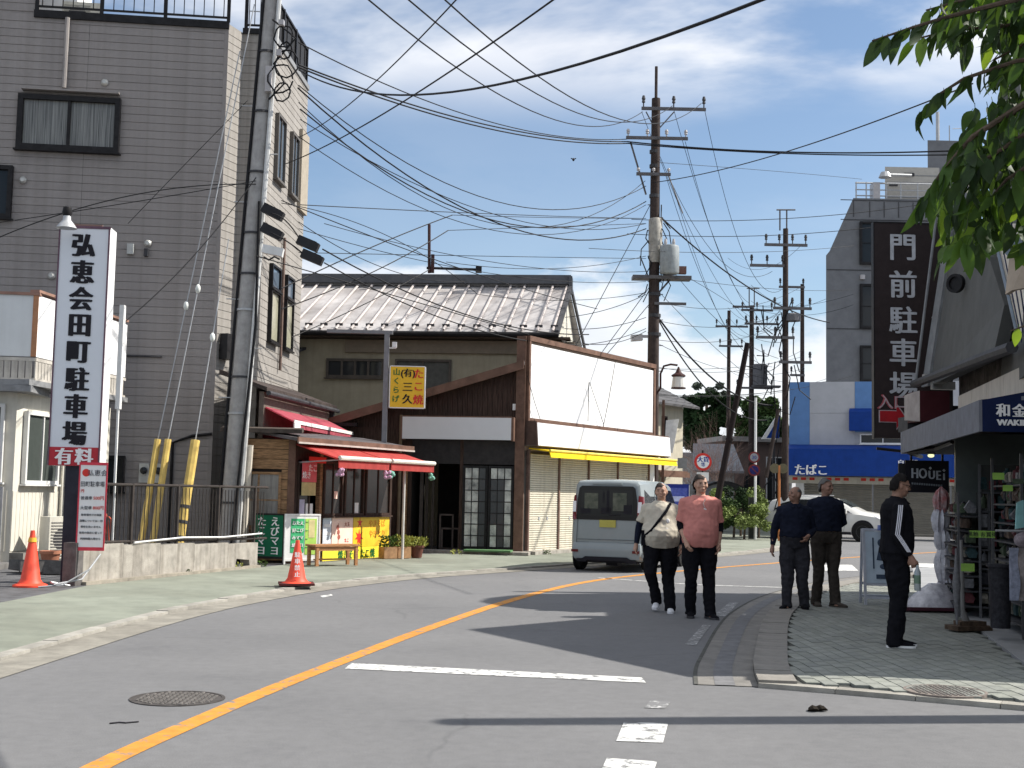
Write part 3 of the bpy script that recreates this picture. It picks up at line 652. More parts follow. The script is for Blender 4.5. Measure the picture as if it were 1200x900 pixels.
tag(st.build('kerb_rubble', mat('rubble_stone', (.13, .125, .12), .9, .25, 8), loc=(-7.7, 20.7, .05)), kind='stuff')

# ------------------------------------------------------------------ car-park sign tower
sg = thing('parking_sign', 'tall white car park sign with black characters and a red fee band', 'sign', (-6.38, 18.75, 0), R(4))
MB().box(-.36, .36, -.02, .36, 1.76, 5.30).build('panel', mat('sign_blueish_white', (.66, .69, .74), .45, .02, 2), sg)
MB().box(.362, .375, -.02, .36, 1.76, 5.30).build('side_panel', white_panel, sg)
MB().box(-.37, .38, -.03, -.021, 5.27, 5.31).box(-.37, -.35, -.035, -.021, 1.76, 5.27).box(.35, .37, -.035, -.021, 1.76, 5.27).build('frame', mat('sign_edge', (.14, .08, .11), .5), sg)
MB().box(-.35, .35, -.03, -.021, 1.76, 2.03).build('fee_band', red_paint, sg)
for i, ch in enumerate('弘恵会田町駐車場'):
    text(ch, .375, black_ink, sg, (-.005, -.026, 5.02 - i * .398), bold=.026, sx=.90, sy=1.0, bv=.004)
text('有', .26, white_ink, sg, (-.14, -.036, 1.895), bold=.014); text('料', .26, white_ink, sg, (.15, -.036, 1.895), bold=.014)
MB().box(-.12, .12, .02, .30, 0, 1.76).build('post', mat('post_navy', (.035, .035, .048), .5, .1), sg)
MB().tube([(-.32, .1, 5.3), (-.30, .05, 5.42), (-.22, -.05, 5.45), (-.20, -.22, 5.42)], .018, 6).box(-.2, .25, .0, .04, 5.31, 5.34).build('lamp_bracket', mat('rust_bracket', (.20, .13, .11), .7), sg)
MB().lathe((-.2, -.26, 5.22), [(.15, 0), (.11, .06), (.06, .12), (.05, .22), (.02, .25)], 16).build('lamp_shade', galv, sg, True)
MB().lathe((-.2, -.26, 5.40), [(.055, 0), (.075, .05), (.06, .13), (.01, .16)], 12).build('lamp_holder', black_metal, sg, True)
solo(MB().box(0, .07, 0, .1, 0.3, 1.9).box(.02, .05, .03, .07, -2.3, 0.3), 'side_sign', white_paint, 'narrow white side sign just behind the tall parking sign', 'sign', loc=(-6.05, 19.5, 2.35))
fs = thing('fee_board', 'small white fee board with red border wired to the fence', 'sign', (-5.98, 18.42, 0), R(5))
MB().box(-.185, .185, 0, .02, .55, 1.80).build('board', white_panel, fs)
MB().box(-.20, .20, -.006, .004, .55, .60).box(-.20, .20, -.006, .004, 1.77, 1.81).box(-.20, -.18, -.006, .004, .6, 1.77).box(.18, .20, -.006, .004, .6, 1.77).build('border', mat('board_red', (.62, .04, .07), .5), fs)
MB().lathe((0, 0, 0), [(.055, 0), (.055, .004)], 18).xf(Matrix.Translation((-.10, -.001, 1.66)) @ Matrix.Rotation(PI / 2, 4, 'X')).build('emblem', red_ink, fs)
grey_ink = mat('grey_ink', (.12, .12, .14), .6)
text('弘恵会', .095, grey_ink, fs, (.06, -.004, 1.66)); text('田町駐車場', .085, grey_ink, fs, (.0, -.004, 1.50), sx=.8)
text('円', .05, red_ink, fs, (-.14, -.004, 1.40))
for i, (a_, b_) in enumerate((('普通車', '500円'), ('大型車', '800円'))):
    text(a_, .055, grey_ink, fs, (-.08, -.004, 1.30 - i * .14)); text(b_, .062, red_ink, fs, (.09, -.004, 1.30 - i * .14))
for i, s_ in enumerate(('駐車場内での事故', '盗難については一切', '責任を負いません', '係員の指示に従って', '利用時間九時から')): text(s_, .036, grey_ink, fs, (0, -.004, 1.06 - i * .085))

# ------------------------------------------------------------------ concrete wall with railing fence
cw = thing('concrete_wall', 'stained low concrete retaining wall beside the green pavement', 'wall', (-6.12, 18.54, 0))
CS = Seg(cw, (-6.12, 18.54), (-4.56, 23.45))
pos = [0, 1.0, 2.0, 3.0, 4.1, 5.15]
for i in range(5):
    zt = .62 - .03 * i; x0, x1 = pos[i] + .003, pos[i + 1] - .003
    if i == 4: CS.put(MB().prism([(x0, 0, .05), (x0, 0, zt), (x1, 0, zt), (x1, 0, .05), (x1 - .25, 0, .02), (x1 - .3, 0, .2), (x1 - .75, 0, .24), (x1 - .8, 0, .05)], (0, .18, 0)), 'wall_panel', concrete_m)
    else: CS.put(MB().box(x0, x1, 0, .18, .0, zt), 'wall_panel', concrete_m)
CS.put(MB().box(-.02, 5.1, -.10, 0, 0, .10), 'footing', mat('footing', (.30, .27, .22), .9, .2, 5))
CS.put(MB().box(-.17, -.003, -.02, .2, 0, .66), 'end_post', mat('end_concrete', (.14, .13, .125), .9, .2))
rf = thing('railing_fence', 'dark metal railing fence standing on the low concrete wall', 'fence', (-6.12, 18.54, 0))
FS = Seg(rf, (-6.0, 18.75), (-4.42, 23.9))
FS.put(MB().tube([(-.3, .09, 1.50), (FS.L, .09, 1.50)], .022, 8).tube([(-.3, .09, .66), (FS.L, .09, .56)], .02, 8), 'rail', mat('fence_brown', (.05, .042, .038), .5, .15))
bme = MB().tube([(0, .09, .0), (0, .09, .88)], .008, 5).mesh('baluster', MATS['fence_brown'])
nb = 50
for i in range(nb): link('baluster', bme, rf, FS.loc + Matrix.Rotation(FS.a, 3, 'Z') @ Vector((FS.L * (i + .5) / nb - .1, 0, .62 - .08 * i / nb)), FS.rot)
for x in (-.28, 1.0, 2.3, 3.6, 4.9): FS.put(MB().box(x - .022, x + .022, .068, .112, .45, 1.52), 'post', MATS['fence_brown'])
FS.put(MB().tube([(1.0, .02, .62), (2.4, .03, .66), (3.7, .02, .63), (5.1, .03, .66)], .015, 6), 'white_hose', white_paint)
def cone(x, y, z, h, label, tip, txt=None, tilt=0.0):
    t = thing('traffic_cone', label, 'traffic cone', (x, y, z)); t.rotation_euler = (0, tilt, R(12))
    MB().lathe((0, 0, 0), [(.235, .0), (.235, .025), (.17, .05), (.135, .10), (.035, h - .05), (.028, h), (.001, h)], 24).build('body', orange_cone, t, 30)
    if tip: MB().lathe((0, 0, 0), [(.062, h - .16), (.05, h - .10), (.001, h - .1)], 20).build('band', mat('cone_yellow', (.8, .42, .04), .5), t)
    if txt:
        MB().box(-.26, .26, -.26, .26, 0, .03).build('base_plate', mat('cone_base', (.10, .03, .03), .8), t)
        for i, ch in enumerate(txt): text(ch, .085, white_ink, t, (0, -.132 + .0170 * (len(txt) - i) - .035, h * .68 - i * .095), rot=(PI / 2 - .17, 0, 0), bold=.004)
    return t
p = G(35, 692); cone(p.x, p.y, .055, .78, 'plain orange traffic cone beside the parking sign post', True)
p = G(347, 690); cone(p.x, p.y, .062, .66, 'red orange traffic cone with white lettering and dark base', False, '駐車禁止')
c_ = MB().tube([(-6.2, 18.3, .06), (-6.4, 18.1, .12), (-6.3, 17.95, .1), (-6.0, 18.2, .16), (-5.85, 18.5, .5)], .014, 6).tube([(-6.5, 17.9, .065), (-6.2, 18.0, .09), (-5.9, 18.2, .3)], .012, 6)
solo(c_, 'loose_cable', galv, 'pale loose cable lying at the foot of the parking sign', 'cable')

# ------------------------------------------------------------------ takoyaki stand
tk = thing('food_stand', 'small wooden octopus dumpling stand with two red awnings', 'food stand', (-4.2, 24.9, 0))
K0 = Seg(tk, (-5.4, 24.75), (-4.2, 24.9)); K1 = Seg(tk, (-4.2, 24.9), (-2.62, 28.28)); K2 = Seg(tk, (-2.62, 28.28), (-4.6, 29.3))
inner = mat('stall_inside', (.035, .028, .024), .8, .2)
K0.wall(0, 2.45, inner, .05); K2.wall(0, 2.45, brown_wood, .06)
k = 0
for i in range(12):
    z = .1 + i * .195
    for (x0, x1) in (((0, .10), (.98, 1.16)) if 3 <= i < 9 else ((0, 1.16),)):
        K0.put(MB().box(x0, x1, -.03 - .006 * (i % 2), -.001, z + .006, z + .189), 'wall_plank', old_wood)
window(K0, .12, .98, .72, 1.80, old_wood, mat('stall_curtain_glass', (.20, .19, .17), .15, .3, 3, stretch=(20, 20, .5), spec=.8), 2, fw=.05, d=.07, bars=1)
K0.put(MB().box(1.10, 1.235, -.05, .08, .0, 2.5), 'corner_post', brown_trim)
L1 = K1.L
K1.wall(0, .95, brown_wood, .06, .95, L1); K1.wall(2.05, 2.5, brown_wood, .06)
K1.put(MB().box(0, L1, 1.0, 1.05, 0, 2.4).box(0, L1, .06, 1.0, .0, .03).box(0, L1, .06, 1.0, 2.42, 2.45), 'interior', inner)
for i, x in enumerate((.04, .93, 1.72, 2.55, L1 - .05)): K1.put(MB().box(x - .045, x + .045, -.03, .065, 0, 2.3), 'post', brown_wood if i != 1 else old_wood)
window(K1, .98, 1.70, .95, 2.05, brown_wood, glass_shop, 2, fw=.05, d=.07, y=.0, bars=0)
window(K1, 1.76, 2.52, .95, 2.05, brown_wood, glass_shop, 2, fw=.05, d=.07, y=.0)
window(K1, 2.59, L1 - .1, .95, 2.05, brown_wood, glass_shop, 2, fw=.05, d=.07, y=.0)
window(K1, .10, .5, .85, 2.0, brown_wood, glass_shop, 1, fw=.04, d=.06, y=.0)
K1.put(MB().box(.1, .5, -.0, .06, .0, .83), 'base_panel', brown_wood)
# bits seen through the stall windows
for i, (x, z, w_, h_) in enumerate(((1.2, 1.0, .18, .2), (1.95, 1.0, .22, .32), (2.2, 1.0, .15, .22), (2.8, 1.0, .3, .22), (1.4, 1.3, .12, .15))):
    K1.put(MB().box(x, x + w_, -.036, -.034, z, z + h_), 'notice', (white_paint, pink_print, white_paint)[i % 3])
K1.put(MB().prism([(-.35, -.30, 2.40), (-.35, 1.0, 2.60), (-.35, 1.0, 2.66), (-.35, -.30, 2.46)], (L1 + .75, 0, 0)), 'roof', mat('stall_roof', (.105, .095, .098), .7, .15, 3))
K1.put(MB().box(-.36, L1 + .41, -.335, -.302, 2.36, 2.475), 'fascia', brown_trim)
K1.put(MB().box(-.36, L1 + .41, -.35, -.336, 2.35, 2.385), 'fascia_edge', mat('edge_pale', (.45, .40, .36), .6))
K0.put(MB().prism([(-.2, -.25, 2.55), (-.2, .7, 2.62), (-.2, .7, 2.70), (-.2, -.25, 2.63)], (1.55, 0, 0)), 'side_eave', mat('side_eave', (.085, .07, .06), .8, .2))
for i, (x0, x1) in enumerate(((.02, 1.90), (1.99, L1 + .08))):
    a = K1.put(MB().prism([(x0, -.03, 2.36), (x0, -1.02, 2.08), (x0, -1.02, 1.90), (x0, -1.0, 1.90), (x0, -1.0, 2.055), (x0, -.03, 2.33)], (x1 - x0, 0, 0)), 'awning', red_cloth)
    MB().tube([(x0, -1.03, 2.09), (x1, -1.03, 2.09)], .045, 8).build('awning_roller', mat('roller_cream', (.72, .64, .56), .6), a)
    MB().tube([(x0 + .1, -.03, 2.0), (x0 + .1, -1.0, 2.06)], .014, 5).tube([(x1 - .1, -.03, 2.0), (x1 - .1, -1.0, 2.06)], .014, 5).build('awning_arm', galv, a)
tass = [mat('tassel_pink', (.5, .3, .42), .9), mat('tassel_mint', (.2, .42, .34), .9)]
for x, c in ((.1, 0), (1.88, 0), (2.02, 1), (L1 + .02, 1)):
    b = MB()
    for i in range(14): b.ball((random.uniform(-.06, .06), random.uniform(-.06, .06), random.uniform(-.09, .05)), .035, 6, 4)
    o = b.build('paper_pompom', tass[c], tk, loc=K1.loc + Matrix.Rotation(K1.a, 3, 'Z') @ Vector((x, -1.0, 1.83)))
# vertical post in front of counter
K1.put(MB().tube([(2.95, -.78, 0), (2.95, -.78, 2.02)], .03, 8), 'support_pole', mat('pole_white', (.6, .58, .54), .6, .1))
# posters fixed on the counter front
ps = K1.put(MB().box(1.02, 1.32, -.045, -.03, .12, .92), 'poster', mat('poster_pale', (.55, .60, .66), .6, .06))
for i in range(4): MB().box(1.06, 1.28, -.049, -.046, .25 + i * .16, .31 + i * .16).build('print', white_paint, ps)
ps = K1.put(MB().box(1.34, 2.13, -.05, -.03, .30, .93), 'poster', pink_print)
ps['label'] = 'pink and white poster with a drawn octopus dumpling stick'
# plain skewer-and-dumpling drawing
dm = MB()
for (x, z) in ((1.55, .72), (1.58, .62), (1.60, .52)): dm.add(*(lambda b: (b.v, b.f))(MB().lathe((0, 0, 0), [(.05, 0), (.05, .004)], 12).xf(Matrix.Translation((x, -.051, z)) @ Matrix.Rotation(PI / 2, 4, 'X'))))
dm.box(1.572, 1.588, -.054, -.0505, .36, .8); dm.build('drawing', mat('dumpling_brown', (.35, .10, .07), .6), ps)
K1.text('大玉', .1, mat('dumpling_brown', (.35, .10, .07)), 1.9, -.053, .78)
K1.text('たこ', .09, red_ink, 1.9, -.053, .45)
py = K1.put(MB().box(2.15, 3.62, -.05, -.03, .30, .93), 'poster', yellow_paint); py['label'] = 'bright yellow poster with a red maple leaf'
K1.put(MB().box(1.02, 3.62, -.055, -.03, .02, .295), 'poster', mat('poster_lemon', (.86, .72, .04), .6, .04))
K1.text('焼きそば たこ焼', .2, green_ink, 2.3, -.058, .16, bold=.006)
K1.text('やきそば', .17, mat('print_amber', (.70, .28, .02), .6), 3.1, -.053, .78); K1.text('やきとり', .17, mat('print_amber', (.70, .28, .02), .6), 3.1, -.053, .56)
ml = MB()
def star(cx, cz, r, n, r2):
    vs = []
    for i in range(2 * n):
        a = PI / 2 + PI * i / n; q = r if i % 2 == 0 else r2; vs.append((cx + q * math.cos(a), -.0545, cz + q * math.sin(a)))
    ml.prism(vs, (0, .004, 0))
star(2.38, .50, .17, 7, .07); star(2.40, .80, .12, 5, .04); ml.box(2.37, 2.40, -.0545, -.051, .34, .5); ml.build('maple_print', red_ink, K1.root, loc=K1.loc, rot=K1.rot)
# hanging banner and side window notices
hb = K1.put(MB().box(.12, .62, -.12, -.11, 1.62, 2.03), 'hanging_banner', mat('banner_pink', (.60, .12, .14), .8, .1)); hb['label'] = 'pink hanging banner with white lettering'
K1.text('たこ', .16, white_ink, .47, -.125, 1.9); K1.text('焼き', .15, white_ink, .26, -.125, 1.76)
K1.put(MB().box(.12, .60, -.12, -.11, 1.36, 1.615), 'hanging_banner', mat('banner_straw', (.55, .47, .22), .8, .15))
K1.put(MB().box(.12, .33, -.05, -.04, .92, 1.28), 'notice', mat('notice_violet', (.50, .48, .62), .7)); K1.put(MB().box(.38, .62, -.05, -.04, .92, 1.2), 'notice', white_paint)
K1.put(MB().box(.3, .9, -.15, -.14, 2.0, 2.12), 'pelmet', red_ink)
def leaning_board(name, label, P, Q, z0, h, m, frame=None):
    t = thing(name, label, 'banner', (P[0], P[1], .06)); S = Seg(t, P, Q)
    S.put(MB().box(0, S.L, 0, .03, z0, h), 'panel', m)
    if frame: S.put(MB().box(-.03, 0, -.01, .04, 0, h + .03).box(S.L, S.L + .03, -.01, .04, 0, h + .03).box(0, S.L, -.01, .04, h, h + .03).box(0, S.L, -.01, .04, z0 - .04, z0), 'frame', frame)
    return t, S
t, S = leaning_board('green_banner', 'dark green banner with white lettering at the end of the concrete wall', (-4.86, 24.55), (-4.28, 24.40), .14, .92, green_banner, black_metal)
for k_, (w_, x) in enumerate((('えびマヨ', S.L * .73), ('たこマヨ', S.L * .27))):
    for i, ch in enumerate(w_): S.text(ch, .19, white_ink, x, -.006, .80 - i * .185, bold=.005)
t, S = leaning_board('menu_board', 'white framed menu board printed in two greens', (-4.22, 24.38), (-3.66, 24.78), .10, .92, white_paint, white_paint)
S.put(MB().box(.10, .38, -.006, -.001, .22, .86), 'print', green_print); S.put(MB().box(.40, .64, -.006, -.001, .18, .86), 'print', lime_print)
S.put(MB().box(.47, .60, -.01, -.006, .5, .84), 'print', mat('print_sand', (.7, .62, .3), .6))
for k_, (w_, x) in enumerate((('えびマヨ', .32), ('たこマヨ', .24), ('お好み焼', .16))):
    for i, ch in enumerate(w_): S.text(ch, .082, white_ink, x, -.012, .78 - i * .14, bold=.003)
for i in range(4): S.text('ー', .07, green_print, .43, -.012, .8 - i * .16)
# bench
bn = thing('bench', 'low slatted wooden bench in front of the red awnings', 'bench', (-3.32, 24.35, .062), R(38))
for i in range(4): B(-.48, .48, -.19 + i * .098, -.19 + i * .098 + .09, .36, .395, 'slat', wood_bench, bn)
for x in (-.42, .42):
    for y in (-.15, .15): B(x - .028, x + .028, y - .028, y + .028, 0, .36, 'leg', wood_bench, bn)
B(-.42, .42, -.165, -.14, .28, .355, 'apron', wood_bench, bn); B(-.42, .42, .14, .165, .28, .355, 'apron', wood_bench, bn); B(-.40, .40, -.02, .02, .10, .13, 'stretcher', wood_bench, bn)
# planters at the corner
leafg = mat('leaf_green', (.075, .13, .03), .7, .25, 20); leafy = mat('leaf_yellow', (.30, .32, .06), .7, .2, 20)
def plantlet(t, r, h, n, m, base=(0, 0, 0), name='foliage', lw=.03):
    b = MB()
    for i in range(n):
        a = random.uniform(0, 2 * PI); e = random.uniform(.3, 1.4); q = random.random() ** .6
        c = Vector((base[0] + r * q * math.cos(a), base[1] + r * q * math.sin(a), base[2] + h * random.random()))
        d = Vector((math.cos(a) * math.cos(e), math.sin(a) * math.cos(e), math.sin(e))) * lw * random.uniform(1.2, 2.4); s_ = d.cross(Vector((random.uniform(-1, 1), random.uniform(-1, 1), .4))).normalized() * lw * .6
        b.add([c, c + d * .5 + s_, c + d, c + d * .5 - s_], [(0, 1, 2, 3)])
    return tag(b.build(name, m, t), kind='stuff')
for i, (x, y, lab, mm) in enumerate(((-2.55, 27.25, 'square wooden planter with green plants, nearest the yellow poster', leafg), (-2.28, 27.5, 'square wooden planter with yellowish plants, second from the yellow poster', leafy))):
    t = thing('planter', lab, 'planter', (x, y, .062), R(30))
    for dx in (-1, 1):
        MB().box(-.15 if dx < 0 else .135, -.135 if dx < 0 else .15, -.15, .15, 0, .24).build('side_plank', box_wood, t); MB().box(-.134, .134, -.15 if dx < 0 else .135, -.135 if dx < 0 else .15, 0, .24).build('side_plank', box_wood, t)
    MB().box(-.134, .134, -.134, .134, .0, .2).build('soil', bark, t); plantlet(t, .17, .24, 260, mm, (0, 0, .22))
t = thing('planter', 'round brown pot with spreading yellow-green plants at the end of the row', 'planter', (-1.98, 27.75, .062))
MB().lathe((0, 0, 0), [(.11, 0), (.15, .22), (.17, .22), (.17, .26), (.14, .26), (.13, .2), (.001, .2)], 16).build('pot', mat('pot_brown', (.14, .06, .045), .6), t, True); plantlet(t, .25, .18, 280, leafy, (0, 0, .24))
for i_, (x, y, r_, n_, c_) in enumerate(((-4.55, 23.75, .10, 60, leafg), (-5.3, 21.25, .07, 40, leafg), (-1.2, 29.6, .12, 60, leafy), (.9, 30.6, .10, 60, leafg), (-4.75, 22.8, .06, 40, leafy), (2.2, 32.7, .14, 70, leafg))):
    wd = plantlet(None, r_, .10, n_, c_, (0, 0, 0), 'weeds', .022); wd.location = (x, y, .05)
# yellow sign on its own post
ys = thing('shop_sign', 'yellow upright shop sign with red and black characters on a grey post', 'sign', (-2.82, 28.55, 0), R(2))
MB().box(.10, .86, -.10, .06, 3.34, 4.25).build('panel', mat('sign_yellow', (.78, .47, .015), .45, .03), ys); MB().box(.86, .885, -.105, .065, 3.33, 4.26).box(.08, .10, -.105, .065, 3.33, 4.26).box(.10, .86, -.105, .065, 4.25, 4.27).box(.10, .86, -.105, .065, 3.32, 3.34).build('frame', white_paint, ys)
for i, ch in enumerate('たこ焼'): text(ch, .235, red_ink, ys, (.73, -.104, 4.10 - i * .29), bold=.008)
text('(有)', .2, black_ink, ys, (.49, -.104, 4.10), bold=.006)
for i, ch in enumerate('三久'): text(ch, .23, black_ink, ys, (.49, -.104, 3.80 - i * .27), bold=.008)
for i, ch in enumerate('山くらげ'): text(ch, .165, green_ink, ys, (.235, -.104, 4.13 - i * .20), bold=.004)
MB().box(-.06, .05, -.06, .06, 2.45, 4.98).box(.05, .10, -.02, .02, 3.5, 3.54).box(.05, .10, -.02, .02, 4.1, 4.14).build('post', mat('post_grey', (.20, .20, .21), .5, .1), ys)
MB().box(-1.35, .12, -.05, .09, 4.985, 5.06).build('top_beam', mat('post_grey', (.20, .20, .21)), ys)
MB().box(.12, .22, -.12, -.02, 4.68, 4.80).box(.05, .2, -.04, .02, 4.66, 4.69).build('spot_lamp', white_paint, ys)
MB().tube([(.03, -.02, .1), (.03, -.02, 2.44)], .03, 6).build('lower_pole', mat('pole_white', (.6, .58, .54)), ys)

# ------------------------------------------------------------------ dark wooden shop with white board front
ws = thing('shop_house', 'dark wooden shophouse with blank white signboards and a yellow awning', 'building', (.33, 30.4, 0))
WL = (-4.9, 31.05)
D1 = Seg(ws, WL, (.33, 30.4)); D2 = Seg(ws, (.33, 30.4), (4.05, 36.6)); D3 = Seg(ws, (4.05, 36.6), (0, 39))
xr = D1.L
# gable front with lean-to roofline: plank by plank
def topz(x): return 3.05 + (4.50 - 3.05) * (x - (xr - 4.9)) / 4.9
xx = xr - 2.72; i = 0
ypl = MB()
D1.put(MB().prism([(xr - 4.6, 0.02, 2.4), (xr, .02, 2.4), (xr, .02, 4.5), (xr - 4.6, .02, topz(xr - 4.6))], (0, .16, 0)), 'gable_wall', brown_wood)
while xx < xr - .16:
    D1.put(MB().prism([(xx, .018, 3.0), (xx + .112, .018, 3.0), (xx + .112, .018, topz(xx + .112) - .06), (xx, .018, topz(xx) - .06)], (0, -.014 - .004 * (i % 2), 0)), 'wall_plank', brown_wood); xx += .121; i += 1
D1.put(MB().prism([(xr - 4.9, -.34, topz(xr - 4.9) - .12), (xr - .02, -.34, 4.42), (xr - .02, -.34, 4.62), (xr - 4.9, -.34, topz(xr - 4.9) + .08)], (0, .06, 0)), 'bargeboard', brown_trim)
D1.put(MB().prism([(xr - 4.9, -.28, topz(xr - 4.9) - .02), (xr - .02, -.28, 4.52), (xr - .02, -.28, 4.60), (xr - 4.9, -.28, topz(xr - 4.9) + .06)], (0, 4.5, 0)), 'roof', mat('dark_roof', (.07, .06, .058), .7, .2))
D1.put(MB().tube([(xr - 4.8, -.30, 3.02), (xr - 4.5, -.30, 2.9), (xr - 4.2, -.25, 2.75), (xr - 4.15, -.2, 2.5)], .045, 6).box(xr - 4.95, xr - 4.0, -.38, -.25, 3.0, 3.08), 'gutter', black_metal)
D1.put(MB().box(xr - .22, xr + .0, -.10, .2, 0, 5.22), 'corner_post', brown_trim)
D1.put(MB().box(xr - .3, xr - .23, -.05, .0, 3.45, 3.6), 'wall_lamp', white_paint)
D1.put(MB().box(xr - 2.88, xr - .28, -.42, -.34, 2.72, 3.24), 'signboard', mat('blank_sign_grey', (.60, .61, .63), .5, .02, 2))['label'] = 'blank grey signboard over the dark shopfront'
D1.put(MB().box(xr - 2.92, xr - 2.88, -.42, .0, 2.70, 3.26).box(xr - .28, xr - .22, -.42, -.101, 2.70, 3.26).box(xr - 2.88, xr - .28, -.42, -.36, 3.24, 3.27), 'signboard_side', brown_trim)
D1.put(MB().box(xr - 2.75, xr - .22, -.02, .05, 2.15, 2.72), 'transom', mat('transom_dark', (.03, .026, .026), .4, .2, spec=.2))
D1.put(MB().box(xr - 4.6, xr - 2.75, .0, .15, 0, 3.0), 'side_wall', brown_wood)
for xq in (xr - 2.75, xr - 1.5): D1.put(MB().box(xq - .04, xq + .04, -.03, .06, 0, 2.72), 'door_post', brown_wood)
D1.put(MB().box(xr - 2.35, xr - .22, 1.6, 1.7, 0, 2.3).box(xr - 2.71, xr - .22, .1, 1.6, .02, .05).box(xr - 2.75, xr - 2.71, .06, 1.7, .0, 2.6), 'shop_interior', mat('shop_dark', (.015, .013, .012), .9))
# things leaning inside the doorway
fr = MB()
for (x0, z0, x1, z1) in ((-2.1, .1, -1.75, .95), (-2.05, .1, -1.6, .62), (-2.45, .1, -2.4, 1.9), (-2.3, .1, -2.25, 2.0), (-2.6, .1, -2.52, 2.05)):
    a_, b_ = xr + x0, xr + x1; fr.box(a_, a_ + .04, .5, .55, z0, z1).box(b_ - .04, b_, .5, .55, z0, z1).box(a_, b_, .5, .55, z1 - .04, z1).box(a_, b_, .5, .55, z0, z0 + .04)
D1.put(fr, 'stored_frames', mat('frame_wood', (.12, .10, .09), .7))
# lattice sliding doors
pg = mat('frosted_pane', (.55, .56, .52), .25, .35, 2.2, spec=.6, col2=(.05, .055, .06))
pg2 = glass('door_glass', (.05, .055, .06), .12)
for dpr in range(2):
    x0 = xr - 1.46 + dpr * .62; fdoor = MB(); W_, z0, z1 = .60, .08, 2.12; yy = -.01 - .035 * dpr
    fdoor.box(x0, x0 + .05, yy - .03, yy, z0, z1).box(x0 + W_ - .05, x0 + W_, yy - .03, yy, z0, z1).box(x0 + .05, x0 + W_ - .05, yy - .03, yy, z0, z0 + .12).box(x0 + .05, x0 + W_ - .05, yy - .03, yy, z1 - .05, z1)
    for i in range(1, 3): fdoor.box(x0 + .05 + i * .5 / 3 - .01, x0 + .05 + i * .5 / 3 + .01, yy - .028, yy - .002, z0 + .12, z1 - .05)
    for j in range(1, 7): fdoor.box(x0 + .05, x0 + W_ - .05, yy - .026, yy - .004, z0 + .12 + j * .267 - .01, z0 + .12 + j * .267 + .01)
    od = D1.put(fdoor, 'lattice_door', black_metal)
    for i in range(3):
        for j in range(7):
            MB().box(x0 + .06 + i * .5 / 3, x0 + .04 + (i + 1) * .5 / 3, yy - .016, yy - .012, z0 + .13 + j * .267, z0 + .11 + (j + 1) * .267).build('pane', pg if (dpr == 0 and i < 2) or (dpr == 1 and (i == 2 or j == 6)) or (j in (0, 1) and (i + dpr) % 2) else pg2, od)
D1.put(MB().box(xr - 3.0, xr + .2, -.6, -.02, .05, .12), 'threshold', concrete_m)
D1.put(MB().box(xr - 1.3, xr - .2, -.75, -.25, .12, .16), 'doormat', mat('doormat', (.10, .20, .09), .9))
D1.put(MB().tube([(xr - 2.98, -.1, .1), (xr - 2.98, -.1, 3.3)], .04, 7), 'downpipe', mat('pipe_tan', (.20, .15, .10), .6))
D1.put(MB().box(xr - 2.9, xr - 2.80, -.08, 0, 0, 2.2), 'timber', old_wood)
# white street front
D2.wall(2.3, 5.15, mat('front_backing', (.30, .22, .17), .8), .25); D2.wall(0, 2.5, mat('shutter_back', (.1, .09, .08), .8), .2)
L2 = D2.L
bw = L2 - .2
for i in range(4):
    D2.put(MB().box(.08 + bw * i / 4 + .004, .08 + bw * (i + 1) / 4 - .004, -.06, -.0, 3.28, 5.05), 'board_panel', white_panel)
D2.put(MB().box(0, .08, -.09, .05, 3.2, 5.12).box(L2 - .12, L2, -.09, .05, 3.2, 5.12).box(0, L2, -.10, .10, 5.12, 5.24).box(.08, L2 - .12, -.075, -.061, 3.22, 3.279), 'board_frame', brown_trim)
D2.put(MB().box(.0, L2 + .5, -.34, -.001, 2.60, 2.63), 'canopy_soffit', mat('soffit', (.2, .16, .13), .8))
for i in range(4):
    w_ = (L2 + .45) / 4; D2.put(MB().prism([(.03 + w_ * i + .0015, -.36, 2.62), (.03 + w_ * i + .0015, -.32, 3.16), (.03 + w_ * i + .0015, -.28, 3.16), (.03 + w_ * i + .0015, -.32, 2.62)], (w_ - .003, 0, 0)), 'canopy_panel', mat('canopy_white', (.72, .73, .75), .45, .02, 2, streak=.1))
D2.put(MB().prism([(.0, -.355, 2.60), (.0, -.0, 2.60), (.0, -.0, 3.22), (.0, -.31, 3.17)], (.028, 0, 0)), 'canopy_end', mat('end_brown', (.09, .06, .05), .7, .15))
D2.put(MB().box(.03, L2 + .46, -.31, -.28, 3.161, 3.19), 'canopy_trim', brown_trim)
aw = D2.put(MB().prism([(.12, -.05, 2.57), (.12, -.62, 2.50), (.12, -.66, 2.34), (.12, -.64, 2.34), (.12, -.60, 2.47), (.12, -.05, 2.54)], (L2 + .15, 0, 0)), 'awning', yellow_cloth)
MB().tube([(.12, -.63, 2.50), (L2 + .27, -.63, 2.50)], .03, 8).build('awning_bar', mat('bar_yellow', (.86, .66, .10), .5), aw)
nsh = 4; xs = [.12, 1.62, 3.2, 4.9, L2 - .35]
for i in range(nsh):
    x0, x1 = xs[i] + .025, xs[i + 1] - .025; b = MB(); zz = .06
    while zz < 2.42:
        b.prism([(x0, -.02, zz), (x0, -.045, zz + .012), (x0, -.045, zz + .038), (x0, -.022, zz + .052)], (x1 - x0, 0, 0)); zz += .054
    o = D2.put(b, 'shutter', cream_shutter)
    for xq in ((x0 + x1) / 2 - .2, (x0 + x1) / 2 + .2): MB().box(xq - .03, xq + .03, -.055, -.046, .85, .93).build('handle', galv, o)
for x in xs: D2.put(MB().box(x - .03, x + .03, -.08, -.005, 0, 2.52), 'shutter_post', mat('post_rust', (.17, .11, .09), .7, .2) if 0 < x < 5.5 else brown_trim)
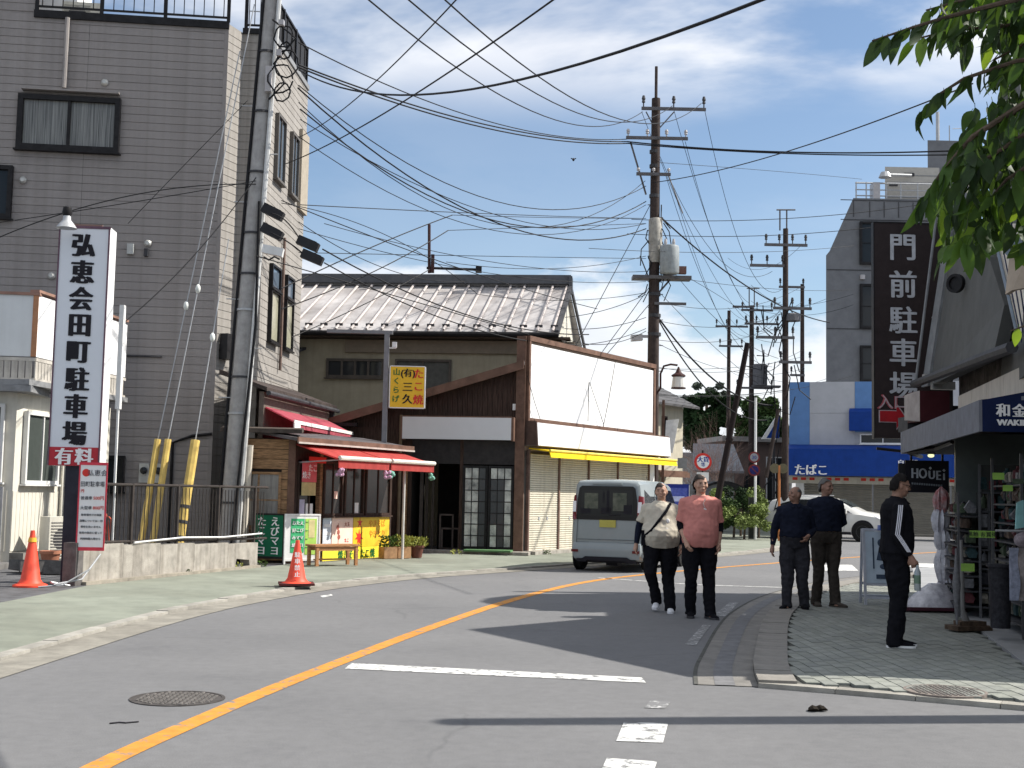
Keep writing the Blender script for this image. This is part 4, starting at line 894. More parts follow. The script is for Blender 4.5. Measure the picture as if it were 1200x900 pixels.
D2.put(MB().box(L2 - .32, L2, -.07, 0, 0, 2.55), 'end_panel', white_paint)
D2.put(MB().box(-.02, L2, -.35, 0, .05, .13), 'base_kerb', concrete_m)
D3.wall(0, 5.1, mat('shop_side', (.25, .22, .2), .8), .2)
# thin dark lines crossing the white boards (tubes a hand's width off the boards)
def onD2(u, v, off=.16):
    # point on the plane of the white front, pushed outward
    d = ray(u, v); n_ = Vector((math.sin(D2.a), -math.cos(D2.a), 0)); P = Vector((.33, 30.4, 0)) + n_ * off
    t = (P - Vector((0, 0, CAMH))).dot(n_) / d.dot(n_); return Vector((0, 0, CAMH)) + d * t
for i, pts in enumerate(([(618, 440), (626, 470), (633, 491)], [(690, 448), (689, 494)], [(691, 448), (708, 499)], [(721, 424), (713, 470), (707, 500)], [(724, 502), (718, 524)])):
    MB().tube([onD2(*p) for p in pts], .009, 4).build('sign_wire', cable_m, ws, loc=-Vector(ws.location))

# ------------------------------------------------------------------ cream house with the tin roof
rh = thing('cream_house', 'cream walled house with a long ribbed tin roof behind the shops', 'building', (-6, 34.4, 0))
H1 = Seg(rh, (-9, 34.9), (1.35, 34.03)); H2 = Seg(rh, (1.35, 34.03), (1.95, 42)); 
H1.wall(0, 5.6, cream_wall, .2)
MB().prism([(1.35, 34.0, 0), (2.1, 42.0, 0), (2.1, 42.0, 6.0), (1.55, 37.5, 7.5), (1.35, 34.0, 5.6)], (-.2, 0, 0)).build('gable_wall', cream_light, rh, loc=-Vector(rh.location))
a6 = H1.a; ux = Vector((math.cos(a6), math.sin(a6), 0)); uy = Vector((-math.sin(a6), math.cos(a6), 0))
def RH(x, y, z): return Vector((1.75, 34.0, 0)) + ux * x + uy * y + Vector((0, 0, z))
sk = .42   # the ribs run askew up the slope as the photograph shows
zlo, zhi, ylo, yhi = 5.72, 7.62, -.55, 3.5
rp = [RH(-11, ylo, zlo), RH(-.60, ylo, zlo), RH(-.42, yhi, zhi), RH(-11, yhi, zhi)]
mb = MB().add(rp + [p - Vector((0, 0, .1)) for p in rp], [(0, 1, 2, 3), (7, 6, 5, 4), (0, 4, 5, 1), (1, 5, 6, 2), (2, 6, 7, 3), (3, 7, 4, 0)])
mb.build('roof', tin_roof, rh, loc=-Vector(rh.location))
rp2 = [RH(-11, yhi, zhi), RH(-.42, yhi, zhi), RH(-.1, 8, 6.2), RH(-11, 8, 6.2)]
MB().add(rp2 + [p - Vector((0, 0, .1)) for p in rp2], [(0, 1, 2, 3), (7, 6, 5, 4), (0, 4, 5, 1), (1, 5, 6, 2), (2, 6, 7, 3), (3, 7, 4, 0)]).build('roof_back', tin_roof, rh, loc=-Vector(rh.location))
nr = 24
for i in range(nr):
    x0 = -.66 - i * .415; a = RH(x0, ylo - .02, zlo + .045); b = RH(x0 + .2, yhi - .12, zhi + .0)
    MB().tube([a, b], .035, 6).build('roof_rib', mat('rib_metal', (.50, .45, .43), .5, .12, 5), rh, loc=-Vector(rh.location))
    q = RH(x0 + .03, ylo + .26, zlo + .20); MB().obox(q, (.2, .03, .07), rz=a6).build('snow_guard', dark_grey, rh, loc=-Vector(rh.location))
q = RH(-5.95, yhi, zhi + .16); MB().obox(q, (11.2, .5, .26), rz=a6).build('ridge_cap', mat('ridge_grey', (.11, .115, .125), .5, .1), rh, loc=-Vector(rh.location))
q = RH(-.36, yhi - .02, zhi + .02); MB().obox(q, (.10, .6, .46), rz=a6).build('ridge_end', mat('ridge_grey', (.11, .115, .125)), rh, loc=-Vector(rh.location))
MB().prism([RH(-.60, ylo - .03, zlo - .12), RH(-.41, yhi, zhi - .1), RH(-.41, yhi, zhi + .10), RH(-.60, ylo - .03, zlo + .06)], ux * .10).build('bargeboard', dark_grey, rh, loc=-Vector(rh.location))
MB().prism([RH(-.40, yhi, zhi + .1), RH(-.06, 7.9, 6.3), RH(-.06, 7.9, 6.14), RH(-.40, yhi, zhi - .05)], ux * .06).build('bargeboard', dark_grey, rh, loc=-Vector(rh.location))
MB().tube([RH(-11, ylo - .06, zlo - .07), RH(-.5, ylo - .06, zlo - .07)], .07, 8).build('gutter', black_metal, rh, loc=-Vector(rh.location))
q = RH(-5.6, -.25, 5.58); MB().obox(q, (10.8, .5, .06), rz=a6).build('eave_soffit', mat('soffit_brown', (.09, .07, .055), .8, .1), rh, loc=-Vector(rh.location))
MB().obox(RH(-3.2, -.06, 5.36), (6.2, .10, .34), rz=a6).build('wall_band', mat('band_taupe', (.22, .18, .13), .8, .08), rh, loc=-Vector(rh.location))
wx = lambda u: (A(u, 430, 34.3).x + 9) / math.cos(a6)
window(H1, wx(381), wx(450), 4.50, 5.02, mat('sash_brown', (.10, .085, .07), .5), glass_dark, 4, fw=.07, d=.08, m_=.06)
window(H1, wx(463), wx(529), 4.15, 5.02, mat('sash_brown', (.10, .085, .07)), mat('shutter_leaf', (.10, .10, .09), .6), 2, fw=.06, d=.10)
window(H1, wx(343), wx(347), 3.2, 4.6, mat('sash_grey', (.2, .2, .2), .5), glass_dark, 1, fw=.03, d=.08)
H1.put(MB().prism([(0, -.02, 5.25), (0, -1.0, 5.05), (0, -1.0, 5.12), (0, -.02, 5.32)], (3.4, 0, 0)), 'side_eave', dark_grey)
H2.wall(0, 5.6, cream_light, .1)
MB().tube([RH(-.32, .6, 5.2), RH(-.32, .3, 5.45), RH(-.42, -.4, 5.6)], .05, 6).build('downpipe', white_paint, rh, loc=-Vector(rh.location))

# ------------------------------------------------------------------ utility poles
def pole(name, label, base, top, r0, r1, m, cat='utility pole', group=None):
    t = thing(name, label, cat, base, 0, group); d = Vector(top) - Vector(base)
    MB().tube([(0, 0, 0), d * .5, d], [r0, (r0 + r1) / 2, r1], 14).build('shaft', m, t, True)
    return t, d
def crossarm(t, c, half, rz, m, nins=3, ih=.22, ins=porcelain, sec=.045, both=False):
    a = MB().obox(c, (2 * half, sec * 1.6, sec * 2), rz=rz).build('crossarm', m, t)
    for i in range(nins):
        s_ = -half + .06 + (2 * half - .12) * i / max(1, nins - 1); p = (c[0] + s_ * math.cos(rz), c[1] + s_ * math.sin(rz), c[2] + sec)
        MB().lathe(p, [(.02, 0), (.02, ih * .35), (.055, ih * .4), (.04, ih * .6), (.06, ih * .7), (.035, ih)], 8).build('insulator', ins, a, True)
    return a
# left concrete pole in front of the taupe building, strongly cabled
lp, d = pole('utility_pole', 'thick concrete utility pole with cable ducts in front of the taupe building', (-5.36, 24.5, 0), (-4.82, 24.5, 12.8), .185, .135, pole_conc)
def LP(z, dx=0, dy=0): return Vector((.54 * z / 12.8 + dx, dy, z))
MB().tube([LP(.3, .20, -.10), LP(6.2, .19, -.10), LP(12.5, .17, -.08)], [.055, .05, .045], 8).build('cable_duct', mat('duct_pale', (.55, .55, .54), .45, .1, 6, metal=.2), lp, True)
MB().tube([LP(.2, .30, -.02), LP(2.3, .29, -.02)], .06, 8).build('cable_duct', mat('duct_cream', (.55, .50, .42), .6, .1), lp, True)
MB().tube([LP(.2, -.21, -.06), LP(3.4, -.20, -.06), LP(8, -.16, -.09), LP(11.5, -.13, -.10)], .03, 7).build('cable', cable_m, lp, True)
MB().tube([LP(.2, .11, -.19), LP(4.6, .24, -.16), LP(4.9, .22, -.16), LP(7.0, .12, -.17)], .028, 7).build('cable', cable_m, lp, True)
for z in (1.2, 2.9, 3.6, 4.9, 5.6, 6.4, 7.6, 8.8, 10.0, 11.2):
    MB().lathe(LP(z), [(.205 - .003 * z, -.02), (.205 - .003 * z, .02)], 14).build('band', galv if int(z * 10) % 2 else dark_grey, lp)
for i in range(9):
    z = 3.2 + i * .95; s_ = 1 if i % 2 else -1; MB().tube([LP(z, s_ * .12, -.08), LP(z, s_ * .38, -.10)], .012, 5).build('step_bolt', galv, lp)
sbx = MB()
# curled spare cable at the top
for q in range(5):
    pts = []; cx, cz = .30 + .05 * (q % 3), 10.25 - .28 * q; rr = random.uniform(.16, .30)
    for j in range(15):
        a = j / 14 * 2 * PI * random.uniform(.9, 1.1); pts.append(LP(cz + rr * math.sin(a), cx + rr * math.cos(a) * .8 + .05, -.25 + random.uniform(-.06, .06)))
    sbx.tube(pts, .017, 5)
sbx.tube([LP(10.6, .1, -.2), LP(10.2, .6, -.3), LP(9.7, .2, -.25), LP(9.3, .45, -.3), LP(9.0, .15, -.2)], .02, 5).build('spare_cable', cable_m, lp, True)
for q_, sz_ in ((LP(9.4, .12, -.22), (.12, .1, .5)), (LP(9.9, .3, -.3), (.1, .1, .12)), (LP(10.5, .3, -.3), (.1, .12, .1))): MB().obox(q_, sz_).build('terminal', porcelain, lp)
for i, (u, v) in enumerate(((320, 249), (319, 272))):
    p = A(u, v, 24.2) - Vector(lp.location); b = MB().obox(p, (.42, .2, .17), ry=.45)
    b.obox(p + Vector((0, 0, .09)), (.36, .16, .03), ry=.45).build('closure_box', mat('closure_black', (.03, .03, .033), .5, .1), lp)
p = A(320, 294, 24.2) - Vector(lp.location); MB().obox(p, (.40, .14, .16), ry=.2).build('terminal_box', white_paint, lp)
MB().tube([p + Vector((-.15, -.1, -.14)), p + Vector((-.05, -.12, -.2)), p + Vector((.05, -.1, -.13)), p + Vector((.15, -.1, -.18))], .02, 5).build('loop_cable', cable_m, lp)
for i, (u, v, lab) in enumerate(((361, 286, 'black cable splice box hanging on the line, upper of the pair'), (366, 302, 'black cable splice box hanging on the line, lower of the pair'))):
    p = A(u, v, 24.0); b = MB().obox((0, 0, 0), (.42, .18, .16), ry=.38).obox((0, 0, .085), (.36, .14, .03), ry=.38)
    t_ = solo(b, 'splice_box', mat('closure_black', (.03, .03, .033)), lab, 'cable box', loc=p)
# guy wires and yellow guards
GW = [((-6.9, 22.6), (185, 515), 300, 'first yellow guy wire guard from the parking sign'), ((-6.7, 22.9), (197, 515), 303, 'second yellow guy wire guard, close beside the first'), ((-6.1, 23.6), (229, 516), 308, 'third and thickest yellow guy wire guard, nearest the utility pole')]
for i, ((gx, gy), tu, z12, lab) in enumerate(GW):
    b0 = Vector((gx, gy, .05)); b0 = G([162, 176, 207][i], [640, 638, 634][i]); b0 = Vector((A([162, 176, 207][i], 632, 22.9).x, 22.9, .05))
    tp = A(tu[0], tu[1], 23.3); t = thing('guy_guard', lab, 'guy wire guard', b0); L_ = tp - b0
    MB().tube([(0, 0, 0), L_], .062 if i < 2 else .085, 8).build('tube', yellow_guard, t, True)
    for k_ in range(4): MB().tube([L_ * (.1 + .12 * k_), L_ * (.125 + .12 * k_)], .068 if i < 2 else .092, 8).build('band', dark_grey, t) if i == 2 else None
    te = [A(281, 60, 24.2), A(298, 5, 24.3), A(268, 280, 24.0)][i]
    MB().tube([L_, te - b0], .011, 5).build('wire', galv, t)
    ij = [A(224, 322, 23.7), A(230, 335, 23.8), A(266, 400, 24)][i] - b0
    MB().ball(L_ + (te - b0 - L_) * (.33 if i < 2 else .5), (.05, .05, .09), 10, 6).build('insulator', mat('insul_white', (.7, .72, .68), .4), t, True)

# centre pole
PC = Vector((4.2, 38.0, 0))
cp, d = pole('utility_pole', 'tall brown utility pole with transformer behind the white boarded shop', PC, PC + Vector((0, 0, 13.5)), .20, .13, pole_brown)
MB().tube([(0.0, 0, 12.6), (0, 0, 14.5)], .045, 8).build('mast', pole_brown, cp)
arm_m = mat('arm_metal', (.13, .125, .13), .5, .15)
def PX(u, v, Y=38.0): return A(u, v, Y) - PC
def arm_px(u0, u1, v, n, ih=.3, yo=-.2, both=False, sec=.045):
    a, b = PX(u0, v), PX(u1, v); c = (a + b) / 2; c.y = yo; return crossarm(cp, c, (b - a).length / 2, 0, arm_m, n, ih, dark_grey if ih > .25 else porcelain, sec)
arm_px(751, 826, 130, 3, .35); arm_px(733, 805, 164, 4, .22); arm_px(745, 785, 206, 3, .14)
MB().tube([PX(757, 131), PX(766, 148)], .02, 5).tube([PX(790, 131), PX(771, 152)], .02, 5).build('brace', arm_m, cp)
MB().tube([PX(739, 167), PX(757, 228)], .03, 5).tube([PX(783, 205), PX(800, 250)], .022, 5).build('brace', arm_m, cp)
tr = MB().lathe(PX(783, 323) + Vector((0, -.3, 0)), [(.26, 0), (.29, .05), (.29, .78), (.27, .84), (.10, .88), (.001, .9)], 16).build('transformer', mat('transformer_grey', (.30, .33, .34), .5, .12, 6, streak=.4), cp, True)
for k_ in (-.12, .12): MB().lathe(PX(783, 323) + Vector((k_, -.3, .86)), [(.04, 0), (.05, .1), (.03, .2)], 8).build('bushing', porcelain, tr)
MB().obox((PX(742, 326) + PX(808, 326)) / 2, (1.75, .5, .1)).build('platform', arm_m, cp)
MB().tube([PX(766, 350), PX(785, 328)], .03, 5).tube([PX(750, 300), PX(760, 325)], .02, 5).build('brace', arm_m, cp)
MB().obox(PX(797, 322) + Vector((0, -.2, .1)), (.3, .2, .22)).build('fuse_box', mat('fuse_rust', (.16, .09, .08), .6), cp)
a, b = PX(766, 357), PX(803, 357); MB().obox((a + b) / 2 + Vector((0, -.2, 0)), (b.x - a.x, .06, .08)).build('crossarm', arm_m, cp)
MB().lathe(PX(768, 285), [(.19, -.6), (.21, 0), (.21, .7), (.18, .75)], 12).build('cable_sleeve', mat('sleeve_pale', (.36, .34, .30), .6, .2), cp, True)
for i in range(14):
    v = 240 + i * 15; s_ = 1 if i % 2 else -1; MB().tube([PX(768 + s_ * 3, v), PX(768 + s_ * 9, v)], .014, 5).build('step_bolt', arm_m, cp)
for v in (178, 195, 230, 262, 300, 345, 370, 392): MB().lathe(PX(767, v), [(.215 - .0002 * (500 - v), -.05), (.215 - .0002 * (500 - v), .05)], 12).build('band', dark_grey, cp)
cl = MB()
for i in range(16):
    u = 767 + random.uniform(-10, 12); v = random.uniform(225, 345); p0 = PX(u, v); p1 = PX(u + random.uniform(-12, 12), v + random.uniform(12, 36)); mid = (p0 + p1) / 2 + Vector((random.uniform(-.2, .2), -.15, random.uniform(-.1, .1)))
    cl.tube([p0, mid, p1], .018, 4)
tag(cl.build('jumper_cables', cable_m, cp), kind='stuff')
p = PX(746, 396); MB().obox(p, (.34, .3, .17), ry=-.1).obox(p + Vector((.25, 0, .05)), (.3, .08, .08)).build('camera_box', porcelain, cp)
# street lamp beside it
sl = thing('street_lamp', 'brown street lamp with a hanging lantern shade on a curved arm', 'street lamp', (4.0, 36.9, 0))
SLo = Vector((4.0, 36.9, 0)); SP = lambda u, v: A(u, v, 36.9) - SLo
lampbrown = mat('lamp_brown', (.06, .028, .026), .5, .15)
MB().box(SP(762, 450).x - .13, SP(762, 450).x + .17, -.15, .15, 0, SP(762, 434).z).build('post', lampbrown, sl)
MB().tube([SP(769, 462), SP(774, 455), SP(774, 438), SP(778, 429), SP(786, 427), SP(794, 428)], .03, 8).build('arm', lampbrown, sl, True)
q = SP(795, 454); MB().lathe(q, [(.17, .30), (.21, .33), (.20, .36), (.10, .42), (.05, .52), (.02, .60)], 14).build('shade', lampbrown, sl)
MB().lathe(q + Vector((0, 0, -.0)), [(.19, -.02), (.205, 0), (.165, .30)], 14).build('glass', mat('lantern_glass', (.60, .58, .54), .2, .05, spec=.8), sl)
MB().lathe(q, [(.215, -.04), (.215, -.01)], 14).build('ring', lampbrown, sl)

# far poles along the street
def far_pole(name, label, u, vtop, Y, r, arms, m=pole_brown, lean=0.0, group=None, extra=None):
    b = A(u, 600, Y); b.z = 0; tp = A(u + lean, vtop, Y); tp.y = Y
    t, d = pole(name, label, b, (b.x + (tp.x - A(u, vtop, Y).x), Y, tp.z), r, r * .7, m, group=group); 
    for (u0, u1, v, n) in arms:
        a_, c_ = A(u0, v, Y) - b, A(u1, v, Y) - b; c = (a_ + c_) / 2; c.y -= .15
        crossarm(t, c, (c_ - a_).length / 2, 0, arm_m, n, .35, dark_grey, .05)
    return t, b
fp, b = far_pole('utility_pole', 'brown utility pole at the corner of the blue awning building', 920, 268, 47, .135, [(878, 918, 312, 3), (895, 945, 288, 4), (905, 950, 362, 3), (885, 930, 396, 3), (912, 950, 425, 2)])
MB().tube([A(914, 270, 47) - b, A(914, 246, 47) - b], .03, 5).tube([A(922, 270, 47) - b, A(922, 246, 47) - b], .03, 5).tube([A(910, 246, 47) - b, A(932, 246, 47) - b], .03, 5).build('mast_frame', arm_m, fp)
cl = MB()
for i in range(26):
    u = 918 + random.uniform(-26, 14); v = random.uniform(340, 560); p0 = A(u, v, 46.9) - b; p1 = A(u + random.uniform(-22, 20), v + random.uniform(10, 50), 46.9) - b
    cl.tube([p0, (p0 + p1) / 2 + Vector((random.uniform(-.3, .3), -.1, random.uniform(-.5, .1))), p1], .02, 4)
tag(cl.build('jumper_cables', cable_m, fp), kind='stuff')
MB().lathe(A(929, 377, 47) - b, [(.02, 0), (.3, .02), (.3, .25), (.25, .3)], 12).build('transformer', mat('transformer_dark', (.14, .14, .15), .6), fp)
MB().tube([A(912, 480, 46.8) - b, A(898, 560, 46.8) - b], .07, 8).build('stay', pole_brown, fp)
far_pole('utility_pole', 'thin brown utility pole just right of the corner pole, before the grey building', 940, 333, 58, .12, [(912, 942, 337, 2), (925, 942, 440, 2)])
fp2, b = far_pole('utility_pole', 'utility pole with double mast above the round traffic signs', 880, 358, 62, .15, [(858, 882, 360, 0), (868, 905, 364, 3), (872, 912, 380, 4), (862, 905, 455, 2)])
MB().tube([A(878, 360, 62) - b, A(878, 338, 62) - b], .03, 5).tube([A(884, 360, 62) - b, A(884, 338, 62) - b], .03, 5).tube([A(875, 338, 62) - b, A(890, 338, 62) - b], .03, 5).build('mast_frame', arm_m, fp2)
MB().lathe(A(890, 452, 62) - b, [(.38, 0), (.38, 1.0), (.3, 1.05)], 12).build('transformer', mat('transformer_dark', (.14, .14, .15)), fp2)
MB().obox(A(897, 453, 62) - b, (1.4, .5, .1)).build('platform', arm_m, fp2)
far_pole('utility_pole', 'slender utility pole farthest left of the far group, over the trees', 853, 364, 70, .13, [(838, 876, 383, 4), (842, 870, 406, 3)])
a, b_ = A(835, 560, 44), A(876, 402, 44); a.z = 0; a.x = A(832, 580, 44).x
o = solo(MB().tube([(0, 0, 0), b_ - a], [.12, .09], 10).tube([(b_ - a) * .5, (b_ - a) * .5 + Vector((.05, 0, .12))], .13, 8), 'leaning_pole', mat('pole_black', (.022, .016, .016), .8), 'dark leaning prop pole crossing before the far trees', 'utility pole', True, loc=a)

# ------------------------------------------------------------------ street furniture and buildings down the street
hs = thing('tiled_house', 'cream two-storey house with a dark tiled roof beyond the street lamp', 'building', (7.2, 48, 0))
X0 = A(762, 540, 47).x; F1 = Seg(hs, (X0 - 2, 46.3), (A(806, 540, 50).x, 51.5)); F0 = Seg(hs, (X0 - 6, 47.5), (X0 - 2, 46.3))
ch_wall = mat('house_cream', (.50, .46, .36), .8, .06, 3, streak=.2)
F1.wall(0, 5.05, ch_wall); F0.wall(0, 5.05, ch_wall)
for j in range(7):
    F1.put(MB().prism([(-.4, -.55 + j * .33, 4.98 + j * .16), (-.4, -.20 + j * .33, 5.16 + j * .16), (-.4, -.20 + j * .33, 5.22 + j * .16), (-.4, -.55 + j * .33, 5.07 + j * .16)], (F1.L + .8, 0, 0)), 'roof_tile_row', mat('roof_tile', (.10, .098, .10), .6, .2, 8))
F1.put(MB().box(-.4, F1.L + .4, 1.7, 2.0, 6.1, 6.35), 'ridge', mat('roof_tile', (.10, .098, .10)))
F1.put(MB().prism([(F1.L + .0, 0, 5.05), (F1.L, 3.4, 5.05), (F1.L, 1.7, 6.1)], (-.15, 0, 0)), 'gable', ch_wall)
for (x0, x1, z0, z1) in ((3.4, 4.0, 2.9, 4.5), (4.7, 5.0, 3.0, 4.6)): window(F1, x0, x1, z0, z1, mat('brown_sash', (.07, .05, .045), .5), glass_dark, 1, fw=.06, d=.1)
F1.put(MB().box(3.0, 5.2, -.9, 0, 2.35, 2.45).box(3.0, 5.2, -1.0, -.9, 2.2, 2.4), 'porch_roof', brown_trim)
F1.put(MB().box(2.6, 3.1, -.5, -.1, 2.4, 3.9), 'side_panel', white_paint)
sgn = thing('projecting_sign', 'pale projecting shop sign beside the end of the white boards', 'sign', (4.45, 37.6, 0), R(-8))
MB().prism([(.06, 0, 2.75), (.30, 0, 2.75), (.48, 0, 3.75), (.1, 0, 3.7)], (0, .12, 0)).build('panel', mat('sign_offwhite', (.78, .78, .76), .5), sgn)
MB().box(-.02, .06, .02, .10, 0, 4.3).build('post', brown_trim, sgn)
MB().box(.45, .72, -.1, .15, 2.3, 2.6).build('lower_box', mid_grey, sgn)
# vending machine
vm = thing('vending_machine', 'blue drinks vending machine seen between the two walking men', 'vending machine', (A(795, 600, 43).x, 43, .06), R(10))
MB().box(-.36, .36, 0, .6, 0, 1.83).build('cabinet', mat('vend_blue', (.02, .035, .22), .4, .05), vm); MB().box(-.30, .30, -.015, -.001, .85, 1.7).build('display', mat('vend_display', (.06, .09, .40), .15, .2, 12), vm)
MB().box(-.25, .2, -.02, -.016, 1.25, 1.42).build('logo_panel', mat('vend_white', (.5, .55, .8), .5), vm); MB().box(-.28, .28, -.02, -.001, .18, .38).build('chute', black_metal, vm); MB().box(.362, .38, 0, .6, .05, 1.8).build('side_panel', white_paint, vm)
# round road signs
def ringsign(t, c, r, face, ring, y=-.04, bar=False):
    def disc(rr, yy, th=.012): return MB().lathe((0, 0, 0), [(rr, 0), (rr, th)], 24).xf(Matrix.Translation((c[0], yy, c[2])) @ Matrix.Rotation(PI / 2, 4, 'X'))
    disc(r, y).build('disc', ring, t); disc(r * .72, y - .012).build('face', face, t)
    if bar: MB().obox((c[0], y - .026, c[2]), (r * 1.7, .006, r * .16), ry=.785).build('bar', ring if bar == 1 else red_ink, t)
blue_ink = mat('sign_blue', (.02, .05, .30), .5)
s1 = thing('road_sign', 'round white traffic sign with red ring and plate below, before the leaning pole', 'road sign', (A(823, 600, 42).x, 42, 0), R(5))
MB().tube([(0, 0, 0), (0, 0, 3.0)], .03, 8).build('post', black_metal, s1); ringsign(s1, (0, 0, 2.62), .29, white_ink, red_ink, bar=False)
text('大貨', .20, blue_ink, s1, (0, -.06, 2.70), bold=.01); text('等', .14, blue_ink, s1, (0, -.06, 2.53), bold=.006)
MB().box(-.2, .2, -.03, -.015, 2.0, 2.28).build('plate', white_paint, s1)
s2 = thing('road_sign', 'white signpost with a red ringed disc over a blue no-parking disc', 'road sign', (A(885, 600, 45).x, 45, 0), R(-4))
MB().tube([(0, 0, 0), (0, 0, 5.0)], .045, 8).build('post', white_paint, s2)
z1, z2 = A(884, 536, 45).z, A(884, 551, 45).z
ringsign(s2, (-.05, 0, z1), .20, mat('face_dull', (.30, .30, .32), .6), mat('ring_dull', (.20, .04, .04), .6)); text('30', .17, blue_ink, s2, (-.05, -.065, z1)); ringsign(s2, (-.05, 0, z2), .21, mat('face_navy', (.03, .03, .14), .6), mat('ring_dull', (.20, .04, .04)), bar=1)
MB().box(-.2, .05, .1, .35, 0, 1.5).build('cabinet', mat('cabinet_dark', (.05, .055, .05), .6), s2)
mr_ = thing('traffic_mirror', 'round yellow-rimmed traffic mirror at the foot of the corner pole', 'mirror', (A(913, 600, 44).x, 44, 0))
MB().tube([(0, 0, 0), (0, 0, 2.6)], .045, 8).build('post', mat('mirror_post', (.45, .16, .05), .6), mr_)
for dx in (-.15, .13): MB().lathe((0, 0, 0), [(.17, 0), (.17, .03), (.05, .08)], 20).xf(Matrix.Translation((dx, -.02, 2.5)) @ Matrix.Rotation(-PI / 2, 4, 'X')).build('mirror', mat('mirror_back', (.15, .13, .08), .5), mr_, True)
# brown house, grey roofed shed, greenery at the bend
bh = thing('brown_house', 'plain brown walled house behind the round traffic signs', 'building', (15, 70, 0))
Bx = lambda u: A(u, 550, 66).x
Q1 = Seg(bh, (Bx(850), 66), (Bx(935), 66.5)); Q1.wall(0, 4.35, mat('wall_mauve', (.17, .125, .11), .85, .06, 3, streak=.2), 4)
Q1.put(MB().box(-.3, Q1.L + .2, -.4, 4.2, 4.35, 4.6), 'flat_roof', mat('flat_roof', (.33, .31, .29), .7)); Q1.put(MB().box(1, 1.8, -.05, 0, 1.2, 2.6), 'window', glass_dark)
window(Q1, Q1.L - 1.6, Q1.L - .6, 1.3, 3.6, white_paint, glass_dark, 2)
Q2 = thing('grey_roof_shed', 'low building with a pale grey metal roof left of the brown house', 'building', (10, 60, 0))
sx0, sx1 = A(812, 540, 60).x, A(862, 540, 60).x
MB().prism([(sx0 - 10, 0, 2.6), (sx1 - 10 + .4, 0, 2.6), (sx1 - 10 + .5, 3.5, 4.0), (sx0 - 10 + .5, 3.5, 4.0)], (0, 0, .1)).build('roof', mat('shed_roof', (.20, .21, .225), .6, .12, 4), Q2)
MB().box(sx0 - 10 + .2, sx1 - 10, .3, 4, 0, 2.6).build('wall', mat('shed_wall', (.40, .40, .37), .8), Q2)
window(Seg(Q2, (sx0 + .2, 60.3), (sx1, 60.3)), .4, 1.4, 1.0, 2.1, white_paint, glass_dark, 2)
ca = thing('canopy_arch', 'dark arched carport roof behind the pink-shirted man', 'canopy', (A(848, 590, 52).x, 52, 0))
ar = MB(); n_ = 12
pts = [(-1.15 + 2.3 * i / n_, 0, 1.72 + .42 * math.sin(PI * i / n_)) for i in range(n_ + 1)]; ar.prism(pts + [(x, 0, z - .1) for x, y, z in pts[::-1]], (0, 3, 0)); ar.build('arch_roof', black_metal, ca)
for x in (-1.1, 1.1): B(x - .04, x + .04, 0, .08, 0, 1.7, 'post', dark_grey, ca)
bs = MB()
for s_ in (0,): bs.box(-3.4, 0, .2, .5, 1.55, 2.0)
bs.build('beam', mid_grey, ca)

# generic foliage crown: leaf cards through the volume in clumps
def crown(name, m, parent, clumps, per, lw, seed=1, kind='stuff'):
    rnd = random.Random(seed); b = MB()
    for (cx, cy, cz, r) in clumps:
        for i in range(per):
            while True:
                x, y, z = rnd.uniform(-1, 1), rnd.uniform(-1, 1), rnd.uniform(-1, 1); q = x * x + y * y + z * z
                if .15 < q < 1: break
            c = Vector((cx + x * r, cy + y * r, cz + z * r * .85)); a = rnd.uniform(0, 2 * PI); e = rnd.uniform(-.9, .9)
            dd = Vector((math.cos(a) * math.cos(e), math.sin(a) * math.cos(e), math.sin(e))) * lw * rnd.uniform(.7, 1.3); s_ = dd.cross(Vector((rnd.uniform(-1, 1), rnd.uniform(-1, 1), rnd.uniform(-1, 1)))).normalized() * lw * .45
            b.add([c - dd, c + s_, c + dd, c - s_], [(0, 1, 2, 3)])
    return b.build(name, m, parent)
fol_dark = mat('foliage_dark', (.030, .060, .022), .8, .35, .8); fol_mid = mat('foliage_mid', (.055, .095, .028), .8, .3, 1.2); fol_lime = mat('foliage_lime', (.19, .25, .06), .8, .3, 2)
fol_bare = mat('twigs_pink', (.30, .20, .165), .9, .2)
def far_tree(label, u, v, Y, w, h, m, n=10, per=170, lw=.35, seed=3, flat=False):
    c = A(u, v, Y); rnd = random.Random(seed)
    t = thing('tree', label, 'tree', (c.x, Y, 0)); MB().tube([(0, 0, 0), (.1, 0, c.z * .5), (0, 0, c.z)], [.35, .25, .12], 8).build('trunk', bark, t)
    cl_ = []
    for i in range(n):
        a = rnd.uniform(-1, 1); zz = rnd.uniform(-1, 1); cl_.append((a * w / 2 * (1 if flat else math.sqrt(max(0, 1 - zz * zz * .6))), rnd.uniform(-w / 3, w / 3), c.z + zz * h / 2, rnd.uniform(.16, .28) * min(w, h)))
    crown('crown', m, t, cl_, per, lw, seed); return t
far_tree('dark clipped evergreen tree block, left of the far pole group', 834, 492, 95, 2.9, 3.6, fol_dark, 30, 420, .26, 1, True)
far_tree('mid green tree behind the utility pole with double mast', 884, 495, 105, 3.6, 3.4, fol_mid, 24, 300, .28, 2)
far_tree('thin-crowned umbrella pine rising behind the clipped evergreens', 828, 463, 120, 4.2, 1.8, mat('pine_haze', (.09, .11, .085), .8, .2), 9, 130, .22, 5, True)
far_tree('dark tree low behind the corner pole and blue wall', 906, 512, 90, 2.2, 2.4, fol_dark, 14, 190, .26, 6)
far_tree('hazy dark tree at the street end, right of the tiled house', 812, 507, 110, 2.4, 2.6, mat('pine_haze', (.09, .11, .085)), 8, 150, .26, 8)
bt = thing('bare_shrub_tree', 'pinkish twiggy tree in front of the brown house', 'tree', (A(858, 600, 56).x, 56, 0)); rnd = random.Random(4); b = MB()
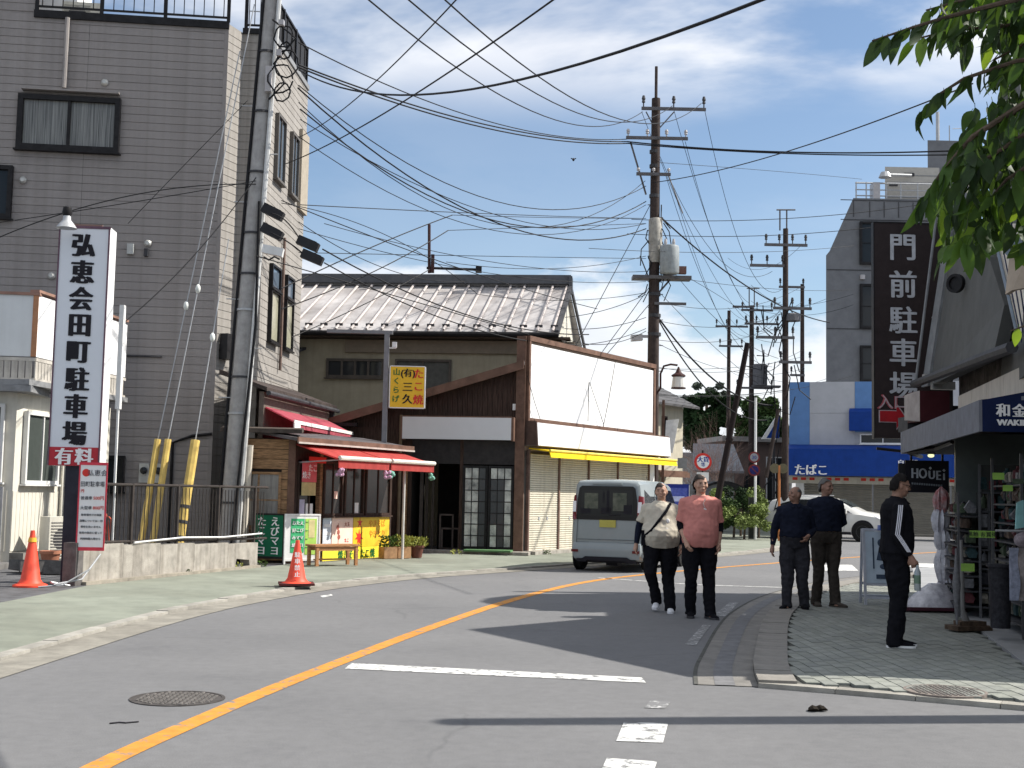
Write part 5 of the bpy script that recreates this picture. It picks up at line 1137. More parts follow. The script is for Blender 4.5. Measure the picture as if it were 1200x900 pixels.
def twig(p, d, r, n_):
    q = p + d; b.tube([p, q], [r, r * .65], 4, False)
    if n_ > 0:
        for _ in range(3): twig(q, (d * .72 + Vector((rnd.uniform(-1, 1), rnd.uniform(-1, 1), rnd.uniform(-.3, .9))) * d.length * .5), r * .62, n_ - 1)
for i in range(7): twig(Vector((rnd.uniform(-1.2, 1.2), 0, .3)), Vector((rnd.uniform(-.4, .4), rnd.uniform(-.2, .2), .62)), .022, 5)
tag(b.build('branches', fol_bare, bt), kind='stuff')
for i, (u, v, Y, w, h, m, lab) in enumerate(((860, 592, 46, 1.9, 1.1, fol_lime, 'bright green bushy shrub by the kerb behind the men'), (842, 600, 45, 1.2, .9, fol_mid, 'green shrub just right of the pink-shirted man'), (872, 606, 44.5, 1.6, .7, fol_lime, 'low yellow-green planting at the kerb edge'), (868, 586, 48, 1.0, .9, fol_dark, 'dark shrub standing behind the bright green one'), (889, 597, 46.5, .6, .8, fol_mid, 'green shrub round the white signpost'))):
    c = A(u, v, Y); t = thing('shrub', lab, 'shrub', (c.x, Y, 0)); rnd = random.Random(40 + i)
    MB().tube([(0, 0, 0), (.05, 0, c.z)], [.05, .02], 6).build('stem', bark, t)
    crown('foliage', m, t, [(rnd.uniform(-w / 2, w / 2), rnd.uniform(-.4, .4), max(.15, c.z + rnd.uniform(-h / 2, h / 2)), rnd.uniform(.22, .38)) for _ in range(10)], 230, .055, 50 + i)
for i in range(8):
    c = G(835 + i * 7.5, 617 - i * .3); t = thing('flower_pot', '%s plant pot, %s from the left in the row at the far kerb' % ('small white' if i % 3 else 'small grey', ORD[i]), 'plant pot', (c.x, c.y, .04), 0, 'plant pots along the far kerb')
    MB().lathe((0, 0, 0), [(.12, 0), (.16, .28), (.17, .3), (.14, .3), (.13, .27), (.001, .27)], 10).build('pot', white_paint if i % 3 else mid_grey, t, True)

# ------------------------------------------------------------------ blue tobacco shop and the grey block behind it
ts = thing('tobacco_shop', 'shop with blue and white upper wall and a deep blue awning', 'building', (11.3, 51.5, 0))
y0 = 51.5; xl = A(925, 480, y0).x
T1_ = Seg(ts, (xl, y0), (xl + 9, y0 - 3.0)); zt = A(930, 448, y0).z; zm = A(930, 521, y0).z
T1_.wall(zm - 1.3, zt, grey_panel, .2)
T1_.put(MB().box(0, .80, -.03, -.001, zm, zt), 'blue_cladding', blue_panel)
for i in range(2): T1_.put(MB().box(.81 + i * .0, 2.55, -.03, -.001, zm + (zt - zm) * i / 2 + .006, zm + (zt - zm) * (i + 1) / 2 - .006), 'cladding_panel', grey_panel)
T1_.put(MB().box(2.56, 3.7, -.04, -.001, zm + .5, zt - .004), 'blue_cladding', blue_panel); T1_.put(MB().box(3.72, 6.2, -.04, -.001, zm + .5, zt), 'cladding_panel', blue_panel); window(T1_, 2.75, 4.5, zm + .04, zm + .44, white_paint, glass_dark, 2, fw=.05, d=.09, y=-.01)
T1_.put(MB().prism([(2.35, -.05, zm + 1.45), (2.35, -.35, zm + 1.3), (2.35, -.35, zm + .55), (2.35, -.05, zm + .55)], (1.25, 0, 0)), 'small_awning', blue_sheet)
T1_.put(MB().prism([(-.15, .0, zm + .0), (-.15, -1.05, zm - .2), (-.15, -1.15, zm - 1.25), (-.15, -1.1, zm - 1.25), (-.15, -1.0, zm - .24), (-.15, 0, zm - .05)], (9.2, 0, 0)), 'awning', blue_sheet)
T1_.text('たばこ', .46, white_ink, .95, -1.15, zm - 1.02, bold=.02, sx=.95)
T1_.text('自販機', .26, white_ink, 4.6, -1.12, zm - .72, bold=.01)
T1_.put(MB().box(-.1, 9, -.2, 0, zm - 1.55, zm - 1.28), 'lintel', cream_light)
for i in range(26): T1_.put(MB().box(.15 + i * .33, .35 + i * .33, -.205, -.2, zm - 1.42, zm - 1.31), 'red_mark', red_ink) if i % 4 < 3 else None
T1_.put(MB().box(.28, .60, -.25, .1, 0, zm - 1.55), 'pillar', white_paint)
for i in range(3):
    x0 = .36 + i * 2.9; b = MB(); zz = .1
    while zz < zm - 1.6: b.prism([(x0, -.02, zz), (x0, -.05, zz + .015), (x0, -.05, zz + .07), (x0, -.02, zz + .09)], (2.84, 0, 0)); zz += .095
    T1_.put(b, 'shutter', mat('shutter_olive', (.20, .185, .15), .6, .08, 3))
Seg(ts, (xl + 2.6, y0 + 8), (xl, y0)).wall(0, zt, grey_panel, .1)
pnl = thing('slanted_sign', 'blue and white slanted sign panel left of the corner pole', 'sign', (A(895, 540, 55).x, 55, 0))
MB().prism([(-.1, 0, 4.0), (.6, 0, 4.0), (.6, 0, 5.1)], (0, .1, 0)).build('white_edge', white_paint, pnl); MB().prism([(.12, -.02, 4.05), (.66, -.02, 4.05), (.66, -.02, 5.0)], (0, .018, 0)).build('blue_face', blue_sheet, pnl); MB().box(.4, .5, .1, .2, 0, 4.0).build('post', dark_grey, pnl)

gy = thing('grey_apartment', 'dark grey tiled apartment block with rooftop plant beyond the blue shop', 'building', (14.3, 58, 0))
gx = lambda u, v=300: A(u, v, 58).x - 14.3
za = lambda v, u=1000: A(u, v, 58).z
MB().prism([(gx(968, 440), 0, 0), (gx(1150, 440), 0, 0), (gx(1150, 232), 0, za(232)), (gx(1000, 232), 0, za(232)), (gx(972, 295), 0, za(295)), (gx(968, 300), 0, za(300))], (3.9, 12, 0)).build('wall', tile_grey, gy)
for v in (234, 257, 316, 385): MB().box(gx(985 if v < 260 else 969, v), gx(1148), -.03, -.002, za(v) - .035, za(v)).build('joint_strip', mat('joint_dark', (.07, .07, .075), .7), gy)
for u in (1000, 1019, 1036, 1053, 1070, 1087): MB().box(gx(u), gx(u) + .03, -.028, -.001, za(254), za(236)).build('joint_strip', mat('joint_dark', (.07, .07, .075)), gy)
gs = Seg(gy, (14.3, 57.97), (24, 57.97))
for (v0, v1) in ((260, 310), (333, 385), (405, 447), (468, 515)):
    window(gs, gx(1007), gx(1060), za(v1), za(v0), black_metal, glass_dark, 2, fw=.1, d=.15, m_=.08, bars=1, sill=False)
MB().lathe((gx(1010), -.1, za(325)), [(.12, -.1), (.12, .1)], 10).build('wall_lamp', porcelain, gy)
r = MB().tube([(gx(1006), .5, za(211)), (gx(1110), .5, za(211))], .04, 6).tube([(gx(1006), .5, za(219)), (gx(1110), .5, za(219))], .03, 6).tube([(gx(1006), .5, za(226)), (gx(1110), .5, za(226))], .03, 6).build('roof_rail', galv, gy)
for u in (1007, 1019, 1031, 1043, 1060, 1080): MB().tube([(gx(u), .5, za(233)), (gx(u), .5, za(210))], .035, 5).build('post', galv, r)
MB().box(gx(1026), gx(1034), .3, .9, za(232), za(211)).build('roof_box', porcelain, gy)
ph = MB().prism([(gx(1045), 1, za(233)), (gx(1110), 1, za(233)), (gx(1110), 1, za(188)), (gx(1045), 1, za(188))], (1.6, 4, 0)).build('penthouse', mat('penthouse_beige', (.42, .40, .36), .8, .06), gy)
for j in range(6): MB().box(gx(1045) - .01, gx(1110), .985, .999, za(189) - .35 * j - .38, za(189) - .35 * j - .34).build('joint_strip', mid_grey, ph)
MB().box(gx(1068), gx(1080), .96, .984, za(199), za(195)).box(gx(1050), gx(1060), .96, .984, za(211), za(208)).build('vent_slot', dark_grey, ph)
MB().tube([(gx(1040), .2, za(203)), (gx(1048), .6, za(200)), (gx(1075), .8, za(199))], .07, 6).lathe((gx(1039), .2, za(206)), [(.3, 0), (.18, .25)], 10).build('flood_light', galv, gy)
MB().prism([(gx(1098), 1.2, za(232)), (gx(1150), 1.2, za(232)), (gx(1150), 1.2, za(154)), (gx(1098), 1.2, za(154))], (2.2, 5, 0)).build('lift_tower', tile_grey, gy)
MB().tube([(gx(1113), 1.5, za(156)), (gx(1113), 1.5, za(118))], .09, 8).build('flue', galv, gy)
MB().tube([(gx(1158), 5, za(156)), (gx(1158), 5, za(108)), ], .03, 5).tube([(gx(1162), 5, za(112)), (gx(1180), 5, za(111))], .02, 5).build('aerial', galv, gy)
# roof aerial over the tin-roofed house
ta = thing('roof_antenna', 'dark bracket mast with a horizontal arm above the tin roof ridge', 'antenna', RH(-4.15, yhi, zhi + .3))
o_ = Vector(ta.location); Y_ = o_.y
MB().tube([A(503, 320, Y_) - o_, A(503, 263, Y_) - o_], .045, 8).build('mast', lampbrown, ta); MB().tube([A(500, 314, Y_) - o_, A(562, 316, Y_) - o_], .04, 8).obox(A(561, 316, Y_) - o_, (.18, .18, .18)).build('arm', black_metal, ta); MB().obox(A(507, 309, Y_) - o_, (.1, .12, .55)).build('bracket', lampbrown, ta)
# low buildings and trees closing the view where the street bends away
for i, (u0, u1, vt, Y, c, lab) in enumerate(((788, 820, 535, 80, (.42, .42, .40), 'pale low building at the end of the street, behind the red ring sign'), (895, 960, 520, 92, (.30, .28, .25), 'grey-beige building far down the street behind the white car'))):
    t = thing('far_building', lab, 'building', (0, Y, 0)); xa, xb = A(u0, 560, Y).x, A(u1, 560, Y).x; zt_ = A((u0 + u1) / 2, vt, Y).z
    MB().box(xa, xb, 0, 6, 0, zt_).build('wall', mat('far_wall_%s' % 'ab'[i], c, .8, .06), t); MB().box(xa - .2, xb + .2, -.2, 6.2, zt_, zt_ + .25).build('roof', mid_grey, t)
    window(Seg(t, (xa, Y), (xb, Y)), .4, 1.6, 1.1, 2.3, white_paint, glass_dark, 2)

# ------------------------------------------------------------------ souvenir shop on the right
rs = thing('souvenir_shop', 'dark steep-roofed souvenir shop with a grey awning along the right pavement', 'building', (5.0, 15, 0))
FA = Seg(rs, (5.95, 19.4), (4.455, 11.2))
def FAp(x, y, z=0): return FA.P + Matrix.Rotation(FA.a, 3, 'Z') @ Vector((x, y, z))
def inward(y): return Vector((-math.sin(FA.a), math.cos(FA.a), 0)) * y
FA.put(MB().box(0, 6.55, -.03, .0, 2.21, 2.53), 'fascia', grey_fascia)
FA.put(MB().box(-.03, .0, -.035, .9, 2.20, 2.55), 'fascia_end', mat('fascia_pale', (.36, .37, .40), .6))
FA.put(MB().prism([(0, 0.002, 2.50), (0, 1.4, 2.62), (0, 1.4, 2.66), (0, .002, 2.54)], (6.5, 0, 0)), 'awning_top', grey_fascia)
ep = FAp(6.55, 0); rt_ = thing
bl = MB().prism([(0, 0, 2.21), (1.6, 0, 2.21), (1.6, 0, 2.86), (0, 0, 2.53)], (0, .04, 0)).build('awning_end_panel', navy_fascia, rs, loc=(ep.x - 5.0, ep.y - 15, 0), rot=(0, 0, R(-3)))
for i, ch in enumerate('和金'): text(ch, .145, white_ink, bl, (.205 + i * .165, -.004, 2.43), bold=.006)
text('WAKIN', .088, white_ink, bl, (.305, -.004, 2.305), bold=.005, sx=1.08)
FA.put(MB().tube([(-.3, .3, 2.17), (.5, .02, 2.2), (1.2, .3, 2.24), (2.0, .4, 2.3)], .03, 6), 'bracket', black_metal)
# cream fascia boards over the awning
for i in range(6):
    x0 = 1.9 + i * 1.04; FA.put(MB().box(x0 + .006, x0 + 1.034, .50, .56, 2.4, 2.93), 'fascia_panel', mat('panel_cream', (.52, .47, .40), .7, .06, 3, streak=.25))
dkw = mat('old_plaster', (.085, .075, .068), .9, .35, 6, bump=.4)
FA.put(MB().box(.4, 8.3, .75, .95, 2.4, 3.4), 'upper_wall', dkw)
FA.put(MB().box(.0, .7, .85, 1.0, 0, 3.2), 'end_wall', dkw)
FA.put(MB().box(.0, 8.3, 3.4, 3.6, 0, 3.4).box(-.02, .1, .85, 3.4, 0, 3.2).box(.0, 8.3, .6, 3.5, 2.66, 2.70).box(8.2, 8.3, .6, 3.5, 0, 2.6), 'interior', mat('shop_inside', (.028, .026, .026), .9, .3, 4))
# steep grey upper roof panel seen from the side, with its vent
steep = mat('steep_roof_grey', (.115, .117, .113), .8, .08, 3, bump=.15)
Apts = [(1090, 452, 19.8), (1164, 416, 14.2), (1177, 357, 14.3), (1159, 301, 15.0), (1150, 266, 16.3), (1118, 270, 19.3)]
pl_ = [A(*p) - Vector((5, 15, 0)) for p in Apts]
MB().prism([p for p in pl_], (.16, .03, 0)).build('steep_roof', steep, rs)
MB().prism([pl_[0], pl_[5], pl_[5] + Vector((-.0, .30, 0)), pl_[0] + Vector((0, .30, 0))], (-.04, 0, .0)).build('rake_trim', mat('trim_grey', (.24, .25, .26), .5), rs)
MB().tube([pl_[0] + Vector((-.14, .3, 0)), pl_[5] + Vector((-.14, .3, .5))], .022, 7).build('downpipe', mat('trim_grey', (.24, .25, .26)), rs, True)
MB().tube([pl_[0] + Vector((-.25, .0, .02)), pl_[1] + Vector((-.04, -.05, 0)), A(1186, 407, 13.0) - Vector((5, 15, 0))], .065, 8).build('gutter', dark_grey, rs, True)
vp = A(1130, 333, 17.2) - Vector((5, 15, 0)); fa_ = MB().lathe((0, 0, 0), [(.13, -.02), (.13, .05), (.09, .05), (.085, .02), (.001, .02)], 18)
fa_.xf(Matrix.Translation(vp + Vector((-.12, -.04, 0))) @ Matrix.Rotation(-PI / 2, 4, 'Y') @ Matrix.Rotation(.6, 4, 'X')).build('round_vent', black_metal, rs, True)
q = A(1105, 452, 19.5) - Vector((5, 15, 0)); MB().obox(q, (.35, .1, .12)).obox(q + Vector((-.2, 0, .12)), (.2, .1, .1)).build('bracket_lamp', mat('lamp_pale', (.42, .42, .40), .5), rs)
# striped sheet and cloth canopy at the upper right
stp = MB(); sd_ = [A(1160, 262, 14.1), A(1200, 262, 13.0), A(1215, 420, 12.7), A(1193, 394, 13.5)]; sd_ = [p - Vector((5, 15, 0)) for p in sd_]
sb_ = thing
sp_o = MB().prism(sd_, (.08, .06, 0)).build('corrugated_sheet', mat('sheet_cream', (.78, .72, .62), .6, .05), rs)
for k_ in range(5):
    f0 = .10 + .2 * k_; a = sd_[0].lerp(sd_[1], f0); b = sd_[3].lerp(sd_[2], f0); off = Vector((-.03, -.03, 0)); MB().tube([a + off, b + off], .008 if k_ else .02, 5).build('sheet_rib', mat('rib_navy', (.04, .045, .09), .6) if k_ else mat('rib_blue', (.20, .25, .31), .5), sp_o)
cvp = [A(1183, 300, 12.8), A(1215, 275, 12.5), A(1215, 335, 12.5), A(1186, 340, 12.7), A(1178, 345, 12.8)]; MB().prism([p - Vector((5, 15, 0)) for p in cvp], (.05, .03, 0)).build('cloth_canopy', mat('canvas_beige', (.40, .33, .26), .85, .08), rs)
MB().tube([A(1180, 296, 12.75) - Vector((5, 15, 0)), A(1220, 262, 12.4) - Vector((5, 15, 0))], .05, 6).build('canopy_bar', mat('rib_blue', (.20, .25, .31)), rs)
# roof masses: a street gable and an added unseen form (they throw the shadows on the road)
def gable(apex, e1, e2, depth, name, m=None):
    P = [Vector(e1), Vector(apex), Vector(e2), Vector((e2[0] + .02, e2[1], 2.8)), Vector((e1[0], e1[1], 2.8))]
    MB().prism([p - Vector((5, 15, 0)) for p in P], (depth, depth * .12, 0)).build(name, m or steep, rs)
gable((6.02, 15.05, 6.75), (4.72, 11.25, 3.35), (6.35, 16.9, 5.0), 5.5, 'gable_roof')
def shadow_form(prof, X0, depth, name):  # prof is the wanted shadow outline on the road, traced back towards the sun
    P = []
    for xs, ys in prof:
        h = (X0 - xs) / (math.cos(SUN_AZ) / math.tan(SUN_EL)); P.append(Vector((X0, ys + h * math.sin(SUN_AZ) / math.tan(SUN_EL), h)))
    P += [Vector((X0, P[-1].y, 2.7)), Vector((X0, P[0].y, 2.7))]
    MB().prism([p - Vector((5, 15, 0)) for p in P], (depth, depth * .12, 0)).build(name, steep, rs)
shadow_form([(1.9, 16.5), (.9, 16.55), (.25, 16.75), (-.15, 17.15), (-.38, 17.7), (-.30, 18.3), (.05, 18.9), (.5, 19.3), (3.2, 20.1)], 7.7, 4.5, 'rounded_roof')  # unseen mass added only to cast the rounded shadow on the road
# maroon and cream box sign on the awning
bx = thing('box_sign', 'blank maroon box sign with a cream end standing on the grey awning', 'sign', (A(1078, 470, 18.6).x, 18.6, 0), R(3))
B(0, .44, 0, .5, A(1090, 494, 18.6).z, A(1090, 458, 18.6).z, 'panel', mat('maroon', (.07, .018, .022), .6, .08), bx); MB().prism([(-.002, 0, A(1090, 494, 18.6).z), (-.002, 0, A(1090, 458, 18.6).z), (-.06, .35, A(1090, 461, 18.6).z), (-.06, .35, A(1090, 491, 18.6).z)], (0, .12, 0)).build('end_panel', mat('cream_end', (.36, .32, .30), .7), bx)
B(.0, .4, .5, .9, 2.53, 2.75, 'mount', dark_grey, bx)
# car park entrance sign
gs_ = thing('entrance_sign', 'tall dark brown car park entrance sign with white characters and a red arrow', 'sign', (8.17 * .785, 20.4, CAMH * .215), R(1)); gs_.scale = (.785, .785, .785)
MB().box(-.78, .80, 0, .14, 2.75, 7.18).build('panel', sign_brown, gs_)
MB().box(-.80, -.781, -.01, .15, 2.73, 7.2).box(.801, .82, -.01, .15, 2.73, 7.2).box(-.78, .80, -.01, .15, 7.181, 7.2).build('frame', black_metal, gs_)
for ch, v in zip('門前駐車場', (290, 333, 375, 413, 452)):
    text(ch, .60, mat('sign_letter', (.52, .53, .56), .6), gs_, (-.19, -.004, A(1056, v, 26).z), bold=.014, bv=.006)
text('入口', .33, mat('entry_red', (.45, .10, .12), .5), gs_, (-.42, -.004, A(1040, 471, 26).z), bold=.016); text('入口', .31, mat('entry_white', (.5, .42, .44), .5), gs_, (-.42, -.012, A(1040, 471, 26).z), bold=.0)
za_ = A(1042, 488, 26).z
def arrow(y, k, m):
    w, h = .50 * k + .0, .10 * k; MB().prism([(-.68 - .02 * (k - 1) * 8, y, za_ - .11 * k), (-.68 - .02 * (k - 1) * 8, y, za_ + .11 * k), (-.34, y, za_ + .11 * k), (-.34, y, za_ + .24 * k), (-.17 + .03 * (k - 1) * 8, y, za_), (-.34, y, za_ - .24 * k), (-.34, y, za_ - .11 * k)], (0, -.006, 0)).build('arrow', m, gs_)
arrow(-.001, 1.14, mat('entry_white', (.5, .42, .44))); arrow(-.008, 1.0, mat('arrow_red', (.42, .012, .02), .5))
MB().tube([(.42, -.0, A(1080, 372, 26).z), (.42, -.35, A(1080, 372, 26).z)], .03, 6).ball((.42, -.4, A(1080, 372, 26).z), .1, 10, 6).build('spot_lamp', porcelain, gs_)
MB().box(.3, 1.6, .145, .3, 3.3, 3.45).build('bracket', black_metal, gs_); MB().box(.5, 1.9, .145, .3, 5.6, 5.75).build('bracket', black_metal, gs_)
# hanging HOUEI sign
hz = 22.0; hx = A(1087, 560, 19.4); hs_ = thing('hanging_sign', 'black hanging shop sign with white capital letters under the awning end', 'sign', (hx.x, 19.4, 0), R(-2))
zc_ = A(1083, 559, 19.4).z
MB().box(-.33, .32, 0, .06, zc_ - .235, zc_ + .25).build('panel', black_ink, hs_); MB().box(-.42, -.335, .03, .09, zc_ - .20, zc_ + .20).build('side_panel', mat('panel_black_back', (.025, .025, .028), .6), hs_)
lt = mat('letter_pale', (.46, .48, .52), .6)
text('HO', .215, lt, hs_, (-.125, -.004, zc_ + .055), sx=.72, bold=.008); text('U', .18, lt, hs_, (.062, -.004, zc_ + .035), sx=.8, bold=.008); text('E', .20, lt, hs_, (.165, -.004, zc_ + .03), sx=.75, bold=.008); text('I', .15, lt, hs_, (.245, -.004, zc_ + .01), bold=.006)
for x, z in ((.04, .135), (.245, .105)): MB().obox((x, -.004, zc_ + z), (.034, .006, .034), ry=.78).build('letter_dot', lt, hs_)
for i in range(13): MB().box(-.24 + i * .036, -.214 + i * .036, -.005, -.001, zc_ - .115 - .002 * i, zc_ - .085 - .002 * i).build('small_print', mat('print_dim', (.17, .19, .21), .6), hs_)
MB().tube([(-.75, .05, zc_ + .42), (-.3, .05, zc_ + .38), (.3, .05, zc_ + .45)], .025, 6).box(-.25, -.22, .02, .05, zc_ + .25, zc_ + .40).box(.22, .25, .02, .05, zc_ + .25, zc_ + .44).build('hanger', black_metal, hs_)
wl = thing('work_lamp', 'small lit lamp under the far end of the awning', 'lamp', A(1091, 534, 19.0)); MB().ball((0, 0, 0), (.05, .05, .028), 10, 6).build('bulb', emis('lamp_glow', (.85, .9, .5), .8), wl, True); MB().lathe((0, 0, .02), [(.08, 0), (.03, .06), (.01, .1)], 10).build('shade', galv, wl, True); MB().box(-.1, .14, -.02, .02, .10, .14).build('bracket', black_metal, wl)
# glass screen wall at the shop's far side
FA.put(MB().box(2.2, 2.26, .4, 2.6, 0, 2.4), 'glass_screen', mat('screen_glass', (.09, .105, .10), .3, .15, 3, spec=.6))
for y in (.4, .95, 1.7): FA.put(MB().box(2.17, 2.2, y, y + .03, 0, 2.45), 'screen_post', mat('post_steel', (.12, .13, .13), .5))
# goods racks
rnd = random.Random(11)
gm_ = [mat('goods_' + n, c, .6, .25, 25) for n, c in (('dark', (.035, .035, .042)), ('brown', (.10, .07, .055)), ('grey', (.15, .15, .16)), ('teal', (.04, .075, .08)), ('cream', (.26, .24, .20)), ('wine', (.11, .035, .04)), ('green', (.06, .08, .05)))]
tag_m = mat('price_green', (.20, .36, .05), .6)
def rack(name, label, P, Q, h, rows, cols, seed, short):
    t = thing(name, label, 'display rack', (P[0], P[1], .068)); S = Seg(t, P, Q); rn = random.Random(seed)
    fr = MB()
    for x in (0, S.L): fr.box(x - .015, x + .015, -.015, .015, 0, h)
    for x in (0, S.L): fr.box(x - .015, x + .015, .35, .38, 0, h)
    S.put(fr, 'frame', mat('rack_steel', (.10, .10, .105), .5, .1))
    for j in range(rows): S.put(MB().box(0, S.L, .0, .36, .12 + j * (h - .25) / rows, .14 + j * (h - .25) / rows), 'shelf', dark_grey)
    S.put(MB().box(0, S.L, .36, .375, .1, h), 'back_panel', mat('rack_back', (.05, .052, .05), .8))
    k = 0
    for j in range(rows):
        for i in range(cols):
            w_ = S.L / cols; hh = (h - .25) / rows * rn.uniform(.55, .88); x0 = i * w_ + w_ * .08; z0 = .142 + j * (h - .25) / rows; m = rn.choice(gm_)
            c = S.P + Matrix.Rotation(S.a, 3, 'Z') @ Vector((x0 + w_ * .42, .10 + rn.uniform(0, .06), z0 + .10)); st_ = (i + j) % 3
            b = MB(); W_ = w_ * .40
            if st_ == 0: b.loft([[(-W_, -.02, 0), (W_, -.02, 0), (W_, .06, 0), (-W_, .06, 0)], [(-W_ * .95, -.06, hh * .4), (W_ * .95, -.06, hh * .4), (W_ * .95, .08, hh * .4), (-W_ * .95, .08, hh * .4)], [(-W_ * .7, -.01, hh * .9), (W_ * .7, -.01, hh * .9), (W_ * .7, .03, hh * .9), (-W_ * .7, .03, hh * .9)], [(-W_ * .8, .0, hh), (W_ * .8, .0, hh), (W_ * .8, .02, hh), (-W_ * .8, .02, hh)]])
            elif st_ == 1: b.box(-W_, W_, -.05, .06, 0, hh * .8).box(-W_ * .7, W_ * .7, -.055, -.05, hh * .2, hh * .6)
            else: b.lathe((0, 0, 0), [(W_ * .8, 0), (W_ * .9, hh * .3), (W_ * .85, hh * .7), (W_ * .3, hh * .85), (W_ * .3, hh)], 10)
            o = b.build('package', m, None, loc=c, rot=(0, 0, S.a)); tag(o, '%s souvenir %s, %s shelf up, %s along the %s' % (m.name.split('_')[1], ('bag', 'box', 'jar')[st_], ORD[j], ORD[i], short), 'package', 'souvenirs on the ' + short); k += 1
    return t, S
t1, R1 = rack('display_rack', 'tall upright display rack at the shop front, beside the hanging bags', (6.05, 18.1), (5.62, 16.1), 1.55, 7, 10, 1, 'tall upright rack')
t2, R2 = rack('display_rack', 'wide low display rack near the picture edge, right of the price tags', (5.75, 15.3), (5.42, 13.6), 1.95, 8, 10, 2, 'rack at the picture edge')
t3, R3 = rack('display_rack', 'short front rack facing the street, behind the broom', (5.85, 16.0), (6.6, 15.7), 1.9, 7, 8, 3, 'short front rack')
for i, (u, v, w_, h_, lab, tx) in enumerate(((1151, 626, 28, 8, 'long yellow-green price tag in the middle of the racks', '特価'), (1134, 665, 15, 9, 'yellow-green price tag lowest on the racks', ''), (1170, 558, 13, 8, 'yellow-green price tag highest by the awning', ''), (1181, 572, 11, 7, 'small yellow-green price tag second from the top', ''), (1193, 564, 12, 6, 'dull green price tag at the picture edge', ''))):
    Y = 13.3; c = A(u, v, Y); s_ = Y / 1500
    t = thing('price_tag', lab, 'price tag', c, R(-20)); MB().box(-w_ * s_ / 2, w_ * s_ / 2, 0, .006, -h_ * s_ / 2, h_ * s_ / 2).build('card', tag_m if i < 4 else gm_[6], t)
    MB().tube([(0, .01, 0), (.0, .35, .02)], .006, 5).build('clip', galv, t)
    if i == 0: text('黒飴 お買得', .055, black_ink, t, (0, -.004, 0))
bagm = mat('bag_plastic', (.62, .62, .66), .2, .25, 9, col2=(.36, .35, .40), spec=.9, bump=.5, bscale=26); bagm.node_tree.nodes['Principled BSDF'].inputs['Alpha'].default_value = .82
bagr = mat('bag_red_goods', (.30, .06, .06), .3, .4, 12, col2=(.45, .40, .40), bump=.8, bscale=30)
hp = A(1104, 640, 17.9); hr = thing('hanging_stand', 'thin metal stand carrying the plastic bags beside the racks', 'stand', (hp.x + .02, 17.95, .05)); MB().tube([(0, 0, 0), (0, 0, 1.60)], .02, 6).tube([(-.25, 0, .02), (.25, 0, .02)], .02, 6).build('pole', galv, hr)
for i, (u, v, w_, h_, m, lab) in enumerate(((1103, 586, 17, 24, bagr, 'clear plastic bag with red goods, topmost on the stand'), (1102, 609, 19, 24, bagm, 'clear plastic bag of goods, second on the stand'), (1104, 630, 18, 22, bagm, 'clear plastic bag of goods, third on the stand'), (1107, 660, 22, 34, bagm, 'long clear plastic bag, fourth on the stand'), (1109, 690, 20, 26, bagm, 'clear plastic bag lowest on the stand'))):
    c = A(u, v, 17.6); s_ = 17.6 / 1500; h_ *= 1.25; b = MB(); rn = random.Random(i); ring = []
    for j in range(8):
        f = j / 7; rr = (w_ * s_ / 2) * (math.sin(PI * min(1, f * .8 + .15)) ** .6) * (.35 if j == 7 else 1); ring.append([(rr * (1 + .22 * math.sin(a * 2.1 + i * 2 + f * 2) + rn.uniform(-.05, .05)) * math.cos(a * PI / 9), rr * .6 * (1 + .3 * math.sin(a * 2.7 + i)) * math.sin(a * PI / 9), (f - .5) * h_ * s_ + .012 * math.sin(a * 1.9)) for a in range(18)])
    b.loft(ring); tag(b.build('plastic_bag', m, None, True, c), lab, 'plastic bag')
# draped clear sheet on the ground beside the stand
dc = G(1088, 712, .09); b = MB(); rings = []
for j in range(7):
    f = j / 6; hgt = .42 * math.sin(PI * min(1, .5 + f * .5)) + .03; rings.append([(.42 * math.cos(a * 2 * PI / 14) * (1 - .75 * f) * (1 + .12 * math.sin(5 * a)) + .10 * f, .3 * math.sin(a * 2 * PI / 14) * (1 - .75 * f) * (1 + .1 * math.cos(3 * a)), .34 * f ** .8) for a in range(14)])
b.loft(rings); tag(b.build('plastic_cover', bagm, None, True, (dc.x, dc.y, .068)), 'crumpled clear plastic cover spread at the foot of the bag stand', 'plastic sheet'); 
solo(MB().box(-.45, .35, -.3, .2, 0, .04).box(-.4, .3, -.34, -.301, .01, .05), 'ground_mat', mat('mat_wine', (.06, .02, .03), .8), 'dark wine coloured mat under the clear plastic cover', 'mat', loc=(dc.x + .05, dc.y, .067))
# signal stand / broom with heavy base in front of the shop
bp_ = G(1135, 738, .066); br = thing('banner_stand', 'rusty heavy base with an upright pale pole in front of the racks', 'stand', bp_, R(15))
MB().prism([(-.22, -.13, 0), (.22, -.13, 0), (.25, 0, 0), (.22, .13, 0), (-.22, .13, 0), (-.25, 0, 0)], (0, 0, .05)).prism([(-.17, -.09, .05), (.17, -.09, .05), (.12, .06, .05), (-.14, .08, .05)], (0, 0, .05)).build('base', mat('base_rust', (.10, .07, .05), .9, .3, 12), br)
MB().tube([(-.03, 0, .09), (-.07, 0, .22), (-.07, .02, 1.0)], [.045, .025, .018], 8).build('pole', mat('pole_pale', (.16, .155, .15), .6), br, True)
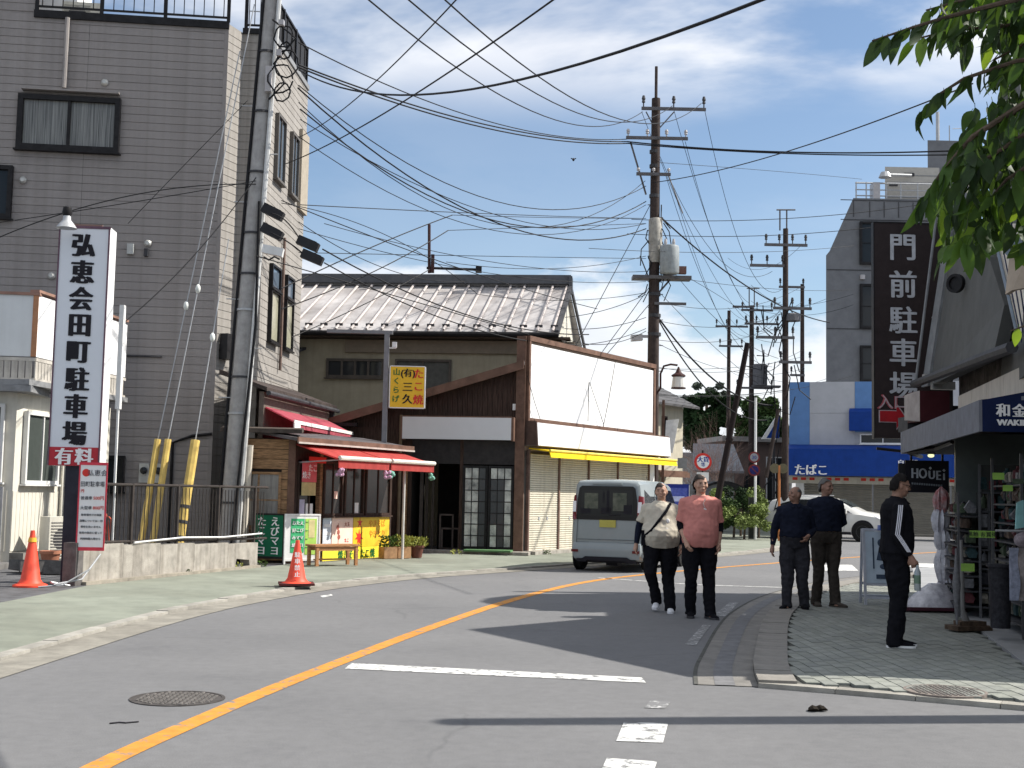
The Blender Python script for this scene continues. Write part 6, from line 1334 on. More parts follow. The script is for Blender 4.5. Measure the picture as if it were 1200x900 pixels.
# clothes at the picture edge
cl_ = thing('hanging_clothes', 'pale striped towels hanging low at the right picture edge', 'towels', A(1193, 675, 13.0))
for i in range(3):
    b = MB(); b.loft([[(i * .09 - .08, -.01 + .03 * math.sin(k * 1.3 + i), .28 - k * .075), (i * .09 + .0, -.03 + .03 * math.sin(k + i), .28 - k * .075), (i * .09, .0, .28 - k * .075), (i * .09 - .08, .02, .28 - k * .075)] for k in range(8)]); b.build('towel', mat('towel_%d' % i, ((.26, .28, .36), (.30, .26, .25), (.34, .34, .38))[i], .9, .2, 20), cl_, True)
MB().ball((.06, 0, .36), (.10, .07, .08), 12, 8).build('bundle', mat('bundle', (.26, .22, .24), .8, .3, 18), cl_, True); MB().tube([(-.2, .05, .45), (.4, .05, .45)], .012, 5).tube([(.1, .05, -1.4), (.1, .05, .45)], .015, 5).build('rail', galv, cl_)
for i, (u, v, w_, h_, lab, m) in enumerate(((1195, 603, 10, 34, 'pale turquoise banner piece at the right picture edge', mat('turq', (.25, .50, .50), .6)), (1172, 700, 26, 70, 'dark tall bin standing under the racks at the right', gm_[0]), (1121, 690, 8, 60, 'grey folded umbrella leaning by the bag stand', gm_[2]))):
    c = A(u, v, 13.6 if i else 13.1); s_ = c.y / 1500
    b = MB()
    if i == 1: b.lathe((0, 0, 0), [(w_ * s_ * .42, -h_ * s_ / 2), (w_ * s_ / 2, h_ * s_ / 2), (w_ * s_ / 2 + .02, h_ * s_ / 2), (w_ * s_ / 2 + .02, h_ * s_ / 2 + .03), (.01, h_ * s_ / 2 + .03)], 16)
    elif i == 2: b.lathe((0, 0, 0), [(.008, -h_ * s_ / 2 - .1), (.02, -h_ * s_ / 2), (.045, h_ * s_ * .1), (.02, h_ * s_ / 2), (.012, h_ * s_ / 2 + .15)], 10)
    else: b.prism([(-w_ * s_ / 2, 0, -h_ * s_ / 2), (w_ * s_ / 2, 0, -h_ * s_ / 2 + .02), (w_ * s_ / 2, 0, h_ * s_ / 2), (-w_ * s_ * .3, 0, h_ * s_ / 2 - .03)], (0, .02, 0))
    solo(b, ('banner', 'bin', 'umbrella')[i], m, lab, ('banner', 'bin', 'umbrella')[i], True, c)
# A-board behind the standing man
ab = thing('a_board', 'white framed A-board poster stand half hidden behind the standing man', 'sign board', (G(1031, 712).x, 18.0, .048), R(-4))
for sgn_ in (0, 1):
    ry = R(8) * (1 if sgn_ == 0 else -1); yo = -.12 if sgn_ == 0 else .25
    f = MB()
    for x in (-.235, .235): f.box(x - .018, x + .018, -.015, .015, 0, 1.05)
    for z in (.10, .28, 1.04): f.box(-.235, .235, -.012, .012, z - .015, z + .015)
    f.xf(Matrix.Translation((0, yo, 0)) @ Matrix.Rotation(-ry, 4, 'X')).build('frame', mat('aboard_frame', (.42, .44, .50), .4), ab)
    if sgn_ == 0:
        pn = MB().box(-.215, .215, -.006, .006, .30, 1.02).xf(Matrix.Translation((0, yo, 0)) @ Matrix.Rotation(-ry, 4, 'X')).build('panel', mat('aboard_face', (.42, .50, .58), .5, .08, 5), ab)
        k_ = MB().box(-.12, -.10, -.014, -.007, .5, .93).box(.12, .14, -.014, -.007, .55, .9).box(-.08, .10, -.014, -.007, .36, .42).ball((.0, -.01, .86), (.05, .006, .055), 10, 6).prism([(-.07, -.008, .62), (.08, -.008, .60), (.05, -.008, .80), (-.03, -.008, .80)], (0, -.004, 0)).ball((.03, -.01, .53), (.06, .006, .04), 8, 5)
        k_.xf(Matrix.Translation((0, yo, 0)) @ Matrix.Rotation(-ry, 4, 'X')).build('print', mat('aboard_ink', (.05, .07, .11), .6), ab)
MB().box(-.05, .2, -.16, -.02, 1.03, 1.10).build('top_clip', mat('clip_blue', (.05, .12, .42), .5), ab)

# ------------------------------------------------------------------ people
def remesh(mb, voxel, smooth=2, disp=0.0, seed=0):
    me = bpy.data.meshes.new('r'); me.from_pydata(mb.v, [], mb.f); o = bpy.data.objects.new('r', me); COL.objects.link(o)
    md = o.modifiers.new('m', 'REMESH'); md.mode = 'VOXEL'; md.voxel_size = voxel; md.use_smooth_shade = True
    if smooth: s_ = o.modifiers.new('s', 'SMOOTH'); s_.iterations = smooth; s_.factor = .5
    dg = bpy.context.evaluated_depsgraph_get(); out = bpy.data.meshes.new_from_object(o.evaluated_get(dg)); bpy.data.objects.remove(o); bpy.data.meshes.remove(me)
    if disp:
        nn = [v.normal.copy() for v in out.vertices]
        for v, n_ in zip(out.vertices, nn):
            c = v.co; v.co = c + n_ * disp * (1.5 * noise.noise(Vector((c.x * 8 + seed, c.y * 8, c.z * 4))) + 1.2 * (.35 - abs(noise.noise(Vector((c.x * 9 + c.z * 6, c.y * 9 + seed, c.z * 11 - c.x * 7))))) + .22 * noise.noise(Vector((c.x * 30, c.y * 30 + seed, c.z * 22))))
    out.polygons.foreach_set('use_smooth', [True] * len(out.polygons)); return out
def ering(c, rx, ry, n=20, tilt=0.0):
    return [(c[0] + rx * math.cos(2 * PI * j / n), c[1] + ry * math.sin(2 * PI * j / n) * (1.0), c[2] + tilt * math.cos(2 * PI * j / n)) for j in range(n)]
def V(*a): return Vector(a)
def person(label, loc, rz, H, P, fit):
    """figure of height H facing local -Y; P holds joint positions for a 1.70 m body, fit the clothes"""
    t = thing('person', label, 'person', loc, rz); k = H / 1.70; bx = fit.get('build', 1.0); belly = fit.get('belly', 0.0)
    ln = P.get('lean', 0.0)
    S = lambda p: V(p[0], p[1] + ln * (p[2] - .9) * (p[2] > .9), p[2])
    def torso(g, z0=.84, z1=1.44):
        rows = [(.84, .150, .105, 0), (.92, .168, .118, 0), (1.0, .158, .112, -.004), (1.08, .152, .108, -.006), (1.17, .158, .110, -.004), (1.27, .172, .116, 0), (1.35, .178, .108, .004), (1.40, .150, .092, .008), (1.435, .090, .070, .01), (1.46, .062, .060, .008)]
        r = []
        for z, rx, ry, cy in rows:
            if z < z0 or z > z1 + .02: continue
            bl_ = belly * math.exp(-((z - 1.04) / .13) ** 2)
            r.append(ering(S((0, cy - bl_ * .55, z)), rx * bx + bl_ * .3 + g, ry * bx + bl_ * .6 + g))
        return r
    # bare body
    b = MB(); b.loft(torso(0)); b.tube([S((0, .008, 1.40)), S((0, .0, 1.48)), S((0, -.012, 1.54))], [.062, .055, .054], 12)
    hb = MB(); hc = S((0, -.012, 1.595))
    hb.ball(hc, (.074, .092, .108), 20, 14); hb.ball(hc + V(0, -.030, -.060), (.054, .056, .052), 14, 10); hb.ball(hc + V(0, -.062, -.088), (.026, .024, .018), 8, 6)
    hb.ball(hc + V(0, -.092, -.012), (.012, .016, .026), 8, 6); hb.ball(hc + V(0, -.102, -.026), (.016, .012, .011), 8, 6)
    for s_ in (-1, 1):
        hb.ball(hc + V(s_ * .077, .006, -.012), (.010, .020, .032), 8, 6); hb.ball(hc + V(s_ * .030, -.080, .018), (.026, .012, .009), 8, 5); hb.ball(hc + V(s_ * .045, -.062, -.03), (.024, .022, .022), 8, 6)
    hb.ball(hc + V(0, -.088, -.056), (.024, .010, .006), 8, 5); hb.ball(hc + V(0, -.086, -.065), (.020, .010, .006), 8, 5)
    HR = Matrix.Translation(hc + V(0, .01, -.08)) @ Matrix.Rotation(P.get('head', 0), 4, 'Z') @ Matrix.Rotation(P.get('nod', 0), 4, 'X') @ Matrix.Translation(-(hc + V(0, .01, -.08)))
    hb.xf(HR); b.v, off_ = b.v, len(b.v); b.f += [tuple(i + off_ for i in f) for f in hb.f]; b.v += hb.v
    hands = []
    arms = []
    for s_, nm in ((-1, 'r'), (1, 'l')):
        sh = S((s_ * .170 * bx, .008, 1.375)); el = S(P['el_' + nm]); wr = S(P['wr_' + nm]); arms.append((sh, el, wr))
        b.tube([sh + V(-s_ * .03, 0, .0), sh, sh.lerp(el, .5), el, el.lerp(wr, .35), wr], [.048, .052, .043, .037, .038, .026], 12)
        d = P.get('hd_' + nm); d = V(*d).normalized() if d else (wr - el).normalized(); side = V(*P.get('pl_' + nm, (-s_, 0, 0))); side = (side - d * side.dot(d)).normalized(); nrm = d.cross(side)   # side: palm normal
        cr_ = P.get('curl_' + nm, .55)
        palm = wr + d * .05; b.tube([wr, palm, wr + d * .088], [.027, .033, .033], 10)
        for i in range(4):
            root = wr + d * .082 + nrm * ((i - 1.5) * .0205); l_ = (.070, .080, .075, .058)[i]
            p1 = root + (d * math.cos(cr_ * .5) + side * math.sin(cr_ * .5)) * l_ * .45; p2 = p1 + (d * math.cos(cr_ * 1.4) + side * math.sin(cr_ * 1.4)) * l_ * .32; p3 = p2 + (d * math.cos(cr_ * 2.2) + side * math.sin(cr_ * 2.2)) * l_ * .25
            b.tube([root - d * .02, root, p1, p2, p3], [.010, .0105, .0095, .009, .0075], 8)
        th = wr + d * .025 + nrm * (-.028 if P.get('thumb_' + nm, 1) > 0 else .028); o_ = nrm * (-1 if P.get('thumb_' + nm, 1) > 0 else 1)
        b.tube([wr + d * .02, th, th + (d * .7 + o_ * .5 + side * .3) * .035, th + (d * .9 + o_ * .3 + side * .5) * .062], [.015, .014, .012, .009], 8)
        hands.append(wr + d * .09)
    legs = []
    for s_, nm in ((-1, 'r'), (1, 'l')):
        hp_ = V(s_ * .088 * bx, 0, .90); kn = V(*P['kn_' + nm]); an = V(*P['an_' + nm]); legs.append((hp_, kn, an))
        b.tube([hp_ + V(-s_ * .01, 0, .03), hp_.lerp(kn, .35), kn, kn.lerp(an, .3), an, an + V(0, 0, -.03)], [.088 * bx, .078 * bx, .053, .055, .036, .04], 12)
        b.ball(an + V(0, -.05, -.056), (.024, .07, .014), 10, 6)
    Sc = Matrix.Scale(k, 4)
    def out(mb, name, m, vox=.009, sm=2, disp=0.0):
        me = remesh(mb, vox, sm, disp, len(label)); me.transform(Sc); me.materials.append(m); return link(name, me, t)
    out(b, 'body', fit.get('skin', skin_m), .0072, 2)
    # trousers
    q = MB(); wz = fit.get('waist', 1.0); q.loft([r for r in torso(.020, .83, wz)])
    w_ = fit.get('leg', 1.0)
    for (hp_, kn, an), s_ in zip(legs, (-1, 1)):
        q.tube([hp_ + V(-s_ * .015, 0, .04), hp_ + (kn - hp_) * .12, hp_.lerp(kn, .5), kn, kn.lerp(an, .5), an + V(0, 0, .0), an + V(0, -.008, -.055)], [.098 * bx, .104 * bx, .096 * w_ * bx, .078 * w_, .070 * w_, .066 * w_, .070 * w_], 16)
    out(q, 'trousers', fit['trousers'], .009, 2, .013)
    # top
    q = MB(); g_ = fit.get('top_g', .024); z0 = fit.get('hem', .90)
    rr = torso(g_, z0, 1.46); q.loft(rr)
    cut = fit.get('sleeve', .5)   # share of the arm covered
    for (sh, el, wr), s_ in zip(arms, (-1, 1)):
        a_ = [sh + V(-s_ * .06, 0, .012), sh, sh.lerp(el, .5)]; r_ = [.055, .066, .062]
        if cut <= .5: a_.append(sh.lerp(el, cut * 2 * .92)); r_.append(.064)
        else: a_ += [el, el.lerp(wr, .5), wr + (wr - el).normalized() * -.01]; r_ += [.055, .050, .040]
        q.tube(a_, r_, 14)
    if fit.get('collar'): q.tube([S((0, .01, 1.43)), S((0, .0, 1.475))], [.078, .066], 14)
    out(q, fit.get('top_name', 'shirt'), fit['top'], .010, 2, fit.get('fold', .010))
    if fit.get('collar'):
        cm = MB()
        for s_ in (-1, 1): cm.prism([S((s_ * .01, -.082, 1.44)), S((s_ * .07, -.045, 1.47)), S((s_ * .075, -.075, 1.425)), S((s_ * .035, -.115, 1.405))], (0, -.012, .004))
        cm.xf(Sc).build('collar', fit['top'], t)
    if fit.get('cover'):
        for (sh, el, wr), s_ in zip(arms, (-1, 1)):
            c_ = MB().tube([sh.lerp(el, .62), el, el.lerp(wr, .35), el.lerp(wr, fit['cover'])], [.048, .045, .045, .034], 14)
            c_.xf(Sc).build('arm_cover', black_cloth if fit['cover'] < .9 else navy_cloth, t, True)
    # shoes
    for i, ((hp_, kn, an), nm) in enumerate(zip(legs, 'rl')):
        f = P.get('ft_' + nm, (0, 0)); q = MB(); sole = MB(); rows = [(.075, .030, .055, .0), (.04, .036, .075, 0), (0, .037, .070, 0), (-.06, .040, .055, 0), (-.12, .044, .042, 0), (-.165, .038, .032, 0), (-.195, .018, .020, 0)]
        rg = []; sg_ = []
        for y, w2, h_, _ in rows:
            rg.append([(w2 * math.cos(a * 2 * PI / 12), y, .012 + max(0, (h_) * (.5 + .5 * math.sin(a * 2 * PI / 12)))) for a in range(12)])
            sg_.append([(-w2 - .004, y * 1.02, 0), (w2 + .004, y * 1.02, 0), (w2 + .004, y * 1.02, .024), (-w2 - .004, y * 1.02, .024)])
        q.loft(rg); sole.loft(sg_); Mx = Matrix.Translation(an + V(0, 0, -.08)) @ Matrix.Rotation(f[1], 4, 'Z') @ Matrix.Translation((0, .05, 0)) @ Matrix.Rotation(f[0], 4, 'X') @ Matrix.Translation((0, -.05, 0))
        o = q.xf(Sc @ Mx).build('shoe', fit['shoe'], t, 60); sole.xf(Sc @ Mx).build('sole', fit.get('sole', fit['shoe']), o)
    # hair
    if fit.get('hair'):
        q = MB(); q.ball(hc + V(0, .010, .010), (.080, .094, .106), 20, 14); me = remesh(q, .006, 1, .018, 3)
        bmh = MB(); bmh.v = [tuple(v.co) for v in me.vertices]
        hl = fit.get('hairline', .057); keep = []
        for p_ in me.polygons:
            c = p_.center - hc
            if c.z > hl - 1.25 * max(0, c.y + .045) and c.z > -.070 and not (fit.get('bald') and c.z > .062 and c.y < .05 and abs(c.x) < .055): (abs(c.x) > .048 and c.y < .032 and c.z < .034) or keep.append(tuple(p_.vertices))
        bmh.f = keep; bmh.xf(Sc @ HR).build('hair', fit['hair'], t, 180)
    # brows, eyes and mouth as small surface pieces
    e = MB()
    for s_ in (-1, 1): e.ball(hc + V(s_ * .030, -.0845, .004), (.013, .006, .005), 8, 5)
    e.xf(Sc @ HR).build('eyes', black_ink, t); e = MB()
    for s_ in (-1, 1): e.ball(hc + V(s_ * .030, -.090, .024), (.019, .005, .0035), 8, 5)
    e.xf(Sc @ HR).build('eyebrows', fit.get('hair') or hair_m, t)
    MB().ball(hc + V(0, -.0965, -.0605), (.021, .004, .0028), 8, 5).xf(Sc @ HR).build('mouth', mat('lips', (.22, .10, .08), .6), t)
    return t, k, S, arms, legs, hands, HR, hc
WALK = dict(kn_r=(-.10, -.10, .49), an_r=(-.10, .05, .10), kn_l=(.10, -.05, .48), an_l=(.10, -.12, .08), ft_r=(.35, 0), ft_l=(0, .1), el_r=(-.255, .02, 1.10), wr_r=(-.29, -.06, .87), el_l=(.255, .03, 1.10), wr_l=(.29, -.02, .86))
# man in a pale T-shirt with a sling bag, stepping forward
p = G(772, 716); t, k, S, arms, legs, hands, HR, hc = person('man in beige T-shirt with dark arm sleeves and a black sling bag, walking', (p.x + .02, p.y, 0), R(-8), 1.655,
    dict(WALK, kn_r=(-.14, -.15, .50), an_r=(-.05, -.02, .15), ft_r=(.15, -.1), kn_l=(.10, -.04, .47), an_l=(.13, -.18, .08), el_r=(-.30, .03, 1.12), wr_r=(-.33, .0, .88), el_l=(.27, .05, 1.11), wr_l=(.27, -.03, .87), head=R(-6)),
    dict(build=1.20, belly=.11, top=beige_shirt, trousers=black_cloth, shoe=sneaker_w, hem=.84, sleeve=.42, cover=.95, hair=mat('hair_brown', (.05, .042, .038), .7), top_g=.030, leg=1.02))
st_ = MB().tube([V(.12, -.095, 1.43), V(.075, -.17, 1.34), V(-.03, -.222, 1.20), V(-.12, -.242, 1.08), V(-.235, -.15, .98), V(-.21, .13, 1.0), V(.0, .19, 1.18), V(.11, .14, 1.38), V(.12, -.095, 1.43)], .019, 6).xf(Matrix.Scale(k, 4)).build('bag_strap', black_cloth, t, True)
MB().obox(V(-.235, -.07, .97) * k, (.05, .16, .2)).build('sling_bag', black_cloth, t)
for x, z, w_ in ((.09, 1.20, .028), (.075, 1.08, .03)): MB().ball(V(x, -.222 + (.034 if z > 1.1 else -.012), z) * k, (w_, .012, w_ * 1.2), 8, 5).build('shirt_print', white_ink, t)
# man in pink T-shirt
p = G(820, 724); t, k, S, arms, legs, hands, HR, hc = person('man in salmon pink T-shirt with black elbow sleeves and black trousers, walking', (p.x, p.y, 0), R(4), 1.76,
    dict(WALK, kn_r=(-.13, -.06, .48), an_r=(-.10, .06, .085), ft_r=(0, -.2), kn_l=(.09, -.04, .48), an_l=(.10, -.09, .08), ft_l=(0, .25), el_r=(-.235, .05, 1.10), wr_r=(-.20, -.10, .91), hd_r=(.25, -.45, -.8), el_l=(.245, .04, 1.09), wr_l=(.215, -.04, .88), head=R(5)),
    dict(build=1.12, belly=.05, top=pink_shirt, trousers=black_cloth, shoe=black_cloth, sole=dark_grey, hem=.84, sleeve=.46, cover=.28, hair=mat('hair_brown', (.05, .042, .038)), top_g=.028, leg=1.0))
MB().tube([V(.03, -.13, 1.42) * k, V(.0, -.145, 1.36) * k, V(.02, -.15, 1.31) * k], .008, 5).build('glasses_cord', mat('cord_pale', (.6, .4, .36), .6), t)
for s_ in (-1, 1): MB().tube([V(-s_ * .03 + .035, -.15, 1.30) * k, V(.035, -.152, 1.29) * k], .01, 5).build('shirt_print', white_ink, t) if s_ > 0 else None
# two men in navy on the pavement
p = G(931, 713, .048); t, k, S, arms, legs, hands, HR, hc = person('older bald-topped man in navy jacket and grey trousers, head turned toward the road', (p.x, p.y, .048), R(-6), 1.60,
    dict(WALK, kn_r=(-.10, -.08, .48), an_r=(-.12, -.10, .08), kn_l=(.10, -.04, .48), an_l=(.13, -.0, .085), ft_r=(0, -.5), ft_l=(0, .05), el_r=(-.28, .03, 1.09), wr_r=(-.31, -.05, .86), el_l=(.26, .04, 1.10), wr_l=(.17, -.16, 1.02), hd_l=(-.5, -.2, -.6), lean=-.10, head=R(-62), nod=R(-8)),
    dict(build=1.10, belly=.04, top=navy_cloth, trousers=dark_trouser, shoe=black_cloth, hem=.97, sleeve=1.0, hair=hair_grey, bald=True, top_g=.030, skin=skin_dark, leg=1.08, collar=True, top_name='jacket', waist=1.02))
MB().box(-.03 * k, .03 * k, -.165 * k, -.155 * k, .965 * k, 1.0 * k).build('belt_buckle', galv, t)
p = G(968, 711, .048); t, k, S, arms, legs, hands, HR, hc = person('short grey haired man in navy sweater with hands behind his back, looking toward the shops', (p.x + .02, p.y + .1, .048), R(2), 1.72,
    dict(WALK, kn_r=(-.10, -.02, .48), an_r=(-.12, .02, .08), kn_l=(.09, -.05, .48), an_l=(.10, -.09, .08), ft_r=(0, -.1), ft_l=(0, .6), el_r=(-.25, .10, 1.12), wr_r=(-.08, .17, .98), el_l=(.27, .10, 1.12), wr_l=(.08, .18, .98), hd_r=(1, .2, -.2), hd_l=(-1, .2, -.2), head=R(38)),
    dict(build=1.08, belly=.02, top=navy_cloth, trousers=tan_trouser, shoe=mat('shoe_brown', (.07, .06, .05), .8), hem=.93, sleeve=1.0, hair=hair_grey, hairline=.075, top_g=.028, skin=skin_dark, top_name='sweater', leg=.98))
# man in black tracksuit in profile with a bottle
p = G(1050, 758, .048); t, k, S, arms, legs, hands, HR, hc = person('young man in black tracksuit with white sleeve stripes, standing in profile', (p.x, p.y, .048), R(84), 1.71,
    dict(kn_r=(-.09, -.02, .48), an_r=(-.09, .03, .08), kn_l=(.09, -.04, .48), an_l=(.09, -.02, .08), ft_l=(0, .0), ft_r=(0, 0), el_r=(-.225, .04, 1.11), wr_r=(-.235, -.10, .90), hd_r=(0, -.30, -.6), el_l=(.23, .02, 1.10), wr_l=(.20, .03, .86), head=R(4), nod=R(10), lean=-.03, curl_r=1.2),
    dict(build=1.05, belly=.02, top=black_cloth, trousers=black_cloth, shoe=black_cloth, sole=white_ink, hem=.90, sleeve=1.0, hair=hair_m, top_g=.036, skin=skin_dark, top_name='track_jacket', leg=1.08, collar=True, fold=.008))
sh, el, wr = arms[0]
for j in (-1, 0, 1):
    off = V(-.0, j * .017, 0); MB().tube([sh + V(-.066, 0, .02) + off, sh.lerp(el, .3) + V(-.068, 0, 0) + off, sh.lerp(el, .7) + V(-.064, 0, 0) + off, el + V(-.059, 0, 0) + off, el.lerp(wr, .5) + V(-.053, 0, .005) + off * .9, el.lerp(wr, .82) + V(-.045, 0, .005) + off * .8], .0062, 5).xf(Matrix.Scale(k, 4)).build('sleeve_stripe', mat('stripe_white', (.62, .62, .68), .7), t)
e = MB()
for s_ in (-1, 1):
    e.tube([hc + V(s_ * .012, -.108, .006), hc + V(s_ * .030, -.112, .018), hc + V(s_ * .052, -.098, .006), hc + V(s_ * .034, -.106, -.012), hc + V(s_ * .012, -.108, .006)], .0025, 5); e.tube([hc + V(s_ * .052, -.098, .01), hc + V(s_ * .080, .0, .008)], .0025, 5)
e.xf(Matrix.Scale(k, 4) @ HR).build('glasses', black_metal, t)
hnd = hands[0] * k; bt_ = MB().lathe((0, 0, 0), [(.030, -.24), (.032, -.22), (.032, -.06), (.014, -.02), (.014, .01)], 12)
wp = t.matrix_basis @ hnd
hw = Matrix.Translation(t.location) @ Matrix.Rotation(t.rotation_euler.z, 4, 'Z') @ hnd
bo = thing('water_bottle', 'clear plastic bottle held in the tracksuit man\'s hand', 'bottle', hw + V(.02, -.01, -.01)); bt_.build('bottle', mat('bottle_clear', (.28, .32, .33), .1, .1, 10, spec=.8), bo, True); MB().lathe((0, 0, 0), [(.033, -.17), (.033, -.09)], 12).build('wrapper', mat('wrapper', (.12, .2, .14), .4), bo, True)

# ------------------------------------------------------------------ vehicles
def wheel(t, c, r, w, axis_rz=0.0, side=1, nsp=7):
    """wheel with its axle along local x; side +1 shows the outer face to +x"""
    M = Matrix.Translation(c) @ Matrix.Rotation(side * PI / 2, 4, 'Y')
    o = MB().lathe((0, 0, 0), [(r * .62, -w / 2), (r * .94, -w / 2), (r, -w * .36), (r, w * .36), (r * .94, w / 2), (r * .64, w / 2)], 32).xf(M).build('wheel', tyre_m, t, 30)
    m = MB().lathe((0, 0, 0), [(r * .66, w * .40), (r * .64, w * .51), (r * .60, w * .50), (r * .58, w * .30), (.02, w * .28)], 32).xf(M); m.build('rim', dark_grey, o, 30)
    sp = MB()
    for i in range(nsp):
        a = 2 * PI * i / nsp; q = MB().box(r * .10, r * .62, -r * .07, r * .07, w * .36, w * .47).xf(M @ Matrix.Rotation(a, 4, 'Z')); sp.add(q.v, q.f)
    q = MB().lathe((0, 0, 0), [(r * .16, w * .3), (r * .15, w * .50), (.01, w * .5)], 14).xf(M); sp.add(q.v, q.f); sp.build('spokes', rim_m, o)
    return o
def hull(rows, cr=.07):
    """rows along y: (y, z_bottom, half_width, z_belt, z_top, half_width_top)"""
    rg = []
    for (y, zb, hw, zbelt, zt, ht) in rows:
        h = [(0, zb), (hw * .90, zb), (hw * .985, zb + .07), (hw, zb + .22), (hw, (zb + zbelt) * .55), (hw * .985, zbelt)]
        h += [(ht + (hw * .985 - ht) * .12, zt - cr), (ht * .94, zt - cr * .25), (ht * .72, zt), (0, zt + .012)]
        rg.append([(x, y, z) for x, z in h] + [(-x, y, z) for x, z in h[-2:0:-1]])
    return rg
# kei wagon seen from behind
vn = thing('parked_van', 'pale silver-blue boxy small van seen from behind, stopped at the kerb', 'van', (0, 0, 0), 0)
al = R(-22); cl0 = V(1.22, 25.35, 0); ctr = cl0 + V(math.cos(al), math.sin(al), 0) * .7375; vn.location = ctr; vn.rotation_euler = (0, 0, al)
rows = [(-.0, .34, .66, 1.0, 1.66, .56), (.015, .26, .70, 1.0, 1.72, .60), (.05, .22, .73, 1.0, 1.755, .635), (.14, .20, .7375, 1.0, 1.775, .65), (.9, .20, .7375, 1.0, 1.79, .655), (1.8, .20, .7375, 1.0, 1.785, .655), (2.35, .20, .7375, 1.0, 1.72, .63), (2.62, .20, .7375, 1.0, 1.50, .60), (2.88, .20, .7375, .98, 1.14, .62), (3.1, .22, .72, .90, 1.03, .62), (3.32, .24, .68, .80, .93, .56), (3.395, .30, .60, .70, .80, .48)]
bdy = MB().loft(hull(rows)); vb = bdy.build('body', van_paint, vn, 35)
# rear glass, pillars and lamps
MB().prism([(-.62, -.012, 1.0), (.62, -.012, 1.0), (.605, -.012, 1.40), (.57, -.012, 1.62), (.52, -.012, 1.66), (-.52, -.012, 1.66), (-.57, -.012, 1.62), (-.605, -.012, 1.40)], (0, .03, 0)).build('rear_window', glass('van_glass', (.008, .009, .010), .15), vn)
MB().prism([(-.55, -.018, 1.07), (.55, -.018, 1.07), (.52, -.018, 1.58), (-.52, -.018, 1.58)], (0, .005, 0)).build('window_glass', glass('van_glass2', (.012, .014, .015), .12), vn)
ins = MB()
for (x0, x1, z0, z1) in ((-.46, -.18, 1.22, 1.52), (.12, .40, 1.18, 1.53)): ins.box(x0, x1, -.0215, -.020, z0, z1)
tag(ins.build('far_window_view', mat('seen_through', (.11, .115, .09), .3, .35, 9, col2=(.04, .05, .04)), vn), kind='stuff')
ins = MB()
for (x, z, w_, h_) in ((.02, 1.15, .05, .42), (-.02, 1.12, .2, .12), (.42, 1.12, .16, .18), (-.44, 1.12, .2, .1), (-.07, 1.35, .03, .2)): ins.box(x - w_ / 2, x + w_ / 2, -.0235, -.0225, z, z + h_)
ins.build('headrests', black_ink, vn)
MB().tube([(.05, -.03, 1.09), (.28, -.03, 1.11)], .009, 5).build('wiper', black_ink, vn)
MB().box(-.3, .3, -.03, .05, 1.69, 1.72).build('spoiler', van_paint, vn)
for s_ in (-1, 1):
    o = MB().prism([(s_ * .62, -.035, 1.00), (s_ * .705, -.015, 1.00), (s_ * .725, .05, 1.18), (s_ * .70, .06, 1.46), (s_ * .64, .0, 1.48), (s_ * .615, -.02, 1.25)], (s_ * .015, .05, 0)).build('tail_lamp', lamp_red, vn)
    MB().prism([(s_ * .628, -.040, 1.15), (s_ * .70, -.022, 1.15), (s_ * .70, -.012, 1.36), (s_ * .63, -.018, 1.36)], (0, .004, 0)).build('lens', lamp_clear, o)
    MB().box(s_ * .62 - .09, s_ * .62 + .05, -.055, -.02, .37, .42).build('reflector', mat('reflector_dark', (.12, .02, .02), .3), vn)
    MB().box(s_ * .50 - .1, s_ * .50 + .1, -.05, .02, .19, .235).build('lower_vent', black_ink, vn)
hatch = MB()
for a_, b_ in (((-.62, .56), (.62, .56)), ((-.62, .56), (-.60, 1.0)), ((.62, .56), (.60, 1.0)), ((-.60, .62), (.60, .62))): hatch.tube([(a_[0], -.012 if a_[1] < .9 else -.014, a_[1]), (b_[0], -.012 if b_[1] < .9 else -.014, b_[1])], .0055, 4)
hatch.build('hatch_seam', mat('seam_grey', (.12, .14, .15), .6), vn)
bmp = MB(); rg = []
for z, yo, w_ in ((.22, .02, .66), (.25, -.03, .69), (.40, -.05, .715), (.53, -.045, .71), (.57, -.01, .70)):
    rg.append([(-w_ - .02, .22, z), (-w_ - .018, .10, z), (-w_ + .03, yo + .01, z), (-.3, yo, z), (.3, yo, z), (w_ - .03, yo + .01, z), (w_ + .018, .10, z), (w_ + .02, .22, z)])
bmp.loft(rg); bmp.build('rear_bumper', van_paint, vn, 50)
MB().prism([(-.55, -.056, .215), (-.42, -.06, .29), (.42, -.06, .29), (.55, -.056, .215)], (0, .02, 0)).build('under_panel', black_ink, vn)
MB().box(-.145, .185, -.030, -.012, .86, 1.0).build('licence_plate', mat('plate_yellow', (.42, .38, .08), .6, .06), vn)
